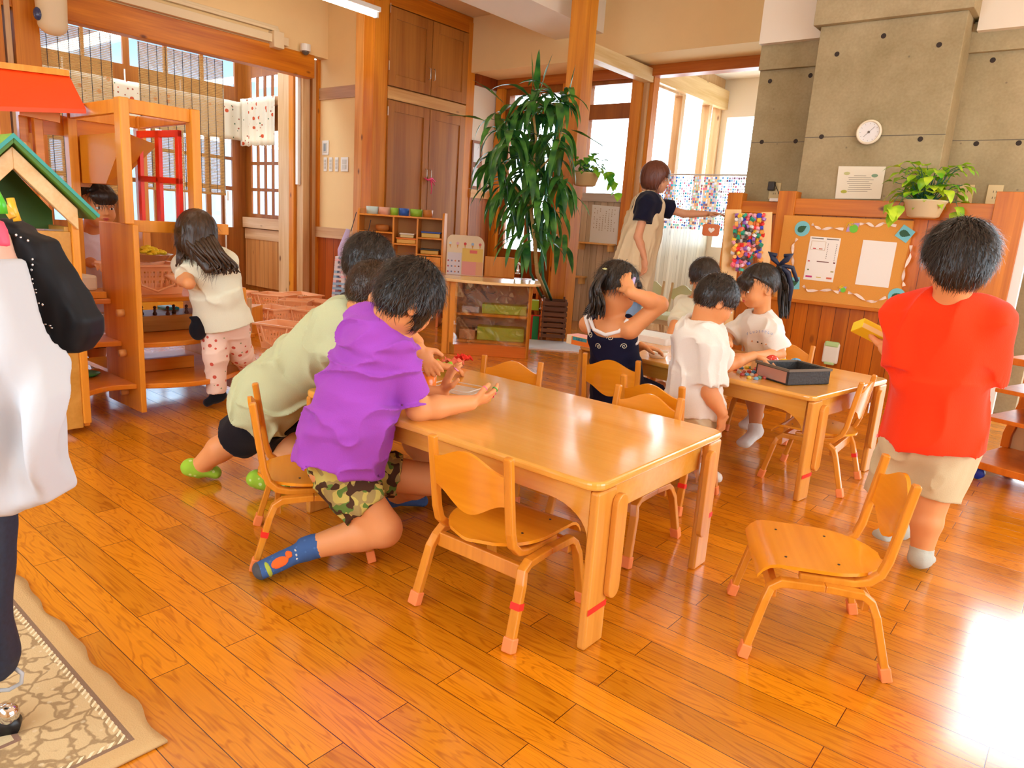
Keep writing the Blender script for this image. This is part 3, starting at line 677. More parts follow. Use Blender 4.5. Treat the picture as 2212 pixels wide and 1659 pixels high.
def mesh_obj(name, vs, F, mats, parent=None, smooth=True, mi=None):
    if parent is not None:
        o = parent; M = Matrix.Identity(4)
        while o is not None: M = (Matrix.Translation(o.location) @ o.rotation_euler.to_matrix().to_4x4()) @ M; o = o.parent
        Mi = np.array(M.inverted()); vs = vs @ Mi[:3, :3].T + Mi[:3, 3]
    me = bpy.data.meshes.new(name)
    me.vertices.add(len(vs)); me.vertices.foreach_set('co', np.asarray(vs, dtype=np.float32).ravel())
    F = np.asarray(F); nf, w = F.shape
    me.loops.add(nf*w); me.loops.foreach_set('vertex_index', F.astype(np.int32).ravel())
    me.polygons.add(nf); me.polygons.foreach_set('loop_start', np.arange(0, nf*w, w, dtype=np.int32)); me.polygons.foreach_set('loop_total', np.full(nf, w, dtype=np.int32))
    me.polygons.foreach_set('use_smooth', np.full(nf, smooth))
    if not isinstance(mats, (list, tuple)): mats = [mats]
    for m in mats: me.materials.append(m)
    if mi is not None: me.polygons.foreach_set('material_index', np.asarray(mi, dtype=np.int32))
    me.update(calc_edges=True); me.validate()
    o = bpy.data.objects.new(name, me); COL.objects.link(o)
    if parent is not None: o.parent = parent
    return o
def folds(amp, freq, A=(1, 1, 1), seed=0, sharp=1.6, axis=None, mask=None):
    """ridged, warped wrinkles; A stretches the noise; axis = 3x3 frame"""
    def f(P):
        Q = P if axis is None else P @ np.asarray(axis).T
        Q = Q*np.array(A)*freq+seed*7.3
        w = noise3(Q*0.6+11)*1.6; n = noise3(Q+w[:, None]); n2 = noise3(Q*2.1+5)
        r = (1-np.abs(2*n-1))**(sharp+1.2)
        g = np.minimum(amp*(0.35-1.5*r)+amp*0.4*(n2-0.5), .0020)
        if mask is not None: g = g*mask(P)
        return g
    return f

M_skin = mat('skin', '#e0965e', 0.5, 0.35, sss=0.08)
M_skin2 = mat('skin adult', '#dca07a', 0.5, 0.35, sss=0.08)
def hair_mat(name, col, col2):
    if name in MATS: return MATS[name]
    m = bpy.data.materials.new(name); m.use_nodes = True; nt = m.node_tree; L = nt.links.new; b = nt.nodes['Principled BSDF']
    tc = nd(nt, 'ShaderNodeTexCoord'); mp = nd(nt, 'ShaderNodeMapping'); mp.inputs['Scale'].default_value = (140, 140, 22); L(tc.outputs['Object'], mp.inputs['Vector'])
    n = nd(nt, 'ShaderNodeTexNoise'); n.inputs['Scale'].default_value = 1; n.inputs['Detail'].default_value = 3; n.inputs['Distortion'].default_value = 0.5; L(mp.outputs[0], n.inputs['Vector'])
    mx = nd(nt, 'ShaderNodeMix', data_type='RGBA'); mx.inputs[6].default_value = srgb(col); mx.inputs[7].default_value = srgb(col2); L(n.outputs[0], mx.inputs[0]); L(mx.outputs[2], b.inputs['Base Color'])
    bp = nd(nt, 'ShaderNodeBump'); bp.inputs['Strength'].default_value = 0.5; bp.inputs['Distance'].default_value = 0.004; L(n.outputs[0], bp.inputs['Height']); L(bp.outputs[0], b.inputs['Normal'])
    b.inputs['Roughness'].default_value = 0.38; b.inputs['Specular IOR Level'].default_value = 0.5
    MATS[name] = m; return m
M_hair = hair_mat('black hair', '#17120f', '#33261c')
M_hairb = hair_mat('brown hair', '#24160c', '#4c321c')
M_hairt = hair_mat('reddish brown hair', '#4a2418', '#7a4430')
M_eye = mat('eye white', '#efe9e2', 0.2); M_iris = mat('dark iris', '#1c0f08', 0.15); M_lip = mat('lips', '#c8584a', 0.45); M_brow = mat('eyebrow', '#2a1a12', 0.7)

def aniso_cloth(name, color, rough=0.9, noise=0.04): return mat(name, color, rough, 0.15, noise=noise, nscale=300, bump=0.15, sheen=0.1)

class Person:
    def __init__(s, label, base, scale=1.0, skin=None, vox=0.006, name='person', cat='person'):
        s.k = scale; s.vox = vox; s.skin = skin or M_skin; s.t = thing(name, label, cat, (base[0], base[1], 0)); s.body = []; s.sk = skin or M_skin
    # -- anatomy ------------------------------------------------------------
    def torso(s, pelvis, chest, side, w=(0.098, 0.090, 0.108), d=(0.078, 0.072, 0.078)):
        k = s.k; s.pel = V(pelvis); s.che = V(chest); s.side = unit(side); s.ax = unit(s.che-s.pel)
        s.side = unit(s.side-s.ax*(s.side@s.ax)); s.front = np.cross(s.ax, s.side)   # side = the person's left->front = up x left... see face()
        m = s.pel+(s.che-s.pel)*0.42; s.mid = m; s.tw = w; s.td = d
        s.body += [('cone', s.pel, m, s.side, (w[0]*k, d[0]*k), (w[1]*k, d[1]*k), .03, '+'), ('cone', m, s.che-s.ax*0.045*k, s.side, (w[1]*k, d[1]*k), (w[2]*k*.9, d[2]*k), .03, '+')]
    def head(s, c, face, up, hs=None, neck_r=0.036, ears=True, features=True, fine=0.0035, smile=0.0):
        k = (hs or s.k); s.hk = k; s.hc = V(c); s.hf = unit(face); s.hu = unit(V(up)-s.hf*(V(up)@s.hf)); s.hs = np.cross(s.hf, s.hu)   # hs = the person's right
        A = np.array([s.hs, s.hf, s.hu]); s.hA = A
        P = lambda x, y, z: s.hc+k*(x*s.hs+y*s.hf+z*s.hu); s.hp = P
        E = lambda x, y, z, r, kk=.01, op='+': ('ell', P(x, y, z), np.array(r)*k, A, kk, op)
        nb = s.che+s.ax*0.0; s.body += [('cap', nb-s.ax*0.03*s.k, P(0, -.022, -.06), neck_r*1.2*k, neck_r*k, .02, '+')]
        s.hprims = [E(0, -.010, .020, (.073, .086, .078)), E(0, .022, -.030, (.058, .060, .066), .03), E(0, .048, -.074, (.026, .022, .018), .03),
                    E(.030, .046, -.040, (.028, .028, .028), .02), E(-.030, .046, -.040, (.028, .028, .028), .02),
                    ('cap', P(0, .078, -.006), P(0, .088, -.028), .006*k, .0095*k, .010*k, '+'), E(.009, .082, -.031, (.006, .006, .005), .006), E(-.009, .082, -.031, (.006, .006, .005), .006),
                    E(.028, .083, -.008, (.015, .008, .009), .008, '-'), E(-.028, .083, -.008, (.015, .008, .009), .008, '-'),
                    E(0, .080, -.052, (.018, .007, .005), .008)]
        if ears:
            for x in (1, -1): s.hprims += [E(x*.072, -.008, -.018, (.008, .017, .026), .008), E(x*.079, -.002, -.016, (.006, .010, .016), .004, '-')]
        s.body += s.hprims
        if features:
            for x in (1, -1):
                e = MB(); c0 = P(x*.028, .0735, -.008)
                M = Matrix(((A[0][0], A[1][0], A[2][0], c0[0]), (A[0][1], A[1][1], A[2][1], c0[1]), (A[0][2], A[1][2], A[2][2], c0[2]), (0, 0, 0, 1)))
                e.ball((0, -.001*k, 0), 1, 14, 10, (.0125*k, .0060*k, .0050*k), M); eo = e.build('eye', M_eye, s.t, smooth=True, world=True)
                i = MB(); i.ball((0, .0012*k, 0), 1, 12, 8, (.0060*k, .0046*k, .0051*k), M); i.build('iris', M_iris, eo, smooth=True, world=True)
                b = MB(); b.tube([P(x*.014, .079, .009), P(x*.028, .080, .013), P(x*.044, .071, .008)], [.0012*k, .0018*k, .001*k], 6); b.build('eyebrow', M_brow, s.t, smooth=True, world=True)
            m = MB(); m.tube([P(-.016, .080, -.052), P(-.006, .0865, -.0505), P(.006, .0865, -.0505), P(.016, .080, -.052)], [.001*k, .0035*k, .0035*k, .001*k], 8)
            m.tube([P(-.012, .081, -.056), P(0, .0865, -.0575), P(.012, .081, -.056)], [.001*k, .004*k, .001*k], 8)
            m.build('mouth', M_lip, s.t, smooth=True, world=True)
    def arm(s, sh, el, wr, hand=None, palm=None, r=(.031, .027, .019), curl=0.4, spread=0.5, side=1, shoulder=True, rings=None, nohand=False, point=False):
        k = s.k; sh, el, wr = V(sh), V(el), V(wr)
        s.body += [('cap', sh, el, r[0]*k, r[1]*k, .02, '+'), ('cap', el, el+(wr-el)*.35, r[1]*k, r[1]*.98*k, .012, '+'), ('cap', el+(wr-el)*.35, wr, r[1]*.98*k, r[2]*k, .012, '+')]
        if shoulder: s.body += [('cap', s.che-s.ax*0.035*k, sh, .042*k, r[0]*1.05*k, .03, '+')]
        if nohand: return
        d = unit(hand if hand is not None else wr-el); pn = V(palm) if palm is not None else V(0, 0, -1); pn = unit(pn-d*(pn@d)); t = np.cross(d, pn)*side   # t: towards the thumb
        pc = wr+d*.034*k
        A = np.array([t, d, pn]); s.body += [('ell', pc, np.array((.026, .036, .012))*k, A, .010, '+')]
        tips = []
        for i, (o, L) in enumerate(((.0185, .046), (.0065, .052), (-.0060, .048), (-.0180, .038))):
            b = wr+d*.060*k+t*o*k; a = (o/.0185)*0.22*spread; dr = d*math.cos(a)+t*math.sin(a); c = curl*(0.85+0.12*i)
            if point and i == 0: c = 0.1
            pts = [b]; ang = c*0.5
            for j, fl in enumerate((.42, .32, .26)):
                dd = dr*math.cos(ang)+pn*math.sin(ang); pts.append(pts[-1]+dd*L*k*fl); ang += c
            rr = [.0074, .0068, .0062, .0054]
            for j in range(3): s.body.append(('cap', pts[j], pts[j+1], rr[j]*k, rr[j+1]*k, .004, '+'))
            tips.append(pts)
        b = wr+d*.020*k+t*.020*k; dr = unit(d*.62+t*.75+pn*.25); m = b+dr*.026*k; e = m+unit(d*.85+t*.35+pn*.35*(0.5+curl))*.024*k
        s.body += [('cap', b, m, .010*k, .0085*k, .008, '+'), ('cap', m, e, .0085*k, .0065*k, .004, '+')]; tips.append([b, m, e])
        return tips
    def leg(s, hip, kn, an, toe, r=(.060, .043, .040, .024), foot=True):
        k = s.k; hip, kn, an, toe = V(hip), V(kn), V(an), V(toe)
        c = kn+(an-kn)*.3; back = unit(np.cross(an-kn, np.cross(toe-an, an-kn))+1e-6)
        s.body += [('cap', hip, kn, r[0]*k, r[1]*k, .025, '+'), ('cap', kn, c-back*.006*k, r[1]*.93*k, r[2]*k, .015, '+'), ('cap', c-back*.006*k, an, r[2]*k, r[3]*k, .015, '+')]
        if foot: s.body += s.footp(an, toe)
        return
    def footp(s, an, toe, g=0.0):
        k = s.k; f = unit(toe-an); heel = an-f*.022*k+V(0, 0, -.012)*0
        u = unit(V(0, 0, 1)-f*f[2]); ball = an+f*(np.linalg.norm(toe-an)-.030*k)
        sd = np.cross(f, u)
        return [('cap', an, heel, (.025+g)*k, (.024+g)*k, .012, '+'), ('cone', heel, ball, sd, ((.025+g)*k, (.023+g)*k), ((.032+g)*k, (.016+g)*k), .015, '+')]
    def build_body(s, extra=None, disp=None):
        vs, F = sdf_mesh(s.body+(extra or []), s.vox, disp); return mesh_obj('body', vs, F, s.skin, s.t)
    # -- clothes ---------------------------------------------------------------
    def cloth(s, name, prims, m, vox=None, amp=.004, freq=14, A=(1, 1, 1), seed=0, fr=None, sharp=1.6, label=None):
        vs, F = sdf_mesh(prims, vox or s.vox, folds(amp, freq, A, seed, sharp, fr) if amp else None)
        o = mesh_obj(name, vs, F, m, s.t)
        if label: o['label'] = label
        return o
    def shirt_prims(s, arms, hem=0.03, g=.014, sleeve=0.62, flare=.012, sl_r=(.040, .047), neck=.046, low=0.0, sleeves=True):
        """arms: [(shoulder, elbow), ...]"""
        k = s.k; w, d = s.tw, s.td; lo = s.pel-s.ax*hem*k
        p = [('flat', lo, s.mid, s.side, ((w[0]+g+flare)*k, (d[0]+g+flare)*k), ((w[1]+g+.004)*k, (d[1]+g+.004)*k), .02, '+'),
             ('cone', s.mid, s.che-s.ax*.045*k, s.side, ((w[1]+g)*k, (d[1]+g)*k), ((w[2]*.93+g)*k, (d[2]+g)*k), .03, '+')]
        for sh, el in arms:
            sh, el = V(sh), V(el); p.append(('cap', s.che-s.ax*.038*k, sh, (.052)*k, sl_r[0]*1.10*k, .03, '+'))
            if sleeves: p.append(('flat', sh, sh+(el-sh)*sleeve, s.side+V(.01, .02, .03), (sl_r[0]*k, sl_r[0]*k), (sl_r[1]*k, sl_r[1]*k), .03, '+'))
        nd_ = unit(s.hp(0, -.02, -.05)-s.che)
        nd_ = unit(nd_+s.ax*.6); p.append(('cap', s.che+nd_*(.026-low)*k, s.che+nd_*.09*k, neck*.95*k, neck*1.2*k, .006, '-'))
        return p
    def hair_cap(s, m, t=.013, front=.040, kind='short', fringe=True, amp=.003, extra=(), vox=None, strands=900, slen=.022, seed=1, name='hair', flow=None, facecut=None):
        k = s.hk; P = s.hp; A = s.hA; E = lambda x, y, z, r, kk=.01, op='+': ('ell', P(x, y, z), np.array(r)*k, A, kk, op)
        p = [E(0, -.012, .022, (.074+t, .087+t, .079+t))]
        if kind == 'short':
            p += [E(0, .075, -.055+front-.04, (.078, .075, .075), .012, '-'), E(0, .10, -.02, (.050, .030, .030+front*.3), .012, '-'),
                  ('plane', P(0, -.08, -.058), unit(s.hf*0.45-s.hu*1.0), .01, '&')]
            for x in (1, -1): p.append(E(x*.088, -.004, -.030, (.022, .024, .034), .006, '-'))
        elif kind == 'bob':
            p += [E(0, -.02, -.02, (.080+t*.6, .080+t*.6, .085), .02), E(0, .085, -.045, (.064, .070, .082), .012, '-'), ('plane', P(0, 0, -.085), -s.hu, .012, '&')]
        elif kind == 'long':
            p += [E(0, -.025, -.03, (.080+t*.5, .070+t*.5, .09), .02), E(0, .085, -.048, (.060, .070, .085), .012, '-')]
        elif kind == 'tied':
            p += [E(0, .082, -.052, (.066, .066, .088), .010, '-'), ('plane', P(0, -.08, -.055), unit(s.hf*0.9-s.hu*1.0), .01, '&')]
            for x in (1, -1): p.append(E(x*.090, .000, -.030, (.024, .026, .036), .006, '-'))
        if facecut: p += [E(*facecut[0], facecut[1], .010, '-')]
        if fringe and kind != 'short': p += [E(0, .060, .042, (.060, .030, .030), .010), E(0, .071, .026, (.050, .015, .022), .008)]
        p += list(extra(P, E)) if callable(extra) else list(extra)
        cr = P(0, -.03, .10)
        def disp(Q):
            # wisps running away from the crown
            L = (Q-s.hc) @ A.T/k; ang = np.arctan2(L[:, 0], L[:, 1]+.03); rad = np.sqrt(L[:, 0]**2+(L[:, 1]+.03)**2+(L[:, 2]-.1)**2)
            q = np.stack([ang*9+seed, rad*22, np.full_like(ang, seed*1.3)], -1); q2 = np.stack([ang*24+seed, rad*30, L[:, 2]*0+3], -1)
            return amp*((0.5-noise3(q))*1.6+(0.5-noise3(q2))*.8)
        vs, F = sdf_mesh(p, vox or min(s.vox, .005), disp)
        mi = None
        if strands:
            rs = np.random.RandomState(seed); nv = len(vs); pick = rs.choice(nv, min(strands, nv), replace=False); C = P(0, -.01, .0)
            base = vs[pick]; nrm = base-C; nrm /= np.linalg.norm(nrm, axis=1)[:, None]; away = base-cr; away -= nrm*(away*nrm).sum(1)[:, None]; away /= np.linalg.norm(away, axis=1)[:, None]+1e-6
            if flow is not None: away = away*.4+unit(flow)*.6
            away = away+rs.randn(*away.shape)*.22; away /= np.linalg.norm(away, axis=1)[:, None]
            sd = np.cross(away, nrm); L = slen*k*(0.6+0.8*rs.rand(len(base), 1)); wd = .0011*k
            up = .0015+.0025*rs.rand(len(base), 1)
            p0 = base-nrm*.002; p1 = base+away*L*.5+nrm*up*k*1.3; p2 = base+away*L+nrm*(up*.4)*k*1.0
            tri = np.concatenate([p0-sd*wd, p0+sd*wd, p1-sd*wd*.8, p1+sd*wd*.8, p2-sd*wd*.15, p2+sd*wd*.15]); nb = len(base); o = nv
            i = np.arange(nb); f1 = np.stack([i, i+nb, i+3*nb, i+2*nb], -1)+o; f2 = np.stack([i+2*nb, i+3*nb, i+5*nb, i+4*nb], -1)+o
            vs = np.concatenate([vs, tri]); F = np.concatenate([F, f1, f2])
        return mesh_obj(name, vs, F, m, s.t)
    def ribbons(s, name, curves, m, r=.004, parent=None, n=5):
        """locks of hair: curves = list of point lists; tapered tubes in one mesh"""
        b = MB()
        for c in curves:
            c = [V(q) for q in c]
            # resample with a Catmull-Rom curve
            pts = []
            for i in range(len(c)-1):
                p0, p1, p2, p3 = c[max(i-1, 0)], c[i], c[i+1], c[min(i+2, len(c)-1)]
                for u in np.linspace(0, 1, 5)[:-1]: pts.append(0.5*((2*p1)+(-p0+p2)*u+(2*p0-5*p1+4*p2-p3)*u*u+(-p0+3*p1-3*p2+p3)*u**3))
            pts.append(c[-1]); L = len(pts)
            b.tube([Vector(q) for q in pts], [r*(1-.85*(i/(L-1))**2) for i in range(L)], n)
        return b.build(name, m, parent or s.t, smooth=True, world=True)
    def socks(s, legs, m, h=0.16, g=.004, names='sock', amp=.001):
        """legs: (knee, ankle, toe); sock up to fraction h of the shin"""
        for kn, an, toe in legs:
            kn, an, toe = V(kn), V(an), V(toe); k = s.k
            p = s.footp(an, toe, g)+[('flat', an-unit(kn-an)*.012*k, an+(kn-an)*h, s.side+V(.02, .01, .03), ((.0285+g*.5)*k, (.0285+g*.5)*k), ((.031+g*.5)*k, (.031+g*.5)*k), .012, '+')]
            s.cloth(names, p, m, amp=amp, freq=30)
    def shorts_prims(s, legs, frac=.7, g=.014, hw=.018, waist=.03, top=True):
        k = s.k; w, d = s.tw, s.td; p = [('cone', s.pel-s.ax*.02*k, s.pel+s.ax*waist*k, s.side, ((w[0]+g*.55)*k, (d[0]+g*.55)*k), ((w[0]+g*.3)*k, (d[0]+g*.3)*k), .02, '+')]
        for hip, kn in legs:
            hip, kn = V(hip), V(kn); e = hip+(kn-hip)*frac; L = np.linalg.norm(kn-hip); r0 = .060+g; r1 = (.060+(.043-.060)*frac)+hw
            p.append(('flat', hip+unit(kn-hip)*.015*k, e, s.side+V(.01, .02, .03), (r0*k, r0*k), (r1*k, r1*k), .03, '+'))
        return p
# ================================================================ TABLES AND CHAIRS
M_beech = wood('beech laminate', '#eeac4c', '#e0962e', 'X', 0.7, rough=0.24, spec=0.5, coat=0.6, fine=1.2)
M_beechl = wood('beech leg', '#e8a045', '#cf8026', 'Z', 0.8, rough=0.32, coat=0.15)
M_chair = wood('chair beech', '#e8962e', '#cd7a1a', 'Z', 0.9, rough=0.3, coat=0.2)
M_ply = wood('chair plywood', '#f09c20', '#dd8410', 'X', 0.8, rough=0.26, coat=0.3)
M_cap = mat('orange rubber foot', '#f58a4a', 0.5)
M_tape = mat('red tape', '#ec2a1c', 0.45)
M_screw = mat('dark screw', '#3a2a18', 0.4)

def make_table(name, label, loc, rz, Lx, Ly, H=0.455):
    t = thing(name, label, 'table', loc, rz)
    tp = MB(); tp.prism(rrect(-Lx/2, -Ly/2, Lx/2, Ly/2, 0.045, 6), H-0.024, H); tp.build('tabletop', M_beech, t, bevel=0.008, seg=3)
    for sx in (-1, 1):
        for sy in (-1, 1):
            lg = MB(); x = sx*(Lx/2-0.028); y0, y1 = sorted((sy*(Ly/2-0.012), sy*(Ly/2-0.100)))
            lg.box((min(x, x+sx*0.024)-0.001, y0, 0), (max(x, x+sx*0.024), y1, H-0.026))
            l = lg.build('leg', M_beechl, t, bevel=0.007, seg=3)
            xb = x+sx*0.024; ym = sy*(Ly/2-0.105); w = 0.026
            pl = MB(); out = arc((ym, 0.385), w, 0, PI, 8) + arc((ym, 0.15), w, PI, 2*PI, 8)
            x2 = xb+sx*0.0; lo, hi = sorted((x-sx*0.004, x-sx*0.03))
            lo, hi = sorted((xb, xb+sx*0.018))
            pl.prism(out, lo, hi, axis='X'); pl.build('extension', M_beechl, l, bevel=0.003)
            tpz = 0.165 if sy > 0 else 0.10
            tb = MB(); tb.box((min(xb, xb+sx*.0012), min(sy*(Ly/2-.013), sy*(Ly/2-.099)), tpz), (max(xb, xb+sx*.0012), max(sy*(Ly/2-.013), sy*(Ly/2-.099)), tpz+.016)); tb.build('tape_mark', M_tape, l)
    for sx in (-1, 1):
        a = MB(); x = sx*(Lx/2-0.032); a.box((min(x, x-sx*.018), -Ly/2+0.1, H-0.115), (max(x, x-sx*.018), Ly/2-0.1, H-0.026)); a.build('apron', M_beech, t, bevel=0.003)
    for sy in (-1, 1):
        y = sy*(Ly/2-0.05); c = H-0.026; xl = Lx/2-0.05
        # arched apron: low at the legs, high in the middle
        top = [(-xl, c), (-xl, c-.15)] + [(-xl+0.13*(1-math.cos(q*PI/16)), c-.15+.085*math.sin(q*PI/16)) for q in range(1, 9)]
        pts = top + [(-p[0], p[1]) for p in reversed(top)]
        a = MB(); a.prism(pts, min(y, y-sy*.018), max(y, y-sy*.018), axis='Y'); a.build('apron', M_beech, t, bevel=0.002)
    return t
table_near = make_table('table', 'low light wooden table in the foreground with bright window shine on its top', (-1.443, 1.775, 0), 0, 1.21, 0.75)
table_far = make_table('table', 'low light wooden table further back with marbles and a black basket on it', (-1.395, 3.44, 0), math.radians(-8), 1.30, 0.80)

def make_chair():
    t = thing('chair', 'chair', 'chair')
    for sx in (-1, 1):
        x = sx*0.150
        for fy, pts in ((1, [(x+sx*.016, .168, 0.03), (x+sx*.008, .138, .165), (x, .128, .195), (x, .105, .213), (x, .0, .216)]), (-1, [(x+sx*.016, -.165, 0.03), (x+sx*.008, -.126, .165), (x, -.113, .195), (x, -.090, .211), (x, .0, .216)])):
            l = MB(); l.tube(pts, 1, flat=(0.026, 0.019, (1, 0, 0))); lo = l.build('leg', M_chair, t, bevel=0.003)
            c = MB(); a, b = Vector(pts[0]), Vector(pts[1]); d = (a-b).normalized()
            c.tube([a-d*0.008, a+d*0.030], 1, flat=(0.032, 0.026, (1, 0, 0))); c.build('foot_cap', M_cap, lo, bevel=0.003)
        u = MB(); xx = sx*0.126
        u.tube([(xx, .06, .229), (xx, -.07, .229), (xx, -.105, .238), (xx, -.130, .262), (xx, -.142, .30), (xx, -.172, .505)], 1, flat=(0.024, 0.020, (1, 0, 0)))
        u.build('upright', M_chair, t, bevel=0.005, seg=3)
    # seat: D-shaped plywood with a rolled front edge
    nx, ny = 16, 18; vs = []; fs = []
    def hw(v):
        return 0.148 if v > 0.0 else 0.148*math.sqrt(max(0, 1-(v/0.165)**2))
    for th in (0.0, 0.009):
        for j in range(ny+1):
            v = -0.163 + (0.163+0.175)*j/ny; w = max(hw(v), 0.012)
            for i in range(nx+1):
                s = -1+2*i/nx; x = s*w
                z = 0.245 + 0.004*(s*s) ; yy = v
                if v > 0.115: q = (v-0.115)/0.06; z -= 0.034*q*q; yy = v-0.012*q*q
                vs.append((x, yy, z+th))
    N = (nx+1)*(ny+1)
    for j in range(ny):
        for i in range(nx):
            a = j*(nx+1)+i; fs.append((a, a+nx+1, a+nx+2, a+1)); fs.append((N+a, N+a+1, N+a+nx+2, N+a+nx+1))
    for j in range(ny):
        a = j*(nx+1); fs.append((a, N+a, N+a+nx+1, a+nx+1)); a += nx; fs.append((a, a+nx+1, N+a+nx+1, N+a))
    for i in range(nx): fs.append((i, i+1, N+i+1, N+i)); a = ny*(nx+1)+i; fs.append((a, N+a, N+a+1, a+1))
    sm = MB(); sm.add(vs, fs); st = sm.build('seat', M_ply, t, smooth=True)
    e = st.modifiers.new('e', 'EDGE_SPLIT'); e.split_angle = math.radians(50)
    sc = MB()
    for x, y in ((-.09, -.04), (.09, -.04), (-.09, .09), (.09, .09)): sc = MB().cyl((x, y, 0.2562), 0.0035, 0.0012, 8); sc.build('screw', M_screw, t)
    # backrest: wavy panel between the uprights, bowed backwards
    n = 20; top = []; bot = []
    for i in range(n+1):
        s = -1+2*i/n; c = math.cos(s*PI)*0.5+0.5
        top.append((s*0.122, 0.452+0.040*c)); bot.append((s*0.122, 0.372-0.052*c))
    vs = []; fs = []; m = 6
    for th in (0, 0.010):
        for i in range(n+1):
            for j in range(m+1):
                z = bot[i][1] + (top[i][1]-bot[i][1])*j/m; s = -1+2*i/n
                y = -0.150 - (z-0.30)*0.146 - 0.012*(1-s*s) + th
                vs.append((top[i][0], y, z))
    N = (n+1)*(m+1)
    for i in range(n):
        for j in range(m):
            a = i*(m+1)+j; fs += [(a, a+1, a+m+2, a+m+1), (N+a, N+a+m+1, N+a+m+2, N+a+1)]
    for i in range(n):
        a = i*(m+1); fs.append((a, a+m+1, N+a+m+1, N+a)); a += m; fs.append((a, N+a, N+a+m+1, a+m+1))
    for j in range(m): fs.append((j, N+j, N+j+1, j+1)); a = n*(m+1)+j; fs.append((a, a+1, N+a+1, N+a))
    bk = MB(); bk.add(vs, fs); bo = bk.build('backrest', M_ply, t, smooth=True); e = bo.modifiers.new('e', 'EDGE_SPLIT'); e.split_angle = math.radians(50)
    for y, z in ((-.104, .165), (.118, .165)):
        c = MB(); c.box((-.145, y-.009, z), (.145, y+.009, z+.042)); c.build('stretcher', M_chair, t, bevel=0.003)
    tp = MB(); tp.tube([(0.1612, -.1432, .105), (.1603, -.1384, .122)], 1, flat=(0.0285, 0.0215, (1, 0, 0))); tp.build('tape', M_tape, t)
    return t
chair0 = make_chair(); _cu = [False]
def chair(x, y, rz, label, group=None):
    r = math.radians(rz)
    if not _cu[0]:
        _cu[0] = True; chair0.location = (x, y, 0); chair0.rotation_euler = (0, 0, r); chair0['label'] = label
        if group: chair0['group'] = group
        return chair0
    return dup(chair0, (x, y, 0), r, label, group)
GC = 'small wooden chairs at the tables'
chair(-1.150, 1.440, 2, 'small wooden chair in front of the near table, its back to the camera', GC)
chair(-0.462, 1.928, 117.5, 'empty small wooden chair standing alone in front of the boy in red', GC)
chair(-1.826, 1.285, -32.7, 'small wooden chair half pushed away behind the boy in the purple shirt', GC)
chair(-1.175, 2.075, 180, 'small wooden chair on the far side of the near table, right of the pair', GC)
chair(-1.79, 2.13, 200, 'small wooden chair on the far side of the near table, before the display counter', GC)
chair(-1.262, 2.60, 0, 'small wooden chair behind the boy in the white shirt, pulled up to the far table', GC)
chair(-1.67, 2.90, 12, 'small wooden chair on which the girl in the navy sleeveless top sits', GC)
chair(-0.875, 3.335, 92, 'small wooden chair at the short end of the far table near the boy in red', GC)
chair(-1.31, 3.96, 178, 'small wooden chair of the girl with the dark ribbon at the far table', GC)
chair(-2.33, 1.93, -75, 'small wooden chair beside the boy in the sage green shirt, mostly hidden', GC)
# mint chairs stacked away at the back wall
M_mint = mat('mint painted wood', '#dfe6b4', 0.4); M_mleg = mat('cream painted chair leg', '#e4c99a', 0.4)
pro = None
for k, (x, y) in enumerate(((-3.62, 6.55), (-3.24, 6.45), (-2.86, 6.35))):
    lab = ['pale mint-backed small chair, leftmost of the three by the back wall', 'pale mint-backed small chair in the middle of the three by the back wall', 'pale mint-backed small chair, rightmost of the three by the back wall'][k]
    c = dup(chair0, (x, y, 0), math.radians(172), lab, 'mint chairs by the back wall'); c.scale = (1.0, 1.0, 1.18)
    for ch in children(c):
        if ch.type == 'MESH':
            if pro is None or True:
                ch.data = ch.data.copy(); ch.data.materials.clear(); ch.data.materials.append(M_mint if ch.name.split('.')[0] in ('seat', 'backrest') else M_mleg)
# ================================================================ PEOPLE
def AD(x, y, d): return V(at_d(x, y, d)[:])
def shl(s, sd, out=.120, dn=.035, fw=0.0): return s.che+s.side*(sd*out*s.k)-s.ax*dn*s.k+s.front*fw*s.k
def set_side(s, right):                # side points to the person's right; front = where the chest faces
    s.side = unit(V(right)-s.ax*(V(right)@s.ax)); s.front = np.cross(s.ax, s.side)
M_purple = aniso_cloth('purple jersey', '#a44cba'); M_sage = aniso_cloth('sage jersey', '#c3c79c'); M_blackc = aniso_cloth('black cloth', '#15131a')
M_wtee = aniso_cloth('white jersey', '#ece7dc'); M_wtee2 = aniso_cloth('off white jersey', '#e6e2c8'); M_red = aniso_cloth('vermilion jersey', '#f63c12')
M_khaki = aniso_cloth('beige cotton', '#cdb890'); M_navy = aniso_cloth('navy cloth', '#17173a'); M_sockk = aniso_cloth('black sock', '#131318')
M_camo = pattern_mat('camouflage cotton', '#c2ae5c', camo=[('#a08a55', 24, .52), ('#5f7a35', 21, .555), ('#4a3020', 26, .555)])
M_lime = pattern_mat('lime sock', '#9cc83a', spots=[('#c9e08a', 40, .25)])

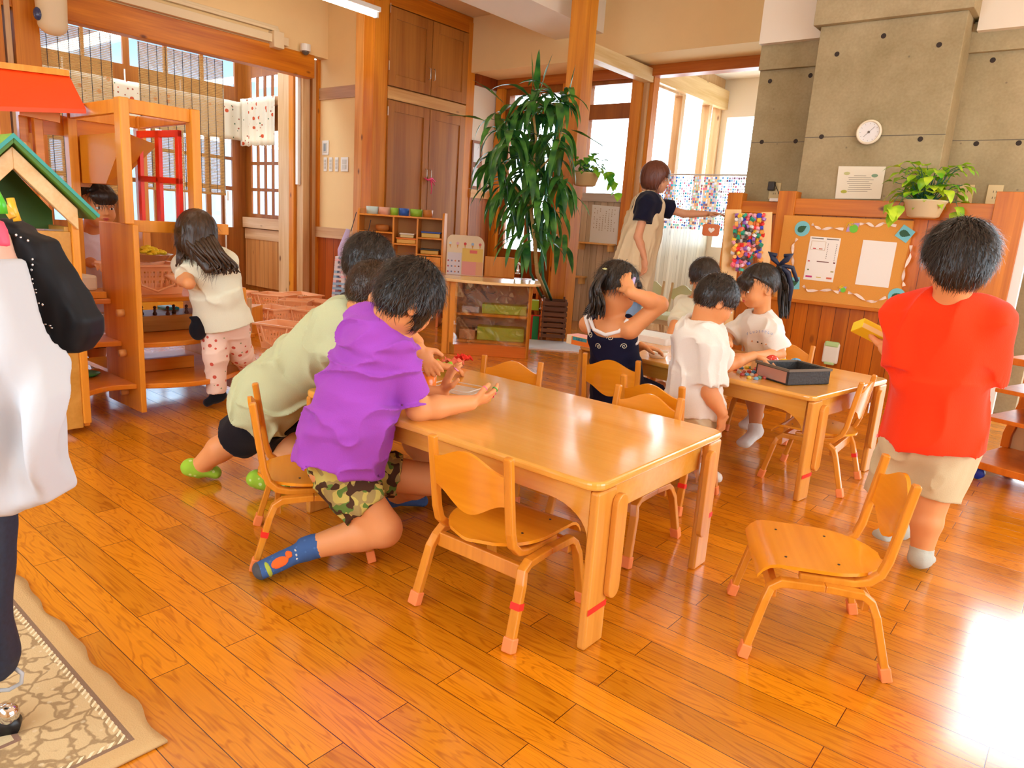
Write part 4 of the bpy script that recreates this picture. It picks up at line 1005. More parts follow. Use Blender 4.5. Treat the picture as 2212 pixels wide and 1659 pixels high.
from mathutils.bvhtree import BVHTree
def hit(o, x, y):
    # point of a garment seen at a picture point
    M = o.matrix_world; q = o
    M = Matrix.Translation(o.parent.location); b = BVHTree.FromPolygons([M @ v.co for v in o.data.vertices], [p_.vertices[:] for p_ in o.data.polygons])
    h = b.ray_cast(Vector((0, 0, CAM_H)), ray(x, y).normalized()); return (h[0], h[1]) if h[0] else (None, None)
def prints(o, items, m, r=.0013, par=None, name='print'):
    mb = MB(); rr = Matrix.Identity(3)
    for (x, y, pts) in items:
        c, n = hit(o, x, y)
        if c is None: continue
        u = Vector((0, 0, 1)).cross(n).normalized(); w = n.cross(u); mb.tube([c+u*a+w*b_+n*.001 for a, b_ in pts], r, 5)
    if mb.v: mb.build(name, m, par or o, world=True)
STAR = [(.016*(1 if i % 2 == 0 else .45)*math.sin(i*PI/5), .016*(1 if i % 2 == 0 else .45)*math.cos(i*PI/5)) for i in range(11)]
CURL = [(.003+.0018*i)*0+(.002+.0012*i)*math.cos(i*.8) for i in range(12)]; CURL = [((.002+.0012*i)*math.cos(i*.8), (.002+.0012*i)*math.sin(i*.8)) for i in range(13)]
# ---- 1 boy in the purple shirt
p = Person('child in purple T-shirt and camouflage shorts kneeling at the near table', (-1.68, 1.2), 1.08, vox=.0048, name='person')
p.torso(AD(742, 965, 2.06), AD(820, 700, 2.10), (.78, -.62, 0), w=(.112, .104, .118), d=(.092, .086, .082)); set_side(p, (.78, -.62, 0))
p.head(AD(887, 643, 2.04), (.22, .86, -.62), (.25, .3, .9), hs=1.0, neck_r=.046)
shR = AD(856, 752, 2.04); elR = V(gp(904, 884, .487)[:]); wrR = elR+unit(V(gp(1002, 872, .50)[:])-elR)*.165
p.body.append(('cap', p.che, shR, .042, .036, .03, '+'))
tipR = p.arm(shR, elR, wrR, hand=V(.18, .93, .14), palm=(-.75, .25, .65), r=(.034, .034, .023), curl=.35, spread=1.1, side=1)
shL = shl(p, -1, .125, .05, .03); wrL = AD(955, 850, 2.30); elL = V(-1.80, 1.46, .49)
tipL = p.arm(shL, elL, wrL, hand=V(.10, .35, .9), palm=(.3, .6, 0), r=(.036, .032, .022), curl=.25, spread=1.0, side=-1)
hipR = AD(722, 1010, 2.02); knR = AD(828, 1142, 1.99); anR = AD(662, 1186, 1.96); toR = V(gp(540, 1243, .018)[:])
hipL = AD(725, 1010, 2.2); knL = V(-1.62, 1.60, .20); anL = V(gp(846, 1075, .045)[:]); toL = anL+V(.07, .13, -.025)
p.leg(hipR, knR, anR, toR, r=(.070, .052, .047, .030)); p.leg(hipL, knL, anL, toL, r=(.066, .050, .045, .028))
p.build_body()
pr = p.shirt_prims([(shR, elR), (shL, elL)], hem=.045, g=.016, sleeve=.78, flare=.012, sl_r=(.042, .050), neck=.046)
pr.insert(2, ('cone', AD(735, 930, 2.06), AD(760, 860, 2.06), p.side, (.128, .105), (.12, .1), .03, '+'))
p.cloth('t_shirt', pr, M_purple, amp=.014, freq=9, A=(1, 1, 2.2), seed=2, sharp=1.8)
sp = p.shorts_prims([(hipR, knR), (hipL, knL)], .66, .016, .020, waist=.03); p.cloth('shorts', sp, M_camo, amp=.006, freq=12, A=(1, 1, 2), seed=5)
M_bsock = pattern_mat('blue sock', '#3f5f94', spots=[('#4f70a8', 60, .2)])
p.socks([(knR, anR, toR)], M_bsock, h=.19); p.socks([(knL, anL, toL)], M_bsock, h=.19)
# sock print: orange dinosaur-like animal and lettering, yellow band, dark toe
f_ = unit(toR-anR); so = unit(np.cross(f_, V(0, 0, 1)))
so = so if so @ V(0, -1, 0) > 0 else -so
def sockpatch(nm, c, r, col, g=.0058):
    vs, F = sdf_mesh(p.footp(anR, toR, g)+[('ell', c, V(r), np.array([f_, unit(np.cross(f_, V(0, 0, 1))), unit(np.cross(np.cross(f_, V(0, 0, 1)), f_))]), .001, '&')], .003); mesh_obj(nm, vs, F, mat(nm+' colour', col, .85), p.t)
sm_ = so*.035+V(0, 0, .016)
sockpatch('toe_patch', toR-f_*.0, (.034, .06, .06), '#4c4a4c'); sockpatch('toe_band', toR-f_*.045+sm_, (.007, .03, .035), '#a8b43c', .006)
sockpatch('printed_animal', toR-f_*.080+sm_, (.026, .025, .014), '#f0641c', .0065); sockpatch('printed_animal_head', toR-f_*.108+sm_*.9+V(0, 0, .012), (.012, .025, .012), '#f0641c', .0065)
for i_, w_ in enumerate((.020, .010, .000, -.010)): sockpatch('printed_letter', toR-f_*(.130+.0*i_)+so*.034+V(0, 0, .014+w_), (.0035, .03, .0035), '#d8d4cc', .0068)
p.hair_cap(M_hair, t=.014, front=.052, strands=4200, slen=.030, seed=3, amp=.003, extra=lambda P, E: [E(.058, .030, -.012, (.020, .022, .040), .015), E(.060, .042, -.045, (.010, .012, .030), .012), E(0, -.045, -.030, (.066, .055, .048), .02)])
# coloured rubber rings on the fingers
RG = [mat('ring '+c, c, .5) for c in ('#f06a8a', '#e02a5a', '#58b050', '#f0c040', '#f08ab8')]
def fring(seg, r, m, u=.5, lab='small rubber ring on a finger of the child in purple'):
    a, b = seg; c = a+(b-a)*u; d = unit(b-a); q = unit(np.cross(d, V(.3, .2, .9))); w = np.cross(d, q)
    mb = MB(); mb.tube([Vector(c+(q*math.cos(t)+w*math.sin(t))*r) for t in np.linspace(0, 2*PI, 15)[:-1]], .0022, 6, closed=True); return mb.build('rubber_ring', m, smooth=True)
for (tp, i, j, m, u, lab) in ((tipR, 0, 1, 2, .5, 'green rubber ring on the right index finger of the child in purple'), (tipR, 1, 1, 0, .3, 'pink rubber ring around the right middle finger of the child in purple'), (tipR, 1, 2, 1, .4, 'dark pink rubber ring near the tip of the right middle finger'),
                         (tipR, 2, 1, 1, .4, 'crimson rubber ring on the right ring finger of the child in purple'), (tipR, 3, 1, 3, .5, 'yellow rubber ring on the right little finger of the child in purple'), (tipR, 4, 1, 0, .3, 'pale pink rubber ring on the right thumb of the child in purple'),
                         (tipL, 0, 1, 4, .5, 'pale pink rubber ring on the raised left index finger'), (tipL, 1, 1, 3, .5, 'yellow rubber ring on the raised left middle finger')):
    s_ = tp[i]; o = fring((s_[j], s_[min(j+1, len(s_)-1)]), .0082, RG[m], u); tag(o, lab, 'ring', 'rubber rings on fingers')
PURPLE = p

# ---- 2 boy in the sage shirt leaning over the table end
p = Person('child in sage green T-shirt and black shorts leaning far over the table end', (-2.4, 1.35), 1.12, vox=.0055)
p.torso(AD(585, 860, 2.58), AD(765, 690, 2.47), (.75, -.65, 0), w=(.108, .102, .118), d=(.085, .08, .082)); set_side(p, (.70, -.70, 0))
p.head(AD(808, 630, 2.44), (.45, .75, -.45), (.2, .45, .85), hs=.96, neck_r=.042)
shR = shl(p, 1, .115, .05, .03); elR = V(-1.93, 1.60, .50); wrR = AD(905, 752, 2.44)
elR = AD(800, 800, 2.40); p.arm(shR, elR, wrR, hand=V(.45, .30, -.75), palm=(-.3, .5, -.3), curl=.35, side=1)
shL = shl(p, -1, .115, .05, .05); wrL = AD(903, 738, 2.60); elL = AD(850, 690, 2.62); p.arm(shL, elL, wrL, hand=V(.5, .1, -.8), palm=(-.2, -.5, -.3), curl=.4, side=-1)
hipR = AD(575, 900, 2.53); hipL = AD(560, 885, 2.68); knR = AD(500, 955, 2.60); anR = AD(425, 1012, 2.60); toR = V(gp(484, 1024, .018)[:])
knL = AD(640, 975, 2.58); anL = AD(567, 1038, 2.52); toL = V(gp(632, 1056, .018)[:])
p.leg(hipR, knR, anR, toR, r=(.066, .046, .044, .027)); p.leg(hipL, knL, anL, toL, r=(.066, .046, .042, .027)); p.build_body()
p.cloth('t_shirt', p.shirt_prims([(shR, elR), (shL, elL)], hem=.05, g=.020, sleeve=.62, flare=.016, neck=.044), M_sage, amp=.014, freq=8, A=(1.4, 1.4, 1.6), seed=8)
p.cloth('shorts', p.shorts_prims([(hipR, knR), (hipL, knL)], .78, .014, .030), M_blackc, amp=.005, freq=12, seed=4)
p.socks([(knR, anR, toR), (knL, anL, toL)], M_lime, h=.04)
p.hair_cap(M_hairb, t=.008, front=.030, strands=3500, slen=.013, seed=5, amp=.0015, extra=lambda P, E: [E(0, -.045, -.025, (.060, .050, .045), .02)])

# ---- 3 boy in black at the far end
p = Person('child in black T-shirt sitting behind the child in sage green', (-2.15, 1.8), 1.12, vox=.006)
p.torso(V(-2.24, 1.86, .36), AD(772, 660, 2.74), (.72, -.69, 0)); set_side(p, (.9, -.4, 0))
p.head(AD(797, 572, 2.70), (-.10, .9, -.42), (.05, .35, .92), hs=1.04, neck_r=.044)
shR = shl(p, 1, .11, .04, .02); elR = V(-2.0, 1.80, .52); wrR = V(-1.93, 1.93, .50); p.arm(shR, elR, wrR, palm=(0, 0, -1))
shL = shl(p, -1, .12, .04); elL = shL+V(-.05, .03, -.20); wrL = elL+V(.05, .14, -.02); p.arm(shL, elL, wrL)
hip = p.pel+V(.05, .0, -.02); kn = V(-1.93, 1.80, .27); an = V(-1.90, 1.90, .075); to = V(-1.83, 2.02, .02); p.leg(hip, kn, an, to, r=(.062, .045, .043, .027))
hip2 = p.pel+V(-.06, .06, -.02); kn2 = V(-2.05, 1.98, .27); an2 = V(-2.05, 2.08, .075); to2 = V(-1.98, 2.22, .02); p.leg(hip2, kn2, an2, to2, r=(.062, .045, .043, .027)); p.build_body()
p.cloth('t_shirt', p.shirt_prims([(shR, elR), (shL, elL)], hem=.03), M_blackc, seed=3)
p.cloth('shorts', p.shorts_prims([(hip, kn), (hip2, kn2)], .7), M_navy); p.socks([(kn, an, to), (kn2, an2, to2)], M_sockk, h=.25)
p.hair_cap(M_hair, t=.014, front=.045, strands=3200, slen=.022, seed=9, amp=.002, extra=lambda P, E: [E(0, -.040, -.030, (.066, .055, .044), .02)])

# ---- 4 girl with long hair at the play house
p = Person('long-haired child in pale T-shirt and strawberry-dotted trousers at the play house', (-3.5, 1.87), 1.03, vox=.006)
p.torso(AD(482, 690, 3.65), AD(440, 556, 3.56), (.80, .60, 0), w=(.100, .095, .105)); set_side(p, (.75, .66, 0))
p.head(AD(425, 508, 3.55), (-.80, .50, -.12), (.10, 0, 1), hs=1.10)
shR = shl(p, 1, .105, .03); elR = AD(490, 640, 3.72); wrR = AD(440, 640, 3.78)
shL = shl(p, -1, .105, .03, .02); elL = AD(408, 612, 3.42); wrL = AD(372, 598, 3.55)
p.arm(shL, elL, wrL, hand=V(-.9, .3, .0), palm=(0, 0, -1), side=-1); p.arm(shR, elR, wrR, hand=V(-.8, .3, .1), side=1)
hR = p.pel+p.side*.05-p.ax*.02; hL = p.pel-p.side*.05-p.ax*.02
knL = AD(466, 770, 3.62); anL = AD(468, 858, 3.64); toL = V(gp(436, 876, .018)[:]); knR = AD(520, 765, 3.78); anR = AD(548, 815, 4.0); toR = anR+V(-.02, .13, -.02)
p.leg(hL, knL, anL, toL); p.leg(hR, knR, anR, toR); p.build_body()
p.cloth('t_shirt', p.shirt_prims([(shR, elR), (shL, elL)], hem=.03, g=.018, sleeve=.66, flare=.018, sl_r=(.046, .060)), M_wtee2, amp=.012, freq=9, seed=12)
M_dots = pattern_mat('strawberry print', '#f2d2be', spots=[('#d05a48', 22, .22), ('#8fa070', 22.3, .10)])
tr = p.shorts_prims([], g=.018, waist=.0)
for h, kk, a in ((hL, knL, anL), (hR, knR, anR)): tr += [('cap', h, kk, .076, .062, .02, '+'), ('flat', kk+(h-kk)*.12, kk+(a-kk)*.86, p.side+V(.01, .02, .03), (.060, .060), (.046, .046), .02, '+')]
p.cloth('trousers', tr, M_dots, amp=.004, freq=12, seed=6)
p.socks([(knL, anL, toL), (knR, anR, toR)], M_sockk, h=.2)
p.hair_cap(M_hairb, t=.014, kind='long', strands=900, slen=.05, seed=11, flow=(.2, -.1, -1), fringe=False,
           extra=lambda P, E: [('cone', P(0, -.055, -.02), AD(466, 575, 3.47), p.hs, (.078, .038), (.058, .024), .03, '+')])
hc_ = []
rs = np.random.RandomState(5)
for i in range(46):
    u = rs.uniform(-1, 1); a = p.hp(u*.07, -.06-.02*rs.rand(), .0); b = AD(452+u*30, 545, 3.45-.03*rs.rand()); c = AD(480+u*24+rs.randn()*4, 570+rs.rand()*16, 3.455+.012*rs.randn())
    hc_.append([a, b, c, c+V(.01*rs.randn(), .01*rs.randn(), -.02)])
for i in range(8):
    a = p.hp(-.06, .02, .02); b = AD(392+rs.randn()*4, 545, 3.46); hc_.append([a, b, AD(384+rs.randn()*5, 572+rs.rand()*10, 3.45)])
p.ribbons('hair_lock', hc_, M_hairb, .010)
# hip pouch of the girl
q = thing('pouch', 'small black pouch hanging at the hip of the long-haired child', 'pouch', tuple(AD(428, 705, 3.56)))
vs, F = sdf_mesh([('ell', AD(428, 712, 3.56), V(.035, .045, .055), np.eye(3), .02, '+'), ('cap', AD(428, 690, 3.56), AD(412, 686, 3.54), .018, .008, .02, '+')], .006); mesh_obj('bag', vs, F, M_blackc, q)

# ---- 5 girl inside the play house
p = Person('child in pale lilac polo shirt looking out of the play house', (-4.6, 1.75), 1.08, vox=.006)
p.torso(V(-4.52, 1.62, .38), AD(196, 508, 4.10), (.45, .9, 0)); set_side(p, (-.35, -.93, 0))
p.head(AD(207, 441, 4.02), (.93, .12, -.10), (0, 0, 1), hs=1.24)
shR = shl(p, 1, .11, .03); elR = AD(190, 565, 4.05); wrR = AD(206, 570, 3.98); p.arm(shR, elR, wrR, side=1)
shL = shl(p, -1, .11, .03); elL = shL+V(.06, .02, -.2); wrL = elL+V(.13, 0, .03); p.arm(shL, elL, wrL, side=-1)
hR = p.pel+p.side*.05; hL = p.pel-p.side*.05
lg = [(h, h+V(0, 0, -.2), V(h[0], h[1], .07), V(h[0]+.13, h[1], .018)) for h in (hR, hL)]
for l in lg: p.leg(*l)
p.build_body(); M_lil = aniso_cloth('lilac jersey', '#e4d8ea')
p.cloth('polo_shirt', p.shirt_prims([(shR, elR), (shL, elL)], hem=.03), M_lil, seed=4)
co_ = [('cap', p.che+p.side*.05+p.ax*.012, p.che+p.front*.055-p.ax*.01, .012, .010, .01, '+'), ('cap', p.che-p.side*.05+p.ax*.012, p.che+p.front*.055-p.ax*.01, .012, .010, .01, '+')]
p.cloth('collar', co_, M_white if False else mat('white collar', '#f4f2f4', .8), amp=0)
p.cloth('skirt', p.shorts_prims([l[:2] for l in lg], .9), M_navy); p.socks([(l[1], l[2], l[3]) for l in lg], M_wtee, h=.2)
p.hair_cap(M_hair, t=.010, kind='tied', strands=700, slen=.03, seed=13, extra=lambda P, E: [E(-.03, -.085, .03, (.045, .04, .045), .02), E(0, .070, .040, (.058, .022, .030), .008)])

# ---- 6 teacher
p = Person('adult in black T-shirt and long beige apron reaching out an arm by the curtain', (-3.0, 5.4), 1.42, skin=M_skin2, vox=.008)
p.torso(AD(1368, 570, 6.1), AD(1405, 428, 6.08), (-.1, -1, 0), w=(.105, .09, .100), d=(.085, .075, .072)); set_side(p, (.35, -.93, 0))
p.head(AD(1418, 384, 6.08), (.93, .32, -.10), (.1, 0, 1), hs=1.18, neck_r=.034)
shR = shl(p, 1, .085, .03); elR = AD(1378, 512, 5.92); wrR = AD(1392, 556, 5.90)
shL = shl(p, -1, .085, .03, .02); elL = AD(1478, 462, 6.25); wrL = AD(1528, 462, 6.15)
p.arm(shR, elR, wrR, hand=(.12, 0, -1), palm=(-.3, -.9, 0), r=(.028, .024, .016), side=1); p.arm(shL, elL, wrL, hand=(.9, .1, .05), palm=(0, 0, -1), r=(.028, .023, .016), side=-1, curl=.25)
hR = p.pel+p.side*.07; hL = p.pel-p.side*.07
lg = [(h, h+V(.02, 0, -.37), V(h[0], h[1], .09), V(h[0]+.16, h[1]+.04, .025)) for h in (hR, hL)]
for l in lg: p.leg(*l, r=(.058, .042, .040, .026))
p.build_body()
p.cloth('t_shirt', p.shirt_prims([(shR, elR), (shL, elL)], hem=.02, sleeve=.55, g=.016, sl_r=(.040, .056), neck=.040), aniso_cloth('dark navy jersey', '#16172c'), seed=1, vox=.007)
M_apr = aniso_cloth('beige linen', '#dcc8a2')
ap = [('flat', AD(1352, 640, 6.1), AD(1393, 470, 6.1), p.side, (.235, .20), (.165, .135), .02, '+'), ('cone', AD(1385, 520, 6.1), p.che-p.ax*.06, p.side, (.165, .14), (.115, .135), .04, '+')]
for x in (-1, 1): ap.append(('cap', p.che+p.side*x*.075+p.ax*.0-p.front*.01, p.che-p.ax*.20+p.side*x*.085+p.front*.11, .030, .032, .02, '+')); ap.append(('cap', p.che+p.side*x*.075-p.front*.01, p.che-p.ax*.20+p.side*x*.05-p.front*.11, .030, .034, .02, '+'))
p.cloth('apron', ap, M_apr, amp=.016, freq=7, A=(2, 2, .5), seed=3, vox=.008)
M_den = aniso_cloth('light denim', '#8fb4dc')
p.cloth('jeans', sum([[('cap', l[0], l[1], .088, .068, .03, '+'), ('flat', l[1]+V(0, 0, .03), l[2], p.side+V(.01, .02, .03), (.066, .066), (.055, .055), .03, '+')] for l in lg], []), M_den, vox=.008)
p.socks([(l[1], l[2], l[3]) for l in lg], M_wtee, h=.1)
p.hair_cap(M_hairt, t=.016, kind='bob', strands=700, slen=.04, seed=15, flow=(0, 0, -1), vox=.006)

# ---- 7 girl in the navy sleeveless top
p = Person('child with ponytail in navy sleeveless top with white trim, hand on her head', (-1.65, 2.8), 1.08, vox=.0055)
p.torso(V(-1.67, 2.87, .33), AD(1322, 688, 3.20), (1, -.1, 0), w=(.105, .096, .100)); set_side(p, (.97, .2, 0))
p.head(AD(1334, 622, 3.18), (.28, .80, -.42), (.05, .4, .9), hs=1.06)
shR = shl(p, 1, .112, .035, -.02); elR = AD(1425, 658, 3.12); wrR = AD(1362, 632, 3.05)
shR = AD(1362, 712, 3.12); p.body.append(('cap', p.che-p.ax*.02, shR, .036, .038, .03, '+'))
p.arm(shR, elR, wrR, hand=(-.55, .15, .75), palm=(-.3, .9, -.1), curl=.55, spread=1.0, side=1, r=(.036, .034, .023), shoulder=False)
shL = shl(p, -1, .112, .035); elL = V(-1.72, 3.06, .50); wrL = AD(1385, 748, 3.40); p.arm(shL, elL, wrL, hand=(.8, .5, -.1), palm=(0, 0, -1), side=-1)
lg = [(p.pel+p.side*x*.06-V(0, 0, .02), p.pel+p.side*x*.075+V(.02, .24, -.03), p.pel+p.side*x*.075+V(.02, .26, -.25), p.pel+p.side*x*.075+V(.02, .39, -.31)) for x in (1, -1)]
for l in lg: p.leg(*l)
p.build_body()
M_nav = pattern_mat('navy print', '#14142e')
tk = [('flat', p.pel-p.ax*.06, p.mid, p.side, (.135, .115), (.118, .10), .02, '+'), ('flat', p.mid, p.che-p.ax*.055*1.08, p.side, (.118, .10), (.108, .092), .02, '+')]
for x in (1, -1): tk.append(('cap', p.che-p.ax*.09+p.side*x*.07-p.front*.03, p.che+p.side*x*.075-p.ax*.0, .040, .024, .02, '+'))
tk.append(('cap', p.che-p.ax*.005-p.front*.03, p.che+p.ax*.2, .052, .07, .01, '-'))
tp_ = p.cloth('sleeveless_top', tk, M_nav, amp=.004, freq=10, seed=2)
M_crm = mat('cream print', '#d8ceb0', .8)
for x, y, sh_ in ((1293, 709, STAR), (1318, 731, CURL), (1293, 748, CURL), (1348, 748, CURL), (1276, 724, CURL), (1342, 715, STAR)): prints(tp_, [(x, y, sh_)], M_crm, .0016)
M_trim = mat('white trim', '#f0ece6', .8)
tb = MB(); c = p.che-p.ax*.040-p.front*.062; tb.tube([c+p.side*.092+p.ax*.06+p.front*.02, c+p.side*.06+p.ax*.012-p.front*.012, c-p.ax*.004-p.front*.024, c-p.side*.06+p.ax*.012-p.front*.012, c-p.side*.092+p.ax*.06+p.front*.02], .009, 8); tb.build('neck_trim', M_trim, p.t, smooth=True, world=True)
for x, sh in ((1, shR), (-1, shL)):
    tb = MB(); d = unit(sh-p.che); c0 = p.che+p.side*x*.105-p.ax*.05; u = unit(p.ax*.9+p.side*x*.1); w = unit(p.front)
    tb.tube([Vector(c0+u*.062*math.cos(a)+w*.050*math.sin(a)+p.side*x*.012*math.cos(2*a)) for a in np.linspace(0, 2*PI, 21)[:-1]], .009, 8, closed=True); tb.build('armhole_trim', M_trim, p.t, smooth=True, world=True)
p.cloth('skirt', [('cone', p.pel-p.ax*.02, p.pel+V(.02, .17, -.04), p.side, (.15, .09), (.16, .075), .03, '+')], M_nav, amp=.008, freq=8)
p.socks([(l[1], l[2], l[3]) for l in lg], M_wtee, h=.2)
p.hair_cap(M_hair, t=.012, kind='tied', strands=1500, slen=.035, seed=17, fringe=True)
rs = np.random.RandomState(8); hc_ = []
for i in range(60):
    a = AD(1303+rs.randn()*4, 590+rs.randn()*3, 3.11+rs.randn()*.01); u = rs.uniform(-1, 1)
    b = AD(1286+u*9, 622, 3.07+rs.randn()*.02); c = AD(1290+u*16, 655, 3.06+rs.randn()*.02); e = AD(1290+u*17-6*abs(rs.randn()), 676+rs.rand()*16, 3.06+rs.randn()*.02); hc_.append([a, b, c, e])
for i in range(4): hc_.append([AD(1288, 640+i*8, 3.05), AD(1272, 660+i*5, 3.05), AD(1264-i*2, 668+i*4, 3.05)])
p.ribbons('ponytail', hc_, M_hair, .0075)
tb = MB(); c = AD(1306, 589, 3.12); tb.tube([Vector(c+V(0, math.cos(a)*.010, math.sin(a)*.017)+V(math.cos(a)*.01, 0, 0)) for a in np.linspace(0, 2*PI, 13)[:-1]], .005, 6, closed=True); tb.build('hair_tie', mat('yellow hair tie', '#e6d890', .6), p.t, smooth=True, world=True)
tb = MB(); a, b = AD(1371, 600, 3.10), AD(1359, 622, 3.06); tb.tube([a, (a+b)/2, b], [.006, .012, .007], 8); tb.build('hair_clip', mat('lilac clip', '#c8b4e0', .4), p.t, smooth=True, world=True)
tb = MB(); c = wrR+unit(elR-wrR)*.02; d = unit(elR-wrR); q_ = unit(np.cross(d, V(0, 0, 1))); w = np.cross(d, q_)
tb.tube([Vector(c+(q_*math.cos(a)+w*math.sin(a))*.027+d*.02*math.cos(a)) for a in np.linspace(0, 2*PI, 17)[:-1]], .0014, 5, closed=True); tb.build('wrist_band', M_hair, p.t, smooth=True, world=True)

# ---- 8 boy at the far side
p = Person('child in grey-blue and white shirt at the far side of the far table', (-1.95, 4.25), 1.08, vox=.0065)
p.torso(V(-1.98, 4.28, .36), AD(1500, 655, 4.50), (-.95, -.25, 0)); set_side(p, (-.9, .4, 0))
p.head(AD(1522, 600, 4.46), (.55, -.75, -.40), (0, -.2, .95), hs=1.10)
shR = shl(p, 1, .105, .03); elR = AD(1448, 728, 4.28); wrR = AD(1478, 745, 4.15); p.arm(shR, elR, wrR, hand=(.7, -.6, 0), side=1)
shL = shl(p, -1, .105, .03); elL = shL+V(.02, -.08, -.17); wrL = elL+V(.02, -.14, .0); p.arm(shL, elL, wrL, side=-1)
lg = [(p.pel+p.side*x*.05, p.pel+p.side*x*.06+V(.05, -.22, -.05), p.pel+p.side*x*.06+V(.05, -.22, -.27), p.pel+p.side*x*.06+V(.07, -.34, -.34)) for x in (1, -1)]
for l in lg: p.leg(*l)
p.build_body(); p.cloth('t_shirt', p.shirt_prims([(shR, elR), (shL, elL)], hem=.03), M_wtee2, seed=9)
p.cloth('shorts', p.shorts_prims([l[:2] for l in lg], .7), M_navy); p.socks([(l[1], l[2], l[3]) for l in lg], M_wtee, h=.2)
p.hair_cap(M_hair, t=.012, front=.04, strands=900, slen=.02, seed=19)

# ---- 9 boy in the white T-shirt
p = Person('child in white T-shirt seen from behind reaching over the far table', (-1.26, 2.86), 1.10, vox=.0055)
p.torso(AD(1500, 862, 3.02), AD(1512, 708, 3.0), (.6, -.8, 0), w=(.104, .098, .110)); set_side(p, (.62, -.78, 0))
p.head(AD(1548, 648, 2.98), (.55, .62, -.55), (.30, .35, .88), hs=.98, neck_r=.042)
shR = AD(1535, 752, 2.90); elR = AD(1532, 848, 2.88); wrR = AD(1560, 892, 2.86); p.arm(shR, elR, wrR, hand=(-.05, .25, -.9), palm=(-.9, .2, 0), curl=.5, side=1, r=(.034, .031, .021))
shL = shl(p, -1, .10, .03, .03); shL = AD(1525, 735, 3.1); elL = AD(1570, 790, 3.14); wrL = AD(1628, 768, 3.24); p.arm(shL, elL, wrL, hand=(.6, .6, -.25), palm=(0, 0, -1), side=-1)
hR = p.pel+p.side*.05-p.ax*.03; hL = p.pel-p.side*.05-p.ax*.03
lg = [(hR, hR+V(.03, .03, -.13), V(hR[0]+.03, hR[1]+.02, .075), V(hR[0]+.12, hR[1]+.10, .02)), (hL, hL+V(.03, .05, -.13), V(hL[0]+.0, hL[1]+.06, .075), V(hL[0]+.09, hL[1]+.15, .02))]
for l in lg: p.leg(*l, r=(.06, .043, .04, .026))
p.build_body()
p.cloth('t_shirt', p.shirt_prims([(shR, elR), (shL, elL)], hem=.04, g=.020, sleeve=.80, flare=.016, sl_r=(.048, .060)), M_wtee, amp=.012, freq=8, A=(1.8, 1.8, .9), seed=21)
M_bsh = pattern_mat('beige printed cotton', '#e0d3b0', spots=[('#8a8670', 9, .12)])
p.cloth('shorts', p.shorts_prims([l[:2] for l in lg], .95, .022, .03), M_bsh, amp=.005); p.socks([(l[1], l[2], l[3]) for l in lg], M_wtee, h=.2)
p.hair_cap(M_hair, t=.010, front=.036, strands=2500, slen=.016, seed=23, amp=.0015, extra=lambda P, E: [E(0, -.042, -.022, (.062, .052, .044), .02)])

# ---- 10 girl with the dark ribbon
p = Person('child with ponytail and dark ribbon in white printed T-shirt facing left', (-1.4, 3.95), 1.08, vox=.0055)
p.torso(V(-1.37, 3.98, .33), AD(1642, 688, 3.92), (-1, 0, 0), w=(.104, .098, .108)); set_side(p, (-.72, .70, 0))
p.head(AD(1638, 618, 3.88), (-.62, -.72, -.28), (-.03, -.1, 1), hs=1.10)
shR = shl(p, 1, .11, .03); shL = shl(p, -1, .11, .03)
elR = V(-1.58, 3.86, .50); wrR = AD(1575, 745, 3.66); p.arm(shR, elR, wrR, hand=(-.6, -.5, .3), palm=(.3, -.3, -.8), curl=.2, side=1)
elL = AD(1685, 765, 3.78); wrL = AD(1618, 770, 3.60); p.arm(shL, elL, wrL, hand=(-.7, -.5, .0), palm=(0, 0, -1), curl=.4, side=-1)
lg = [(p.pel+p.side*x*.05, p.pel+p.side*x*.06+V(.02, -.25, -.02), p.pel+p.side*x*.08+V(.06, -.22+.1*x, -.25), p.pel+p.side*x*.08+V(.04, -.35+.1*x, -.30)) for x in (1, -1)]
for l in lg: p.leg(*l)
p.build_body(); ts_ = p.cloth('t_shirt', p.shirt_prims([(shR, elR), (shL, elL)], hem=.03, g=.018, sleeve=.78, sl_r=(.046, .060)), M_wtee, amp=.007, seed=25)
M_pb = mat('pale blue print', '#a8b4d8', .8)
for i_ in range(9):
    a_ = i_-4; prints(ts_, [(1641+a_*6.5, 716+abs(a_)*-.2+a_*a_*.35, [(.004*math.cos(q), .006*math.sin(q)) for q in np.linspace(.6+i_, 5.2+i_, 8)])], M_pb, .0012, name='printed_letter')
for x_, y_, c_ in ((1625, 737, '#d89a6a'), (1637, 739, '#5a4034'), (1646, 742, '#5a4034'), (1655, 744, '#d89a6a')): prints(ts_, [(x_, y_, [(-.004, 0), (.004, .002)])], mat('print '+c_, c_, .8), .004)
p.cloth('shorts', p.shorts_prims([l[:2] for l in lg], .6), aniso_cloth('grey brown cotton', '#8a7a68')); p.socks([(l[1], l[2], l[3]) for l in lg], M_wtee, h=.2)
p.hair_cap(M_hair, t=.011, kind='tied', strands=900, slen=.03, seed=27, vox=.005, extra=lambda P, E: [E(0, .074, .030, (.056, .018, .034), .008)])
rs = np.random.RandomState(12); hc_ = []
for i in range(60):
    u = rs.uniform(-1, 1); a = AD(1683+u*3, 577+rs.randn()*2, 3.93+rs.randn()*.015); b = AD(1694+u*10, 605, 3.96+rs.randn()*.02); c = AD(1694+u*13, 645, 3.97+rs.randn()*.02); e = AD(1694+u*11, 675+rs.rand()*14, 3.97+rs.randn()*.02); hc_.append([a, b, c, e])
p.ribbons('ponytail', hc_, M_hair, .010)
M_rib = mat('dark navy ribbon', '#1c2038', .6); b = MB()
c = AD(1683, 572, 3.90)
for sx in (-1, 1): b.tube([c, c+V(.035*sx, 0, .03), c+V(.055*sx, 0, .055), c+V(.02*sx, 0, .05)], [.008, .016, .018, .010], 8)
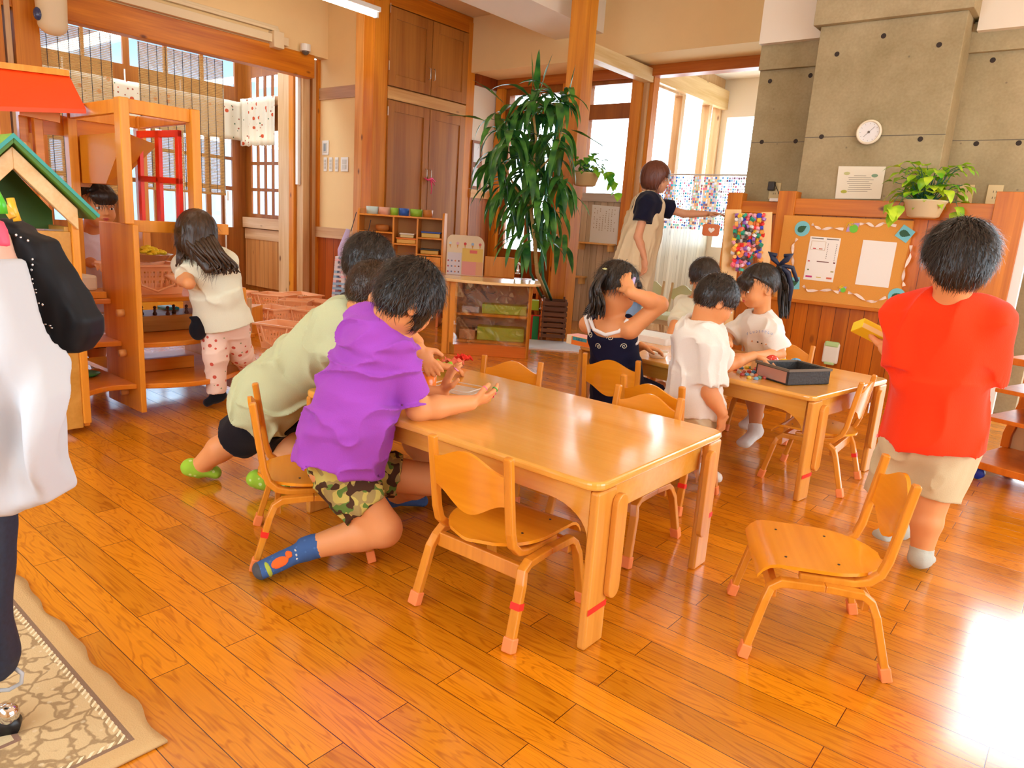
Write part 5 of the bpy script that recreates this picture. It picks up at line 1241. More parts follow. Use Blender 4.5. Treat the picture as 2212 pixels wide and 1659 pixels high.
b.tube([c, AD(1703, 590, 3.9), AD(1710, 620, 3.9), AD(1706, 650, 3.9)], [.010, .014, .012, .008], 8); b.tube([c, AD(1712, 578, 3.9), AD(1722, 608, 3.9)], [.010, .012, .010], 8)
b.build('ribbon', M_rib, p.t, smooth=True, world=True)

# ---- 11 boy in red
p = Person('child in bright red T-shirt and beige shorts seen from behind, holding a yellow box', (-.31, 2.6), 1.12, vox=.0055)
p.torso(AD(2015, 930, 2.26), AD(2050, 655, 2.23), (1, .1, 0), w=(.100, .096, .100), d=(.085, .08, .075)); set_side(p, (.97, .05, 0))
p.head(AD(2068, 562, 2.19), (-.42, .88, -.10), (.0, .03, 1), hs=.98, neck_r=.048)
shR = shl(p, 1, .100, .045); elR = shR+V(.0, .06, -.19); wrR = elR+V(-.04, .14, .06); p.arm(shR, elR, wrR, hand=(-.5, .8, .3), side=1)
shL = shl(p, -1, .105, .045); elL = AD(1955, 795, 2.28); wrL = AD(1912, 752, 2.36); p.arm(shL, elL, wrL, hand=(-.35, .75, .25), palm=(.2, .2, .9), curl=.45, side=-1)
hR = p.pel+p.side*.055-p.ax*.03; hL = p.pel-p.side*.06-p.ax*.03
knR = AD(2008, 1090, 2.24); anR = AD(1988, 1205, 2.23); toR = V(gp(2000, 1222, .02)[:])+V(-.02, .08, 0)
knL = AD(1915, 1075, 2.40); anL = AD(1945, 1145, 2.52); toL = AD(1885, 1165, 2.50)
p.leg(hR, knR, anR, toR, r=(.066, .046, .043, .027)); p.leg(hL, knL, anL, toL, r=(.066, .046, .043, .027)); p.build_body()
p.cloth('t_shirt', p.shirt_prims([(shR, elR), (shL, elL)], hem=.03, g=.014, sleeve=.92, flare=.014, sl_r=(.048, .058), neck=.048), M_red, amp=.014, freq=6, A=(1.6, 1.6, .8), seed=31)
p.cloth('shorts', p.shorts_prims([(hR, knR), (hL, knL)], .84, .014, .022), M_khaki, amp=.010, freq=9, A=(1.5, 1.5, .8), seed=14)
M_gsock = aniso_cloth('grey sock', '#b8b6a8'); p.socks([(knR, anR, toR), (knL, anL, toL)], M_gsock, h=.22)
p.hair_cap(M_hair, t=.026, front=.05, strands=5000, slen=.03, seed=33, amp=.004, extra=lambda P, E: [E(0, -.055, -.030, (.070, .060, .055), .02), E(0, .0, .06, (.08, .09, .06), .02)])
# ================================================================ THINGS IN THE ROOM
def A3(x, y, d): return at_d(x, y, d)
def txt(s, size, m, M, parent, name='lettering', depth=0.0004):
    c = bpy.data.curves.new(name, 'FONT'); c.body = s; c.size = size; c.align_x = 'CENTER'; c.align_y = 'CENTER'; c.extrude = depth
    o = bpy.data.objects.new(name, c); COL.objects.link(o); dg = bpy.context.evaluated_depsgraph_get(); me = bpy.data.meshes.new_from_object(o.evaluated_get(dg)); bpy.data.objects.remove(o)
    me.transform(M); me.materials.clear(); me.materials.append(m); o = bpy.data.objects.new(name, me); COL.objects.link(o); o.parent = parent; return o
def simple(name, mb, m, label, cat, group=None, bevel=0, smooth=False, loc=None, rz=0, kind=None):
    o = mb.build(name, m, None, bevel=bevel, smooth=smooth)
    if loc is not None: o.location = loc; o.rotation_euler = (0, 0, rz)
    return tag(o, label, cat, group, kind)
# ---------- play house corner: shelving with a lumber frame on top
M_ph = wood('golden toy wood', '#f2a23a', '#da841c', 'Z', .8, rough=.35); M_phx = wood('golden toy wood flat', '#ee942c', '#d47412', 'Y', .8, rough=.3)
M_peg = mat('wood peg', '#e8a860', .4)
t = thing('play_shelf', 'curved golden wooden play shelf with a tall lumber frame in front of the entrance', 'shelf', (-3.9, 1.5, 0))
def W(mb, name, m, par=None, **k): return mb.build(name, m, par or t, world=True, **k)
W(MB().box((-3.90, 1.485, 0.03), (-3.515, 1.512, .938)), 'divider', M_ph, bevel=.004)
W(MB().box((-3.90, 1.20, 0.03), (-3.44, 1.226, .90)), 'end_panel', M_ph, bevel=.004)
W(MB().box((-4.30, 2.09, 0.03), (-3.62, 2.115, .62)), 'end_panel', M_ph, bevel=.004)
def sh(y0, y1, z, xf0, xf1, bulge):
    n = 12; pts = [(xf0+(xf1-xf0)*i/n+bulge*math.sin(PI*i/n), y0+(y1-y0)*i/n) for i in range(n+1)]
    xb = -4.0 if y0 < 1.3 else -4.30; return W(MB().prism([(xb, y0)]+pts+[(xb, y1)], z-.026, z), 'shelf_board', M_phx, bevel=.005)
sh(1.226, 1.485, .56, -3.80, -3.80, -.02); sh(1.226, 1.485, .36, -3.62, -3.70, -.05); sh(1.226, 1.485, .17, -3.50, -3.55, -.05)
sh(1.512, 2.09, .56, -3.84, -3.80, .02); sh(1.512, 2.09, .36, -3.62, -3.72, .08); sh(1.512, 2.09, .17, -3.54, -3.62, .12)
for z in (.53, .33, .135):
    for s_ in (-1, 1): W(MB().tube([(-3.66, 1.498+s_*.014, z-.022), (-3.66, 1.498+s_*.045, z-.022)], .018, 12), 'peg', M_peg, smooth=True)
posts = [(-3.585, 1.49, .938, 1.50), (-3.60, 1.83, .56, 1.50), (-4.28, 1.52, .56, 1.50), (-4.28, 1.87, .56, 1.50)]
for x, y, z0, z1 in posts: W(MB().box((x-.032, y-.022, z0), (x+.032, y+.022, z1)), 'post', M_ph, bevel=.004)
for (x0, y0, x1, y1) in ((-3.585, 1.512, -3.60, 1.808), (-4.28, 1.542, -4.28, 1.848), (-3.617, 1.50, -4.248, 1.52), (-3.632, 1.83, -4.248, 1.87)):
    W(MB().tube([(x0, y0, 1.468), (x1, y1, 1.468)], 1, flat=(.062, .028, (0, 0, 1))), 'top_rail', M_ph, bevel=.003)
W(MB().tube([(-3.585, 1.512, .93), (-3.60, 2.0, .93)], 1, flat=(.055, .026, (0, 0, 1))), 'front_rail', M_ph, bevel=.003)
W(MB().prism([(1.545, 1.44), (1.545, 1.10), (1.60, 1.10), (1.80, 1.40), (1.80, 1.44)], -4.30, -4.285, axis='X'), 'corner_brace', M_phx)
# sloped cloth-like wooden gusset seen through the frame
W(MB().add([(-4.25, 1.55, 1.36), (-4.25, 1.95, 1.36), (-3.70, 1.55, 1.36), (-4.25, 1.55, 1.12), (-3.95, 1.55, 1.12), (-4.25, 1.72, 1.12)], [(0, 1, 2), (3, 4, 5), (0, 2, 4, 3), (1, 2, 4, 5), (0, 1, 5, 3)]), 'gusset', mat('ochre board', '#e08c10', .5))
rw = thing('toy_lattice', 'bright red toy window frame with four openings fixed inside the play shelf', 'frame', (-4.05, 1.80, .88))
b = MB(); P0, P1, P2 = (at_y(*q_, 1.80) for q_ in ((298, 283), (388, 281), (300, 484)))
M_redp = mat('vermilion paint', '#f4341a', .35)
def bar(p, q, w): return (p, q, w)
u_ = (P1-P0).normalized(); v_ = (P2-P0).normalized(); n_ = u_.cross(v_)
Wd = (P1-P0).length; Hd = (P2-P0).length
Mx = frame_mat(P0, u_, v_)
for a in ((0, 0, .034, Hd), (Wd-.034, 0, Wd, Hd), (Wd/2-.022, 0, Wd/2+.022, Hd), (0, 0, Wd, .034), (0, Hd-.012, Wd, Hd), (0, Hd*.47, Wd, Hd*.47+.03)): b.box((a[0], a[1], -.01), (a[2], a[3], .01), Mx)
b.build('lattice', M_redp, rw, world=True, bevel=.002)
# yellow-green toy house with the green roof
hu = Vector((0, -1, 0)); hw = Vector((-1, 0, 0)); HO = Vector((-3.425, 1.192, 0))
HM = Matrix(((hu.x, hw.x, 0, HO.x), (hu.y, hw.y, 0, HO.y), (0, 0, 1, 0), (0, 0, 0, 1)))
t = thing('toy_house', 'gabled toy house of plywood with a dark green roof behind the hanging clothes', 'toy house', tuple(HO))
M_plyh = wood('toy house plywood', '#d9a04a', '#c0862e', 'X', .6, rough=.4)
W(MB().box((.0, .0, .03), (.46, .02, .64), HM), 'front_panel', M_plyh, bevel=.003); W(MB().box((.0, .0, .64), (.46, .025, .90), HM), 'front_board', wood('toy house board', '#cf9238', '#b67a24', 'X', .6), bevel=.003)
W(MB().box((.0, .02, .03), (.018, .26, .92), HM), 'side_panel', M_plyh, bevel=.003); W(MB().box((.44, .02, .03), (.458, .26, .92), HM), 'side_panel', M_plyh, bevel=.003)
W(MB().box((-.03, -.012, .05), (.0, .03, .97), HM), 'corner_post', M_ph, bevel=.003)
rz_, ez_ = 1.235, .955
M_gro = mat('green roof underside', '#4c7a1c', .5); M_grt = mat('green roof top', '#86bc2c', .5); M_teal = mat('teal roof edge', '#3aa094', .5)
for sg, nm in ((-1, 'r'), (1, 'l')):
    u0, u1 = .20, .20+sg*.275; d_ = Vector((u1-u0, ez_-rz_)).normalized(); nx, nz = (-d_.y, d_.x) if sg < 0 else (d_.y, -d_.x)
    if nz < 0: nx, nz = -nx, -nz
    th = .022
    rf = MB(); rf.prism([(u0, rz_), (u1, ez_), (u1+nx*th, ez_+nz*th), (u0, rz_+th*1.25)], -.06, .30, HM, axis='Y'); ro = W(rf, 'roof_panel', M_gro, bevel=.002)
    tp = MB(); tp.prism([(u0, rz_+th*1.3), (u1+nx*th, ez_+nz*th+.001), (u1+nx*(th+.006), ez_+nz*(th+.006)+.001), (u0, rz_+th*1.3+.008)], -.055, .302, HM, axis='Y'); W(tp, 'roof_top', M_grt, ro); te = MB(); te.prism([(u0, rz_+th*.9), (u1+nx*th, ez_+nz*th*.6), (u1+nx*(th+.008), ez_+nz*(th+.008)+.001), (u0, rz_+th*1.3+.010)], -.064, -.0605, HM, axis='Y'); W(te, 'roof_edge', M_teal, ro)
    tr = MB(); tr.prism([(u0, rz_-.012), (u1-sg*.055, ez_+.042), (u1-sg*.055, ez_-.045), (u0, rz_-.095)], -.035, -.012, HM, axis='Y'); W(tr, 'gable_trim', wood('pale trim board', '#efc58a', '#dca866', 'X', .8), bevel=.002)
W(MB().prism([(.0, .90), (.46, .90), (.46, .94), (.20, rz_-.02), (.0, .98)], .20, .21, HM, axis='Y'), 'gable_back', mat('dark green board', '#3e6418', .6))
lb = MB(); lb.tube([A3(-60, 316, 3.62), A3(64, 318, 3.66)], 1, flat=(.055, .06, (0, 0, 1))); tag(lb.build('rounded_board', wood('pale trim board', '#efc58a', '#dca866'), bevel=.015, seg=4), 'pale rounded wooden board sticking out behind the green toy roof', 'board')
# red roofed play house behind
t = thing('red_roof_house', 'play house with a bright orange-red sloping roof at the left edge', 'play house', (-4.2, 1.3, 0))
q = [A3(-60, 228, 3.4), A3(25, 226, 3.45), A3(186, 236, 3.62), A3(150, 165, 3.95), A3(-60, 140, 3.75)]
dn_ = Vector((0, 0, -.02)); b = MB(); b.add([q[0], q[2], q[3], q[4]]+[p+dn_ for p in (q[0], q[2], q[3], q[4])], [(0, 1, 2, 3), (7, 6, 5, 4), (0, 4, 5, 1), (1, 5, 6, 2), (2, 6, 7, 3), (3, 7, 4, 0)]); W(b, 'roof', mat('orange red roof', '#ff4a06', .5))
b = MB(); b.tube([q[4]+Vector((0, 0, .012)), q[3]+Vector((.0, .0, .012))], 1, flat=(.03, .05, (0, 0, 1))); W(b, 'ridge_board', M_ph)
b = MB(); b.tube([A3(40, 232, 3.62), A3(128, 250, 3.75)], 1, flat=(.07, .03, (0, 0, 1))); W(b, 'cross_board', M_phx)
b = MB(); b.tube([A3(42, 262, 3.75), A3(135, 272, 3.9)], 1, flat=(.10, .02, (0, 0, 1))); W(b, 'cross_board', M_phx)
for x in (46, 78): bb = A3(x, 240, 3.72); W(MB().box((bb.x-.02, bb.y-.02, 0.0), (bb.x+.02, bb.y+.02, bb.z)), 'post', M_phx, bevel=.003)
bb = A3(-40, 300, 3.7); W(MB().box((bb.x-.25, bb.y-.02, 0), (bb.x+.30, bb.y+.0, 1.38)), 'side_board', M_phx)
# things on the play shelf
M_or = mat('salmon plastic', '#ffbe8c', .35, .5)
def basket(loc, rz, w, dp, h, label, group, handle=True, proto=[None]):
    if proto[0] is not None:
        o = dup(proto[0], loc, rz, label, group); o.scale = (w/.36, dp/.26, h/.15); return o
    t = thing('basket', label, 'basket', loc, rz, group); proto[0] = t; w, dp, h0 = .36, .26, .15
    b = MB(); n = 0
    def wall(p0, p1, q0, q1, nx):
        # slotted wall: bottom band, two rows of slots, rim
        for (z0, z1, solid) in ((0, .22, True), (.22, .48, False), (.48, .58, True), (.58, .80, False), (.80, 1.0, True)):
            segs = [(0, 1)] if solid else [((i+(.0 if i == 0 else .28))/nx, (i+(1 if i == nx-1 else .72))/nx) if False else (i/nx-(.16/nx if i else 0), i/nx+(.16/nx if i < nx else 0)) for i in range(nx+1)]
            for s0, s1 in segs:
                s0 = max(0, s0); s1 = min(1, s1)
                P = lambda s, z: (Vector(p0).lerp(Vector(p1), s)).lerp(Vector(q0).lerp(Vector(q1), s), z)
                vs = [P(s0, z0), P(s1, z0), P(s1, z1), P(s0, z1)]; c = Vector((0, 0, vs[0].z)); inn = [Vector((v.x*.975, v.y*.965, v.z)) for v in vs]
                b.add(vs+inn, [(0, 1, 2, 3), (7, 6, 5, 4), (0, 4, 5, 1), (1, 5, 6, 2), (2, 6, 7, 3), (3, 7, 4, 0)])
    k = .82; B = [(-w/2*k, -dp/2*k, .004), (w/2*k, -dp/2*k, .004), (w/2*k, dp/2*k, .004), (-w/2*k, dp/2*k, .004)]; Tp = [(-w/2, -dp/2, h0), (w/2, -dp/2, h0), (w/2, dp/2, h0), (-w/2, dp/2, h0)]
    for i in range(4): wall(B[i], B[(i+1) % 4], Tp[i], Tp[(i+1) % 4], 10 if i % 2 == 0 else 7)
    b.box((-w/2*k, -dp/2*k, 0), (w/2*k, dp/2*k, .006)); b.build('body', M_or, t)
    r = MB(); r.tube([(-w/2-.006, -dp/2-.006, h0), (w/2+.006, -dp/2-.006, h0), (w/2+.006, dp/2+.006, h0), (-w/2-.006, dp/2+.006, h0)], 1, flat=(.010, .020, (0, 0, 1)), closed=True); r.build('rim', M_or, t)
    hm = MB()
    hm.tube([(-w*.33, -dp/2-.014, h0-.005), (-w*.24, -dp/2-.010, h0*.35), (0, -dp/2-.006, h0*.12), (w*.24, -dp/2-.010, h0*.35), (w*.33, -dp/2-.014, h0-.005)], .006, 6); hm.build('handle', M_or, t, smooth=True)
    t.scale = (1, 1, h/.15) ; return t
GB = 'salmon plastic baskets'
basket(tuple(gp(618, 752)), math.radians(20), .42, .28, .19, 'salmon plastic basket nearest the camera on the floor, its handle hanging down', GB)
bk_ = [(588, 712, 10, .30, .24, .20, 'salmon basket on the floor right beside the low wooden stand'), (640, 690, 40, .27, .20, .19, 'salmon basket in the middle of the floor group, holes dark'), (672, 716, 15, .33, .24, .20, 'salmon basket at the right front of the floor group, left of the block tower'),
       (690, 686, 20, .36, .24, .17, 'salmon basket right in front of the red-brown wall panel'), (652, 664, 0, .40, .26, .15, 'salmon basket behind the middle of the floor group by the wooden post'), (596, 672, 25, .36, .26, .18, 'whitish lit salmon basket furthest back in front of the entrance panelling'),
       (520, 668, 30, .26, .20, .19, 'salmon basket behind the long-haired child, half hidden')]
for x, y, a, w, d, h, l in bk_: basket(tuple(gp(x, y)), math.radians(a), w, d, h, l, GB)
basket((-4.02, 1.75, .561), math.radians(92), .36, .26, .155, 'large salmon basket with play food on the play shelf counter', GB)
M_steel = mat('stainless steel', '#cfcac2', .22, metal=.9)
bo = thing('bowl', 'stainless steel bowl heaped with yellow play food on the basket', 'bowl', (-4.05, 1.78, .722))
b = MB(); b.lathe([(.03, 0), (.09, .012), (.125, .045), (.130, .048), (.122, .045), (.086, .016), (0, .006)], 28); b.build('bowl', M_steel, bo, smooth=True)
rs = random.Random(2); b = MB()
for i in range(60): a, r = rs.uniform(0, 6.28), .09*math.sqrt(rs.random()); b.ball((r*math.cos(a), r*math.sin(a), .05+.035*(1-r/.1)+rs.uniform(-.006, .006)), .016, 8, 6, (1.3, 1, .6))
tag(b.build('play_food', mat('yellow play food', '#e8c818', .6), smooth=True), 'yellow shredded play food heaped in the steel bowl', 'play food', kind='stuff').location = (-4.05, 1.78, .722)
simple('storage_box', MB().box((-.08, -.08, 0), (.08, .08, .075)), mat('cream box', '#e9dcc4', .5), 'cream white lidded box on the wooden tray of the play shelf', 'box', bevel=.012, loc=(-3.93, 1.36, .596), rz=.2)
simple('wooden_tray', MB().box((-.09, -.11, 0), (.12, .11, .033)), M_ph, 'pale wooden tray under the cream box on the play shelf counter', 'tray', bevel=.004, loc=(-3.93, 1.36, .562), rz=0)
simple('storage_bin', MB().box((-.055, -.04, 0), (.055, .04, .10)), mat('turquoise plastic', '#48c8c8', .3), 'small turquoise plastic bin on the middle board of the play shelf', 'bin', bevel=.006, loc=(-4.15, 1.93, .362))
wb = thing('wooden_crate', 'long low wooden crate holding a row of little peg figures under the counter', 'crate', (-4.0, 1.80, .362))
MB().box((-.14, -.26, 0), (.10, .26, .085)).build('box', wood('crate wood', '#c89048', '#a87030', 'Y'), wb, bevel=.003)
for k in range(8):
    q = thing('peg_figure', ['leftmost', 'second', 'third', 'fourth', 'fifth', 'sixth', 'seventh', 'rightmost'][k]+' little dark wooden peg figure in the row under the play shelf counter', 'figure', (-3.93+.03*math.sin(k*2.1), 1.58+.058*k, .448), 0, 'peg figures on the crate')
    b = MB(); b.lathe([(.010, 0), (.012, .006), (.006, .02), (.009, .030), (.005, .034)], 10); b.build('body', mat('peg brown', '#5a2c14', .4), q, smooth=True); MB().ball((0, 0, .041), .009, 10, 8).build('head', mat('peg brown', '#5a2c14'), q, smooth=True)
simple('wooden_block', MB().box((-.02, -.17, 0), (.02, .17, .065)), M_phx, 'flat golden plank block lying on the lowest board of the play shelf', 'block', bevel=.003, loc=(-3.80, 1.72, .172))
simple('plate', MB().lathe([(.0, .0), (.05, .0), (.07, .012), (.068, .014), (0, .006)], 20), mat('green plastic', '#3e9a4c', .4), 'small green plate on the lowest board beside the divider', 'plate', smooth=True, loc=(-3.85, 1.36, .172))

# ---------- toy shelf with cups, counter, showcase
t = thing('toy_shelf', 'narrow wooden toy shelf with three columns of compartments and coloured cups on top', 'shelf', tuple(gp(868, 690)), AZ)
dS = gp(868, 690); dd = fwd(dS)
def L2(x, y, d, base): # local position in a camera-facing frame
    p = A3(x, y, d)-base; return Vector((p.dot(_R), p.dot(_F), p.z))
xl, xr = L2(772, 460, dd, dS).x, L2(961, 460, dd, dS).x; zt = L2(868, 466, dd, dS).z
def ZL(y): return L2(868, y, dd, dS).z
def XL(x): return L2(x, 500, dd, dS).x
for x0 in (xl, xr-.022):
    pr = [(0, 0), (.27, 0), (.27, zt+.02)] + arc((.08, zt-.03), .07, PI/2, PI, 6)[::1]
    b = MB(); b.prism([(0, 0), (.27, 0), (.27, zt+.055), (.06, zt+.055), (.03, zt+.045), (.01, zt+.02), (0, zt-.01)], x0, x0+.022, axis='X'); b.build('side_panel', M_ph, t, bevel=.003)
MB().box((xl+.02, .25, 0), (xr-.02, .265, zt)).build('back_panel', mat('shelf back', '#c98a3c', .5), t)
c1, c2 = XL(849), XL(901)
MB().box((xl+.022, .0, zt-.018), (xr-.022, .26, zt)).build('top_board', M_ph, t, bevel=.002)
for c in (c1, c2): MB().box((c-.009, .01, 0), (c+.009, .25, zt-.018)).build('partition', M_ph, t, bevel=.002)
def board(x0, x1, yy): MB().box((x0, .01, ZL(yy)-.016), (x1, .25, ZL(yy))).build('shelf_board', M_ph, t, bevel=.002)
board(xl+.022, c1-.009, 503); board(c1+.009, c2-.009, 526); board(c2+.009, xr-.022, 510); board(c2+.009, xr-.022, 546); board(c2+.009, xr-.022, 588); board(xl+.022, c1-.009, 545); board(c1+.009, c2-.009, 570)
dr = MB().box((c2+.012, -.002, ZL(586)), (xr-.025, .015, ZL(551))).build('drawer', M_ph, t, bevel=.002)
kb = MB(); kb.ball(((c2+xr)/2-.01, -.006, (ZL(586)+ZL(551))/2+.01), .014, 12, 8); kb.build('finger_hole', M_hole, dr, smooth=True)
def onshelf(x, z, y=.10): return tuple(dS+_R*x+_F*y+Vector((0, 0, z)))
cupc = [('#cfe8e4', 'clear pale teal'), ('#f0b49a', 'pale pink'), ('#9acb3a', 'lime green'), ('#2c62c4', 'blue'), ('#96c83a', 'wide lime green'), ('#c8803a', 'brown')]
for k, (x, w) in enumerate(((799, 26), (825, 24), (847, 18), (868, 22), (895, 27), (920, 22))):
    r = w/2*dd/FPX; b = MB(); b.lathe([(0, .0), (r*.92, 0), (r, .075), (r*.93, .075), (r*.86, .006), (0, .006)], 20)
    simple('cup', b, mat('cup '+cupc[k][1], cupc[k][0], .35), '%s cup standing in the row on top of the toy shelf' % cupc[k][1], 'cup', 'cups on the toy shelf', smooth=True, loc=onshelf(XL(x), zt+.0005))
def lidbox(x0, x1, yb, h, cb, cl, label, lh=.016):
    xm = (XL(x0)+XL(x1))/2; w = XL(x1)-XL(x0); t2 = thing('food_container', label, 'container', onshelf(xm, ZL(yb)+.001), AZ)
    MB().box((-w/2+.006, -.055, 0), (w/2-.006, .055, h)).build('box', mat('box '+cb, cb, .35), t2, bevel=.006); MB().box((-w/2, -.06, h), (w/2, .06, h+lh)).build('lid', mat('lid '+cl, cl, .35), t2, bevel=.004); return t2
lidbox(854, 899, 526, .042, '#e6b44c', '#f2862a', 'container with an orange lid on the middle column of the toy shelf'); 
t2 = thing('food_container', 'container with a white lid stacked on the orange-lidded one', 'container', onshelf((XL(856)+XL(899))/2, ZL(526)+.061), AZ); MB().box((-.07, -.05, 0), (.07, .05, .03)).build('box', mat('box cream', '#e0cf96'), t2, bevel=.006); MB().box((-.078, -.055, .03), (.078, .055, .045)).build('lid', M_metalw, t2, bevel=.004)
lidbox(908, 951, 510, .045, '#e0bc4c', '#2450b4', 'container with a dark blue lid in the right column of the toy shelf'); lidbox(907, 949, 546, .04, '#d8a83a', '#26261f', 'container with a black lid and red clasp in the right column of the toy shelf')
bsk = MB(); bsk.lathe([(0, 0), (.055, .0), (.075, .03), (.07, .062), (.05, .07), (0, .075)], 18); simple('bread_loaf', bsk, mat('brown bread', '#b8702c', .6, noise=.2, nscale=30), 'round brown toy loaf in the left column of the toy shelf', 'toy food', smooth=True, loc=onshelf(XL(822), ZL(503)+.001))
# lavender cloth bag with strings hanging on the left of the toy shelf
bg_ = thing('cloth_bag', 'lavender and white cloth bag hanging from the left side of the toy shelf', 'bag', tuple(A3(744, 625, dd-.15)))
b = MB(); b.tube([A3(752, 495, dd-.1), A3(740, 540, dd-.1), A3(740, 590, dd-.1), A3(750, 628, dd-.1)], [.02, .05, .045, .015], 10); b.build('bag', mat('lavender cloth', '#cfc0ea', .8), bg_, smooth=True, world=True)
b = MB(); b.tube([A3(770, 458, dd-.05), A3(758, 500, dd-.08)], .004, 6); b.tube([A3(801, 475, dd-.05), A3(795, 503, dd-.06)], .004, 6); b.build('string', mat('dark cord', '#2c2c34', .6), bg_, world=True)

t = thing('play_kitchen', 'orange wooden play counter with an ice cream picture board on it', 'play kitchen', tuple(gp(1060, 715)), AZ)
dK = gp(1060, 715); dk = fwd(dK)
def LK(x, y): p = A3(x, y, dk)-dK; return p.dot(_R), p.z
x0, z1 = LK(945, 594); x1, _ = LK(1166, 600)
M_kit = wood('orange kitchen wood', '#e07c2c', '#c4601a', 'X', .7, rough=.3)
MB().box((x0, 0, z1-.03), (x1, .38, z1)).build('worktop', wood('worktop', '#d98a4c', '#b86a30', 'X', .7, rough=.2), t, bevel=.004)
MB().box((x1-.025, .0, 0), (x1, .38, z1-.03)).build('side_panel', M_kit, t, bevel=.003); MB().box((x0, .0, 0), (x0+.025, .38, z1-.03)).build('side_panel', M_kit, t, bevel=.003)
MB().box((x0+.025, .34, .05), (x1-.025, .36, z1-.03)).build('back_panel', M_kit, t); MB().box((x0+.025, .0, z1-.12), (x1-.025, .02, z1-.03)).build('front_rail', M_kit, t, bevel=.003)
for zz in (.16, .33): MB().box((x0+.025, .02, zz), (x1-.025, .34, zz+.02)).build('shelf_board', M_kit, t)
xa, za = LK(1045, 556); xb, _ = LK(1113, 556); MB().box((xa, .30, z1), (xb, .318, za)).build('back_board', M_ph, t, bevel=.003)
ip = thing('picture_board', 'pastel board printed with ice cream cones and sweets standing on the play counter', 'board', tuple(dK+_F*.22+Vector((0, 0, z1))), AZ)
xa, _ = LK(958, 590); xb, zt_ = LK(1045, 512); hB = zt_-z1
MB().prism([(xa, 0), (xb, 0)]+arc((xb-.09, hB-.09), .09, 0, PI/2, 8)+arc((xa+.06, hB-.06), .06, PI/2, PI, 6), 0, .012, axis='Y').build('board', mat('cream board', '#f6e4c0', .5), ip)
def flat(x0, z0, x1, z1_, c, y=-.002): b = MB(); b.box((x0, y, z0), (x1, y+.0015, z1_)); return b.build('print', mat('print '+c, c, .6), ip)
wB = xb-xa; flat(xa+wB*.42, hB*.35, xb-.01, hB*.68, '#f2d06a'); flat(xa+wB*.42, .004, xb-wB*.2, hB*.35, '#f2a89c'); flat(xb-wB*.2, .004, xb-.005, hB*.35, '#f2b884'); flat(xa+.01, .004, xa+wB*.4, hB*.56, '#e6e2ea', -.004); flat(xa+wB*.62, hB*.56, xa+wB*.82, hB*.64, '#ee7a70', -.004)
for k in range(5):
    cx = xa+wB*(.06+.2*k)+.01; zc = hB*.78; b = MB(); b.prism([(cx-.011, zc), (cx, zc-.045), (cx+.011, zc)], -.003, -.001, axis='Y'); b.build('cone_print', mat('cone tan', '#e8a850', .6), ip)
    b = MB(); b.prism(arc((cx, zc+.004), .014, 0, 2*PI, 12)[:-1], -.004, -.001, axis='Y'); b.build('scoop_print', mat('scoop '+'rwblp'[k], ['#e0ecf0', '#f0c0d0', '#e04848', '#a8c8e8', '#e86a60'][k], .6), ip)
rs = random.Random(4)
for k in range(12):
    cx = xa+.02+(k % 4)*wB*.095; zc = .03+(k//4)*.055; b = MB(); b.prism(arc((cx, zc), .009, 0, 2*PI, 8)[:-1], -.0055, -.004, axis='Y'); b.build('sweet_print', mat('sweet %d' % (k % 4), ['#c05a6a', '#7a86a8', '#d88a5a', '#8a5a4a'][k % 4], .6), ip)
fc = thing('toy_faucet', 'small chrome toy faucet at the right end of the play counter', 'faucet', tuple(A3(1118, 592, dk+.2)))
M_chr = mat('chrome', '#dfe2e6', .12, metal=1.0)
b = MB(); b.cyl((0, 0, 0), .03, .012, 16); b.lathe([(.014, .01), (.018, .04), (.010, .06), (.006, .09)], 14); b.build('base', M_chr, fc, smooth=True); b = MB(); b.tube([(-.035, 0, .095), (0, 0, .105), (.045, 0, .09)], [.008, .014, .008], 10); b.build('spout', M_chr, fc, smooth=True)
for (nm, ya, yb_, c, lab) in (('storage_bin', 670, 650, '#a8cc2c', 'lime green bin at the right end of the play counter shelf'), ('picture_book', 733, 684, '#1c9a5a', 'green picture book with red edge leaning at the right end of the play counter')):
    pa = A3(1148, ya, dk-.35); pb = A3(1165, yb_, dk-.35); 
    simple(nm, MB().box((0, 0, 0), ((pb-pa).dot(_R), .12 if nm == 'storage_bin' else .02, pb.z-pa.z)), mat(nm+c, c, .4), lab, 'bin' if nm == 'storage_bin' else 'book', bevel=.003, loc=tuple(pa), rz=AZ)
    if nm == 'picture_book': simple('picture_book', MB().box((-.02, .022, -.008), (.07, .04, pb.z-pa.z+.01)), mat('red cover', '#e8301c', .4), 'red picture book right behind the green one', 'book', loc=tuple(pa), rz=AZ)

# showcase counter with curved top and clear front sheet
t = thing('display_counter', 'low wooden display counter with a curved top and a clear plastic front', 'counter', tuple(gp(1055, 770)), AZ); dC = gp(1055, 770); dc = fwd(dC)
def LC(x, y): p = A3(x, y, dc)-dC; return p.dot(_R), p.z
x0, _ = LC(966, 700); x1, _ = LC(1146, 700); _, z1 = LC(1055, 612)
w = x1-x0; top = [(x0-.07, .02), (x0-.02, -.06), (x0+w*.2, -.13), (x0+w*.5, -.16), (x0+w*.8, -.13), (x1+.02, -.05), (x1+.06, .03), (x1+.06, .32), (x0-.07, .32)]
MB().prism(top, z1, z1+.022).build('top_board', wood('counter top', '#f2cf98', '#e4b672', 'X', .7, rough=.18, coat=.3), t, bevel=.006, seg=3)
for x in (x0, x1-.022): MB().box((x, 0, 0), (x+.022, .30, z1)).build('side_panel', M_ph, t, bevel=.003)
MB().box((x0-.04, .0, 0), (x0+.07, .02, z1)).build('front_stile', M_ph, t, bevel=.003); MB().box((x1-.03, .0, 0), (x1, .02, z1)).build('front_stile', M_ph, t, bevel=.003)
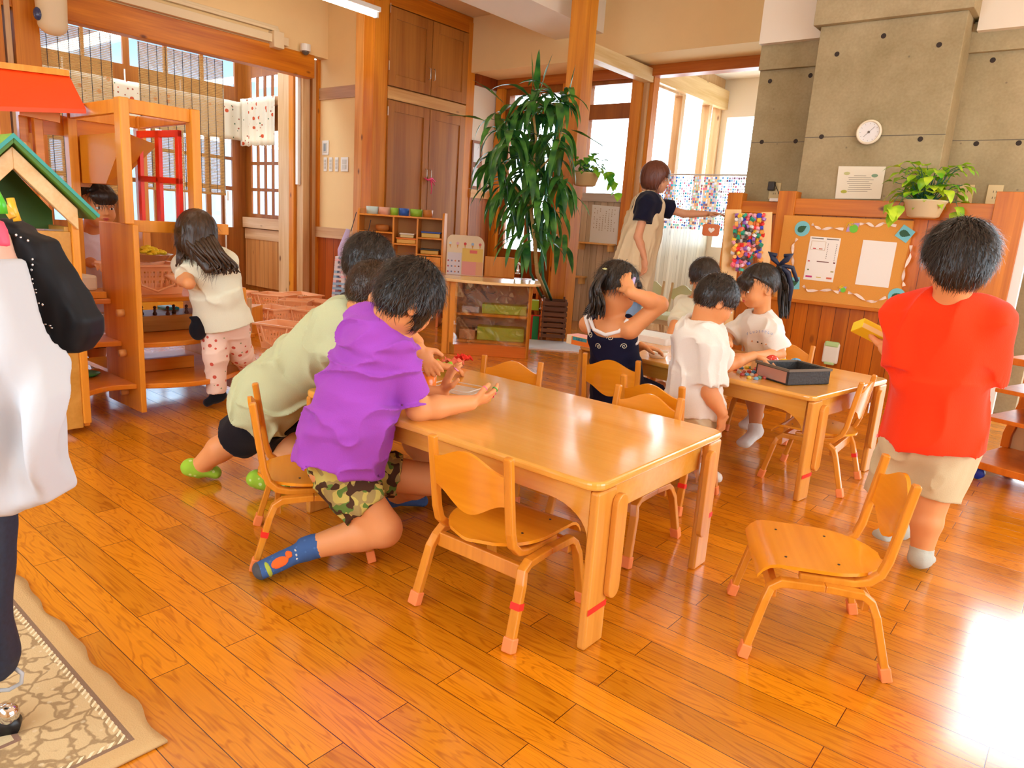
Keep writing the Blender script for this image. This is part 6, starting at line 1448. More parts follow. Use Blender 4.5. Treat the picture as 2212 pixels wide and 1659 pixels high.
MB().box((x0+.02, .0, .0), (x1-.02, .02, .10)).build('plinth', M_kit, t, bevel=.003); MB().box((x0+.02, .28, .02), (x1-.02, .295, z1)).build('back_panel', mat('mauve back', '#b8927c', .7), t)
for zz in (.10, .32): MB().box((x0+.022, .03, zz), (x1-.022, .28, zz+.018)).build('shelf_board', M_phx, t)
sheet = MB(); nx, nz = 30, 24
rs_ = np.random.RandomState(4); vs = []
for i in range(nx+1):
    for j in range(nz+1):
        u, v = i/nx, j/nz; wv = .006*math.sin(u*9+v*4)*(1-u)+.005*float(noise3(np.array([u*6, v*7, 1.0]))) + .008*(1-u)*float(noise3(np.array([u*14+v*9, v*5, 4.0]))); vs.append((x0+.055+u*(w-.075), -.006-wv-.004, .085+v*(z1-.095)+.012*math.sin(u*3)*(1-v)))
sheet.add(vs, [(i*(nz+1)+j, (i+1)*(nz+1)+j, (i+1)*(nz+1)+j+1, i*(nz+1)+j+1) for i in range(nx) for j in range(nz)])
so_ = sheet.build('clear_sheet', glass_mat('clear vinyl', (.90, .93, .96), .30), t, smooth=True)
def inside(nm, xa, ya, xb, yb_, c, dep, lab, cat):
    a = LC(xa, ya); b_ = LC(xb, yb_); simple(nm, MB().box((0, 0, 0), (b_[0]-a[0], dep, b_[1]-a[1])), mat(nm+c, c, .5), lab, cat, bevel=.006, loc=tuple(dC+_R*a[0]+_F*.10+Vector((0, 0, max(a[1], 0)))), rz=AZ)
zs1 = .339; zs2 = .119
def ins(nm, xa, xb, z, h, c, dep, lab, cat, fy=.08): a = LC(xa, 700)[0]; b_ = LC(xb, 700)[0]; simple(nm, MB().box((0, 0, 0), (b_-a, dep, h)), mat(nm+c, c, .5), lab, cat, bevel=.006, loc=tuple(dC+_R*a+_F*fy+Vector((0, 0, z))), rz=AZ)
ins('storage_box', 1038, 1136, zs1, .075, '#b4cc38', .14, 'long lime green box on the upper shelf inside the display counter', 'box'); ins('storage_box', 994, 1032, zs1, .05, '#c8b8b0', .14, 'low pale pink box on the upper shelf inside the display counter, left', 'box')
ins('cloth_bundle', 1030, 1134, zs2, .11, '#a8c430', .15, 'lime green cushion with orange spots on the lower shelf of the display counter', 'cushion'); ins('storage_box', 990, 1026, zs2, .08, '#c88a5c', .14, 'tan box on the lower shelf of the display counter, left', 'box')

# crate, plate and white box behind, left of the centre post
M_crate = wood('dark slatted wood', '#7a4a2c', '#4e2a16', 'X', .8)
t = thing('slatted_crate', 'dark brown slatted wooden crate standing by the centre post', 'crate', tuple(gp(1192, 741)), AZ); dX = gp(1192, 741); dx = fwd(dX)
sc = dx/FPX; wc = 52*sc; hc = 96*sc
for x in (-wc/2, wc/2-.02):
    for y in (0, .28): MB().box((x, y, 0.02), (x+.02, y+.02, hc)).build('corner_post', M_crate, t, bevel=.004)
for k in range(7):
    z = .05+k*(hc-.08)/6.6
    for y in (-.008, .292): MB().box((-wc/2, y, z), (wc/2, y+.012, z+.034)).build('slat', M_crate, t, bevel=.002)
    for x in (-wc/2-.008, wc/2): MB().box((x, 0, z), (x+.01, .3, z+.034)).build('slat', M_crate if x > 0 else M_kit, t, bevel=.002)
simple('floor_mat', MB().prism(rrect(-.42, -.20, .34, .26, .05), 0, .012), mat('pale grey mat', '#d8dce4', .5), 'pale grey mat under the slatted crate', 'mat', loc=tuple(gp(1188, 748)), rz=AZ)
simple('storage_box', MB().box((-.07, 0, 0), (.07, .14, .22)), mat('white plastic box', '#e4e6e4', .4), 'white plastic box standing behind the plant stems', 'box', bevel=.008, loc=tuple(gp(1184, 705)+Vector((0, 0, .0))+_F*.9), rz=AZ)
# wooden stand by the baskets
t = thing('wooden_stand', 'low wooden stand with upright ends beside the baskets', 'stand', tuple(gp(528, 726)), AZ); ds = fwd(gp(528, 726)); sc = ds/FPX
MB().box((-.06, 0, 0), (.05, .30, 62*sc)).build('box', M_ph, t, bevel=.003); MB().box((.03, -.01, .02), (.055, .03, 84*sc)).build('upright', M_pale, t, bevel=.003); MB().box((-.08, -.05, 0), (.09, .0, .03)).build('foot', M_ph, t, bevel=.003)
# block tower
dT = 5.35; base = gp(733, 705); base = A3(733, 705, fwd(base)); rs = random.Random(9); zz = 0.0; lay = 0; me0 = {}
sc = fwd(base)/FPX; HT = base.z+(705-550)*sc
M_bl = {c: mat('block '+c, c, .5) for c in ('#e8e4ee', '#9ec4e8', '#e88ab4', '#d87ab0', '#3a9ae0', '#f0603c', '#2c2c4c', '#f0c8d8')}
CN = {'#e8e4ee': 'white', '#9ec4e8': 'pale blue', '#e88ab4': 'pink', '#d87ab0': 'dark pink', '#3a9ae0': 'blue', '#f0603c': 'orange', '#2c2c4c': 'navy', '#f0c8d8': 'pale pink'}
ORD = 'first second third fourth fifth sixth seventh eighth ninth tenth eleventh twelfth thirteenth fourteenth fifteenth sixteenth seventeenth eighteenth nineteenth twentieth twenty-first twenty-second twenty-third twenty-fourth twenty-fifth twenty-sixth twenty-seventh twenty-eighth twenty-ninth thirtieth thirty-first thirty-second thirty-third thirty-fourth'.split()
while zz < HT-.02:
    top_part = zz > HT*.42; h = .022 if top_part else .036; wdt = .16*(1-.55*zz/HT)
    cols = ['#e8e4ee', '#9ec4e8', '#e8e4ee', '#f0c8d8'] if top_part else ['#e88ab4', '#d87ab0', '#e88ab4', '#2c2c4c', '#f0603c', '#3a9ae0']
    for s_ in (-1, 1):
        col = rs.choice(cols); key = (col, h, round(wdt, 3), lay % 2)
        a = lay % 2
        sx, sy = (wdt, .03) if a else (.03, wdt)
        key = (h, round(wdt, 3), a, col)
        if key not in me0:
            b = MB().box((-sx/2, -sy/2, 0), (sx/2, sy/2, h)); o = b.build('toy_block', M_bl[col], bevel=.002); me0[key] = o
        else: o = me0[key].copy(); COL.objects.link(o)
        off = s_*(wdt/2-.015); o.location = base+(_F*off if a else _R*off)+Vector((0, 0, zz)); o.rotation_euler = (0, 0, AZ)
        tag(o, '%s plank block, %s side, %s layer of the toy tower counted upwards' % (CN[col], 'far' if s_ > 0 and lay % 2 else 'near' if lay % 2 else 'right' if s_ > 0 else 'left', ORD[lay]), 'block', 'plank blocks of the toy tower')
    zz += h; lay += 1
# ---------- plants
def leafmb(mb, base, d, up, L, w, droop, fold=.25, n=7, heart=False):
    """one leaf: folded along its midrib, bending down towards the tip"""
    base = Vector(base); d = Vector(d).normalized(); p = base.copy(); vs = []; dirn = d.copy()
    for i in range(n+1):
        u = i/n
        if heart: wd = w*(math.sin(PI*min(1, u*1.0)**.62)**.9 if u < 1 else 0)
        else: wd = w*math.sin(PI*u**.75)**.8 if 0 < u < 1 else 0
        s = dirn.cross(Vector((0, 0, 1)));
        s = s.normalized() if s.length > .05 else Vector((1, 0, 0)); nn = s.cross(dirn)
        wv = .18*math.sin(u*9+base.x*40)*wd
        vs += [p-s*wd+nn*(wd*fold+wv), p.copy(), p+s*wd+nn*(wd*fold-wv)]
        dirn = (dirn+Vector((0, 0, -droop/n))).normalized(); p = p+dirn*(L/n)
    mb.add(vs, [(i*3+j, i*3+j+1, i*3+j+4, i*3+j+3) for i in range(n) for j in (0, 1)])
def leaf_mat(name, c1, c2, stripe=None):
    m = bpy.data.materials.new(name); m.use_nodes = True; nt = m.node_tree; L = nt.links.new; b = nt.nodes['Principled BSDF']; b.inputs['Roughness'].default_value = .32
    tc = nd(nt, 'ShaderNodeTexCoord'); n = nd(nt, 'ShaderNodeTexNoise'); n.inputs['Scale'].default_value = 9; L(tc.outputs['Object'], n.inputs['Vector'])
    mr = nd(nt, 'ShaderNodeMapRange'); mr.inputs[1].default_value = .38; mr.inputs[2].default_value = .66; L(n.outputs[0], mr.inputs[0])
    mx = nd(nt, 'ShaderNodeMix', data_type='RGBA'); mx.inputs[6].default_value = srgb(c1); mx.inputs[7].default_value = srgb(c2); L(mr.outputs[0], mx.inputs[0]); L(mx.outputs[2], b.inputs['Base Color'])
    t = nd(nt, 'ShaderNodeBsdfTranslucent'); L(mx.outputs[2], t.inputs[0]); ms = nd(nt, 'ShaderNodeMixShader'); ms.inputs[0].default_value = .22; L(b.outputs[0], ms.inputs[1]); L(t.outputs[0], ms.inputs[2]); L(ms.outputs[0], nt.nodes['Material Output'].inputs[0]); return m
M_leafd = leaf_mat('dracaena leaf', '#1f5a2c', '#5c9a3c'); M_leafp = leaf_mat('pothos leaf', '#3c9a2c', '#a8dc3c'); M_leafq = leaf_mat('bright pothos leaf', '#6ab81c', '#d0ec3c')
M_bark = mat('cane bark', '#c09a5c', .8, noise=.3, nscale=50); M_gst = mat('green stem', '#2c6a4c', .5)
dP = 6.35; pb = gp(1166, 728); t = thing('dracaena_plant', 'tall potted dracaena with drooping dark green leaves in front of the glazed door', 'plant', tuple(A3(1186, 700, 7.25).xy)+(0,))
cc = Vector(t.location)
b = MB(); b.lathe([(0, 0), (.09, 0), (.11, .22), (.12, .24), (.108, .24), (.10, .22), (0, .22)], 24, c=tuple(cc)); b.build('pot', mat('dark planter', '#4a3a34', .5), t, smooth=True, world=True)
def stem(pts, r, m, nm='stem'): b = MB(); b.tube(pts, r, 8); return b.build(nm, m, t, smooth=True, world=True)
stem([cc+Vector((.03, 0, .25)), A3(1160, 590, dP), A3(1155, 520, dP), A3(1147, 450, dP), A3(1150, 380, dP)], [.02, .018, .017, .016, .014], M_bark)
stem([cc+Vector((-.04, 0, .25)), A3(1146, 590, dP+.05), A3(1143, 520, dP+.05), A3(1130, 400, dP+.05), A3(1110, 300, dP+.05)], .012, M_gst)
stem([cc+Vector((.06, 0, .25)), A3(1173, 600, dP-.05), A3(1168, 500, dP-.05), A3(1185, 380, dP-.05), A3(1205, 260, dP-.05)], .013, M_gst)
stem([A3(1150, 380, dP), A3(1158, 300, dP), A3(1150, 220, dP)], .010, M_bark); stem([A3(1146, 450, dP), A3(1110, 400, dP-.1), A3(1075, 330, dP-.1)], .009, M_bark); stem([A3(1150, 380, dP), A3(1200, 330, dP-.15), A3(1222, 260, dP-.15)], .009, M_bark)
lf = MB(); rs = random.Random(21)
clus = [(1150, 215, 0, 22), (1125, 245, .15, 18), (1190, 235, -.1, 20), (1082, 262, .1, 14), (1210, 215, .1, 12), (1105, 300, -.15, 20), (1165, 300, .2, 22), (1205, 300, -.2, 18), (1070, 340, .0, 16), (1135, 360, -.2, 22), (1195, 370, .1, 20), (1095, 400, .1, 20), (1160, 420, -.15, 22), (1215, 400, 0, 14), (1120, 450, .2, 16), (1190, 460, 0, 16), (1165, 500, -.1, 10), (1205, 520, .1, 8), (1130, 510, 0, 7)]
for x, y, do, n in clus:
    c = A3(x, y, dP+do)
    for k in range(n):
        a = rs.uniform(0, 2*PI); el = rs.uniform(-.5, .7) if y > 240 else rs.uniform(-.1, 1.2)
        leafmb(lf, c+Vector((rs.uniform(-.05, .05), rs.uniform(-.05, .05), rs.uniform(-.08, .08))), (math.cos(a)*math.cos(el), math.sin(a)*math.cos(el), math.sin(el)), None, rs.uniform(.26, .42), rs.uniform(.022, .034), rs.uniform(1.6, 3.4))
for (x, y, dx, dz) in ((1150, 205, -.08, 1), (1160, 200, -.02, 1.2), (1165, 205, .2, .9), (1225, 230, .1, .9), (1090, 225, -.6, .5), (1050, 262, -1, .25), (1232, 280, .8, -.2)):
    leafmb(lf, A3(x, y, dP), _R*dx+Vector((0, 0, dz)), None, .34, .034, .3)
fo = lf.build('foliage', M_leafd, t, smooth=True)
# foliage mesh was built in world coordinates
fo.data.transform(Matrix.Translation(-cc)); 
def pothos(px, py, d, wpx, label, lm, seed, nl=60, tw=None, potc='#d8b07a', sx=1.0, spread=1.0):
    c = A3(px, py, d); r = wpx/2*d/FPX; t = thing('potted_pothos', label, 'plant', tuple(c)); h = r*.95
    b = MB(); b.lathe([(0, -h*.55), (r*.55, -h*.55), (r*.72, -h*.48), (r*.95, h*.25), (r, h*.28), (r, h*.36), (r*.9, h*.36), (r*.85, h*.2), (0, h*.2)], 28); b.build('pot', mat('pot '+potc, potc, .5), t, smooth=True)
    b = MB(); b.cyl((0, 0, h*.2), r*.84, .004, 24); b.build('soil', mat('potting soil', '#4a3420', .9), t)
    rs = random.Random(seed); l = MB(); st = MB(); L = d/FPX
    for k in range(nl):
        a = rs.uniform(0, 2*PI); R_ = r*rs.uniform(.1, 1.15)*spread; p = Vector((R_*math.cos(a), R_*math.sin(a)*.8, h*.3+rs.uniform(.0, .16)*spread)); st.tube([(R_*.2*math.cos(a), R_*.2*math.sin(a), h*.2), (p.x*.7, p.y*.7, p.z*.9), p], .0022, 5)
        leafmb(l, p, (math.cos(a), math.sin(a)*.8, rs.uniform(-.3, .8)), None, rs.uniform(.075, .12), rs.uniform(.026, .038), rs.uniform(.8, 2.2), fold=.15, heart=True)
    for (dx, dy) in (tw or []):
        q = Vector((0, 0, h*.3))+_R*(dx*L)*.0
        e = _R*(dx*L)+Vector((0, 0, -dy*L))-_F*(r*.6); m_ = _R*(dx*L*.8)+Vector((0, 0, h*.5))-_F*(r*.5); st.tube([Vector((0, 0, h*.2)), m_, e], .0025, 5)
        for q_ in (m_.lerp(e, .5), e, m_.lerp(e, .8)):
            a = rs.uniform(-1, 1); leafmb(l, q_, (a*.6, -.5, -.4), None, .10, .036, 1.2, fold=.12, heart=True)
    l.build('foliage', lm, t, smooth=True); st.build('stems', M_gst, t); return t
pothos(1264, 385, 6.75, 62, 'potted pothos in a tan half-round pot fixed to the centre post', M_leafp, 3, 40, [(70, 25), (52, -15), (55, 5)])
pothos(1997, 448, fwd(at_y(1997, 450, 5.40)), 82, 'pothos in a cream pot on the rail above the cork board', M_leafq, 8, 95, [(-85, 10), (60, 10), (-72, 20)], '#e0cfa4', spread=1.4)

# ---------- cork board and its decorations
YB = 5.50
def onb(x, y, Y=YB): return at_y(x, y, Y)
cb = thing('cork_board', 'cork notice board with garland decorations on the wooden screen wall', 'notice board', (-1.49, 5.5, .64))
M_cork = mat('cork', '#e0983e', .8, noise=.12, nscale=220)
MB().box((-1.925+1.49, -.004, .01), (-1.06+1.49, .046, .62)).build('cork', M_cork, cb, bevel=.003)
MB().box((-1.94+1.49, -.02, -.012), (-1.05+1.49, .046, .012)).build('ledge', M_orrail, cb, bevel=.003)
def disc(pts, y, th=.0015): b = MB(); b.prism(pts, y-th, y, axis='Y'); return b
M_sky = mat('pale turquoise paper', '#7cc8d0', .7); M_lf = mat('dark pressed leaf', '#2c5a3a', .6)
def leafsign(x, y, kind, rot, label):
    c = onb(x, y, YB-.006); t = thing('paper_decoration', label, 'paper decoration', tuple(c))
    r = .055
    if kind == 'round': pts = arc((0, 0), r, 0, 2*PI, 28)[:-1]
    else: pts = [(r*1.15*math.cos(rot+PI/2*k), r*1.15*math.sin(rot+PI/2*k)) for k in range(4)]
    disc(pts, 0).build('paper', M_sky, t)
    s = .036; a = rot-.5 if kind != 'round' else .6; lp = []
    for k in range(13): u = k/12; w = .62*s*math.sin(PI*u**.7)*(1+.12*(k % 2)); lp.append((u*2*s-s, w))
    for k in range(12, -1, -1): u = k/12; w = .62*s*math.sin(PI*u**.7)*(1+.12*(k % 2)); lp.append((u*2*s-s, -w))
    lp = [(p[0]*math.cos(a)-p[1]*math.sin(a), p[0]*math.sin(a)+p[1]*math.cos(a)) for p in lp]
    disc(lp, -.002, .001).build('leaf', M_lf, t); return t
leafsign(1733, 494, 'round', 0, 'round turquoise paper with a dark leaf at the upper left of the cork board'); leafsign(1937, 640, 'round', 0, 'round turquoise paper with a dark leaf at the lower right of the cork board')
leafsign(1955, 505, 'diamond', .25, 'turquoise paper diamond with a dark leaf at the upper right of the cork board'); leafsign(1714, 612, 'square', .9, 'turquoise paper square with a dark leaf behind the ribboned child')
def streamer(pts, label, w=.010):
    P = [onb(x, y, YB-.010) for x, y in pts]; b = MB(); vs = []; n = 60; L = len(P)-1
    for i in range(n+1):
        u = i/n*L; k = min(int(u), L-1); f = u-k; p = P[k].lerp(P[k+1], f); tn = (P[k+1]-P[k]).normalized(); s = Vector((0, -1, 0)).cross(tn); a = i/n*L*2.4; q = s*math.cos(a)*w+Vector((0, -1, 0))*abs(math.sin(a))*w*.5; vs += [p-q, p+q, p+q+Vector((0, -.0006, 0)), p-q+Vector((0, -.0006, 0))]
    b.add(vs, [(i*4+j, i*4+(j+1) % 4, i*4+4+(j+1) % 4, i*4+4+j) for i in range(n) for j in range(4)]); return simple('paper_streamer', b, mat('cream crepe paper', '#f4dccb', .8), label, 'streamer', 'paper streamers on the cork board')
streamer([(1754, 484), (1763, 490), (1775, 496), (1795, 492), (1822, 495)], 'twisted cream streamer along the upper left edge of the cork board'); streamer([(1857, 484), (1875, 482), (1890, 491), (1908, 482), (1936, 488)], 'twisted cream streamer along the upper right edge of the cork board')
streamer([(1722, 515), (1713, 530), (1712, 550), (1713, 572), (1706, 585)], 'twisted cream streamer down the left edge of the cork board'); streamer([(1735, 617), (1745, 628), (1770, 628), (1795, 626), (1812, 632)], 'twisted cream streamer along the lower left edge of the cork board')
streamer([(1832, 632), (1850, 636), (1870, 650), (1890, 652), (1914, 642)], 'twisted cream streamer along the lower right edge of the cork board'); streamer([(1968, 530), (1966, 555), (1954, 580), (1950, 605), (1953, 618)], 'straight cream streamer down the right edge of the cork board')
for x, y, s, lab in ((1842, 492, 1.0, 'green paper flower with yellow loops and lilac backing at the top of the cork board'), (1820, 625, .62, 'small green paper flower with yellow loops at the bottom of the cork board')):
    c = onb(x, y, YB-.006); t = thing('paper_flower', lab, 'paper decoration', tuple(c)); disc(arc((.008*s, -.006*s), .030*s, 0, 2*PI, 9)[:-1], -.002).build('green_petal', mat('green paper', '#74c83c', .7), t); disc([(-.04*s, -.03*s), (.03*s, -.02*s), (.042*s, .035*s), (-.03*s, .03*s)], 0).build('backing', mat('lilac paper', '#b89ad0', .7), t)
    b = MB()
    for k in range(4): a = 1.2+k*.55; b.tube([Vector((-.012+.018*math.cos(a)+.012*math.cos(q), -.005, .010+.018*math.sin(a)+.012*math.sin(q)))*s for q in np.linspace(0, 2*PI, 11)[:-1]], .0018, 5, closed=True)
    b.build('yellow_loops', mat('yellow cord', '#f2c81c', .6), t)
def sheet(pts, label, lines=None, col='#f4ece0'):
    P = [at_y(x, y, YB-.006) for x, y in pts]; t = thing('paper_sheet', label, 'sheet of paper', tuple(P[3])); b = MB(); off = Vector((0, -.001, 0)); b.add([p for p in P]+[p+off for p in P], [(0, 1, 2, 3), (7, 6, 5, 4), (0, 4, 5, 1), (1, 5, 6, 2), (2, 6, 7, 3), (3, 7, 4, 0)]); b.build('paper', mat('paper '+col, col, .8), t, world=True)
    for k, (u0, v0, u1, v1, c) in enumerate(lines or []):
        q = lambda u, v: (P[0].lerp(P[1], u)).lerp(P[3].lerp(P[2], u), v)+Vector((0, -.0018, 0))
        b = MB(); b.add([q(u0, v0), q(u1, v0), q(u1, v1), q(u0, v1)], [(0, 1, 2, 3)]); b.build('print', mat('ink '+c, c, .8), t, world=True)
    return t
ln = [(.05, .03, .45, .05, '#6a6258'), (.55, .03, .95, .05, '#6a6258'), (.07, .10, .55, .105, '#b8862c'), (.07, .10, .08, .30, '#b8862c'), (.54, .10, .55, .30, '#b8862c'), (.07, .295, .55, .30, '#b8862c'), (.15, .26, .25, .28, '#c83c3c'), (.35, .26, .47, .28, '#c86a3c'), (.05, .55, .12, .58, '#c04848'), (.35, .55, .75, .57, '#7a4a3c'), (.90, .55, .96, .58, '#8a4848'), (.06, .90, .28, .94, '#c83c7c'), (.42, .91, .58, .93, '#d8b84c'), (.76, .90, .94, .94, '#d86a4c'), (.08, .75, .14, .78, '#7a8a5a'), (.86, .75, .96, .78, '#a89a5a')]
ln += [(.62+.0*k, .14+.04*k, .64, .16+.04*k, '#6a6258') for k in range(9)]+[(.90, .14+.04*k, .92, .16+.04*k, '#6a6258') for k in range(11)]
sheet([(1751, 510), (1817, 515), (1799, 610), (1735, 603)], 'printed white notice with small coloured pictures on the left of the cork board', ln)
sheet([(1865, 518), (1938, 524), (1919, 622), (1847, 614)], 'blank cream sheet of paper on the right of the cork board')
# ---------- on the concrete
c = at_y(1878, 286, 5.60); t = thing('wall_thermometer', 'round cream dial thermometer on the concrete column', 'thermometer', tuple(c)); RM = Matrix.Rotation(PI/2, 4, 'X')
b = MB(); b.lathe([(0, .0), (.082, 0), (.084, .012), (.078, .024), (.070, .024), (.068, .014), (0, .014)], 36, M=RM); b.build('case', mat('cream plastic', '#f0e2c6', .4), t, smooth=True)
b = MB(); b.lathe([(0, .0145), (.067, .0145)], 36, M=RM); b.build('dial', mat('dial face', '#eae6e2', .5), t); b = MB(); b.lathe([(0, .022), (.008, .02), (.008, .015)], 16, M=RM); b.build('hub', mat('grey hub', '#6a6058', .4), t); b = MB(); b.box((-.045, -.0165, -.0012), (.05, -.0155, .0012), Matrix.Rotation(-.8, 4, 'Y')); b.build('needle', mat('needle grey', '#8a8078', .4), t); b = MB()
for k in range(12): b.box((.053, -.0158, -.0008), (.061, -.015, .0008), Matrix.Rotation(k*PI/6, 4, 'Y'))
b.build('tick_marks', mat('grey hub', '#6a6058'), t)
P = [at_y(x, y, 5.612) for x, y in ((1812, 359), (1914, 360), (1902, 430), (1804, 429))]; t = thing('wall_notice', 'cream framed text sheet with leafy corners on the concrete column', 'notice', tuple(P[3]))
b = MB(); off = Vector((0, -.003, 0)); b.add(P+[p+off for p in P], [(0, 1, 2, 3), (7, 6, 5, 4), (0, 4, 5, 1), (1, 5, 6, 2), (2, 6, 7, 3), (3, 7, 4, 0)]); b.build('paper', mat('cream paper', '#efe9d2', .7), t, world=True)
rs = random.Random(3)
for k in range(9):
    v = .28+k*.06; u0 = .22+rs.random()*.06; u1 = .80-rs.random()*.12
    if k == 0: u0, u1 = .36, .62
    q = lambda u, v: (P[0].lerp(P[1], u)).lerp(P[3].lerp(P[2], u), v)+Vector((0, -.0035, 0)); b = MB(); b.add([q(u0, v), q(u1, v), q(u1, v+.018), q(u0, v+.018)], [(0, 1, 2, 3)]); b.build('text_line', mat('grey ink', '#a09a88', .8), t, world=True)
for u, v, c in ((.18, .78, '#b8b84a'), (.80, .28, '#88a888'), (.2, .22, '#c8c88a')):
    q = (P[0].lerp(P[1], u)).lerp(P[3].lerp(P[2], u), v)+Vector((0, -.0035, 0)); b = MB(); b.ball(tuple(q), 1, 8, 5, (.022, .0006, .012)); b.build('leaf_print', mat('print '+c, c, .8), t, world=True)
def outlet(x, y, Y, label, dark=False):
    c = at_y(x, y, Y); t = thing('wall_outlet', label, 'outlet', tuple(c)); MB().box((-.045, -.008, -.065), (.045, 0, .065)).build('cover_plate', mat('ivory plastic', '#dcc48e', .45), t, bevel=.003)
    b = MB()
    for z in (.02, -.02):
        for x_ in (-.008, .008): b.box((x_-.0015, -.009, z-.007), (x_+.0015, -.0079, z+.007))
    b.build('slots', M_hole, t); return t
outlet(2086, 420, 5.898, 'ivory wall outlet on the concrete right of the column'); outlet(2148, 421, 5.898, 'ivory blank outlet plate furthest right on the concrete, beside the corner')
outlet(1674, 413, 5.898, 'ivory wall outlet with a black adapter left of the column')
c = at_y(1667, 402, 5.87); t = thing('power_adapter', 'black power adapter plugged in left of the column with its cable hanging', 'adapter', tuple(c)); MB().box((-.026, -.02, -.035), (.026, .018, .035)).build('body', mat('black plastic', '#2c2824', .4), t, bevel=.006)
b = MB(); b.tube([c+Vector((.02, -.01, .03)), at_y(1680, 412, 5.86), at_y(1688, 435, 5.80), at_y(1692, 446, 5.72)], .003, 6); b.build('cable', mat('black plastic', '#2c2824'), t, world=True)
c = at_y(1683, 452, 5.63); simple('router', MB().box((-.07, -.05, 0), (.07, .05, .025)), M_metalw, 'small white router lying on the wooden rail below the adapter', 'router', bevel=.004, loc=(c.x, 5.635, 1.361))
c = at_y(1796, 762, 5.545); t = thing('outlet_cover', 'white and pale green outlet cover low on the wooden screen wall', 'outlet', tuple(c)); MB().box((-.055, -.03, -.075), (.055, 0, .075)).build('case', mat('white plastic', '#e9e4d4', .4), t, bevel=.01); MB().box((-.05, -.034, .045), (.05, -.0, .085)).build('hood', mat('pale green plastic', '#b8d894', .4), t, bevel=.01); MB().box((-.035, -.034, -.088), (.035, 0, -.068)).build('lower_clip', mat('pale green plastic', '#b8d894'), t, bevel=.006)

# ---------- garland rack, bead curtain, alcove things
t = thing('wooden_rack', 'pale wooden rack with two upright boards holding the bottle cap garlands', 'rack', tuple(at_y(1600, 640, 5.3).xy)+(0,))
def plank(a, b_, w, th, m, nm): mb = MB(); mb.tube([a, b_], 1, flat=(th, w, tuple(_F))); return mb.build(nm, m, t, world=True, bevel=.004)
M_ltw = wood('light rack wood', '#e8bc78', '#d8a258', 'Z', .7)
dR = 5.0
_a = A3(1584, 452, dR); _b = A3(1558, 800, dR); plank(_a, _a+(_b-_a)*(_a.z/(_a.z-_b.z)), .11, .02, M_ltw, 'side_board'); _a = A3(1656, 458, dR); _b = A3(1640, 800, dR); plank(_a, _a+(_b-_a)*(_a.z/(_a.z-_b.z)), .075, .02, M_ltw, 'side_board')
plank(A3(1582, 462, dR), A3(1656, 466, dR), .02, .02, M_ltw, 'top_rail'); plank(A3(1575, 640, dR), A3(1645, 648, dR), .05, .02, M_ltw, 'cross_rail')
capc = ['#f26a7a', '#f6c63c', '#e8e4e0', '#1c9a7a', '#ea3030', '#3c4cc0', '#f0a050', '#9a6ab8', '#5a4a44', '#cfc8c0', '#e8a0b0', '#f4884c']
M_capc = [mat('cap '+c, c, .35) for c in capc]; rs = random.Random(11)
for k in range(8):
    x0 = 1592+k*8; t = thing('bottle_cap_garland', ['leftmost', 'second from left', 'third from left', 'fourth from left', 'fifth from left', 'sixth from left', 'seventh from left', 'rightmost'][k]+' string of coloured bottle caps on the wooden rack', 'garland', tuple(A3(x0, 470, dR-.05)), 0, 'bottle cap garlands on the rack')
    yb = 590-rs.random()*25-(20 if k > 5 else 0); b = MB(); b.tube([A3(x0, 462, dR-.04), A3(x0-10, yb, dR-.05)], .0015, 5); b.build('string', M_metalw, t, world=True); cp = MB(); y = 466; 
    while y < yb:
        p = A3(x0-10*(y-462)/130+rs.uniform(-3, 3), y, dR-.06+rs.uniform(-.02, .02)); cp.mi = rs.randrange(12); r = rs.uniform(.012, .019); Mr = T(*p) @ Matrix.Rotation(rs.uniform(0, 3.1), 4, 'X') @ Matrix.Rotation(rs.uniform(0, 3.1), 4, 'Y'); cp.cyl((0, 0, -.009), r, .018, 12, M=Mr); y += rs.uniform(6, 10)
    tag(cp.build('caps', M_capc, t, world=True), kind='stuff')
fl = ['#e8e8ee', '#7ac0e8', '#d8b8e0', '#4a7ac8', '#e86a8a', '#3cb0c0', '#f0c8a0', '#8a5a6a', '#f4f0f4', '#c8d8f0', '#f2f4f6', '#a8d8b8']
def film(c):
    m = mat('film '+c, c, .4); nt = m.node_tree; tr = nd(nt, 'ShaderNodeBsdfTranslucent'); tr.inputs[0].default_value = srgb(c); ms = nd(nt, 'ShaderNodeMixShader'); ms.inputs[0].default_value = .35; nt.links.new(nt.nodes['Principled BSDF'].outputs[0], ms.inputs[1]); nt.links.new(tr.outputs[0], ms.inputs[2]); nt.links.new(ms.outputs[0], nt.nodes['Material Output'].inputs[0]); return m
M_film = [film(c) for c in fl]; bc = MB(); Yc = 7.12
for i in range(46):
    xx = -4.02+i*.0245; n = 20 if i > 10 else 18
    for k in range(n):
        z = 1.66-k*.027+rs.uniform(-.004, .004)
        if rs.random() < .12: continue
        bc.mi = rs.randrange(12); w = rs.uniform(.008, .0125); a = rs.uniform(-.5, .5); bc.add([(xx-w*math.cos(a), Yc-w*math.sin(a), z-.012), (xx+w*math.cos(a), Yc+w*math.sin(a), z-.012), (xx+w*math.cos(a), Yc+w*math.sin(a), z+.010), (xx-w*math.cos(a), Yc-w*math.sin(a), z+.010)], [(0, 1, 2, 3)])
cu = bc.build('bead_curtain', M_film); tag(cu, 'hanging curtain of small coloured translucent squares in the opening behind the adult', 'curtain', kind='stuff')
b = MB(); b.tube([(-4.04, Yc, 1.69), (-2.30, Yc, 1.69)], .008, 8); tag(b.build('curtain_rod', M_metalw, smooth=True), 'thin white rod carrying the curtain of coloured squares', 'rod')
c = at_y(1538, 480, 6.9); c = A3(1542, 480, 5.7); 
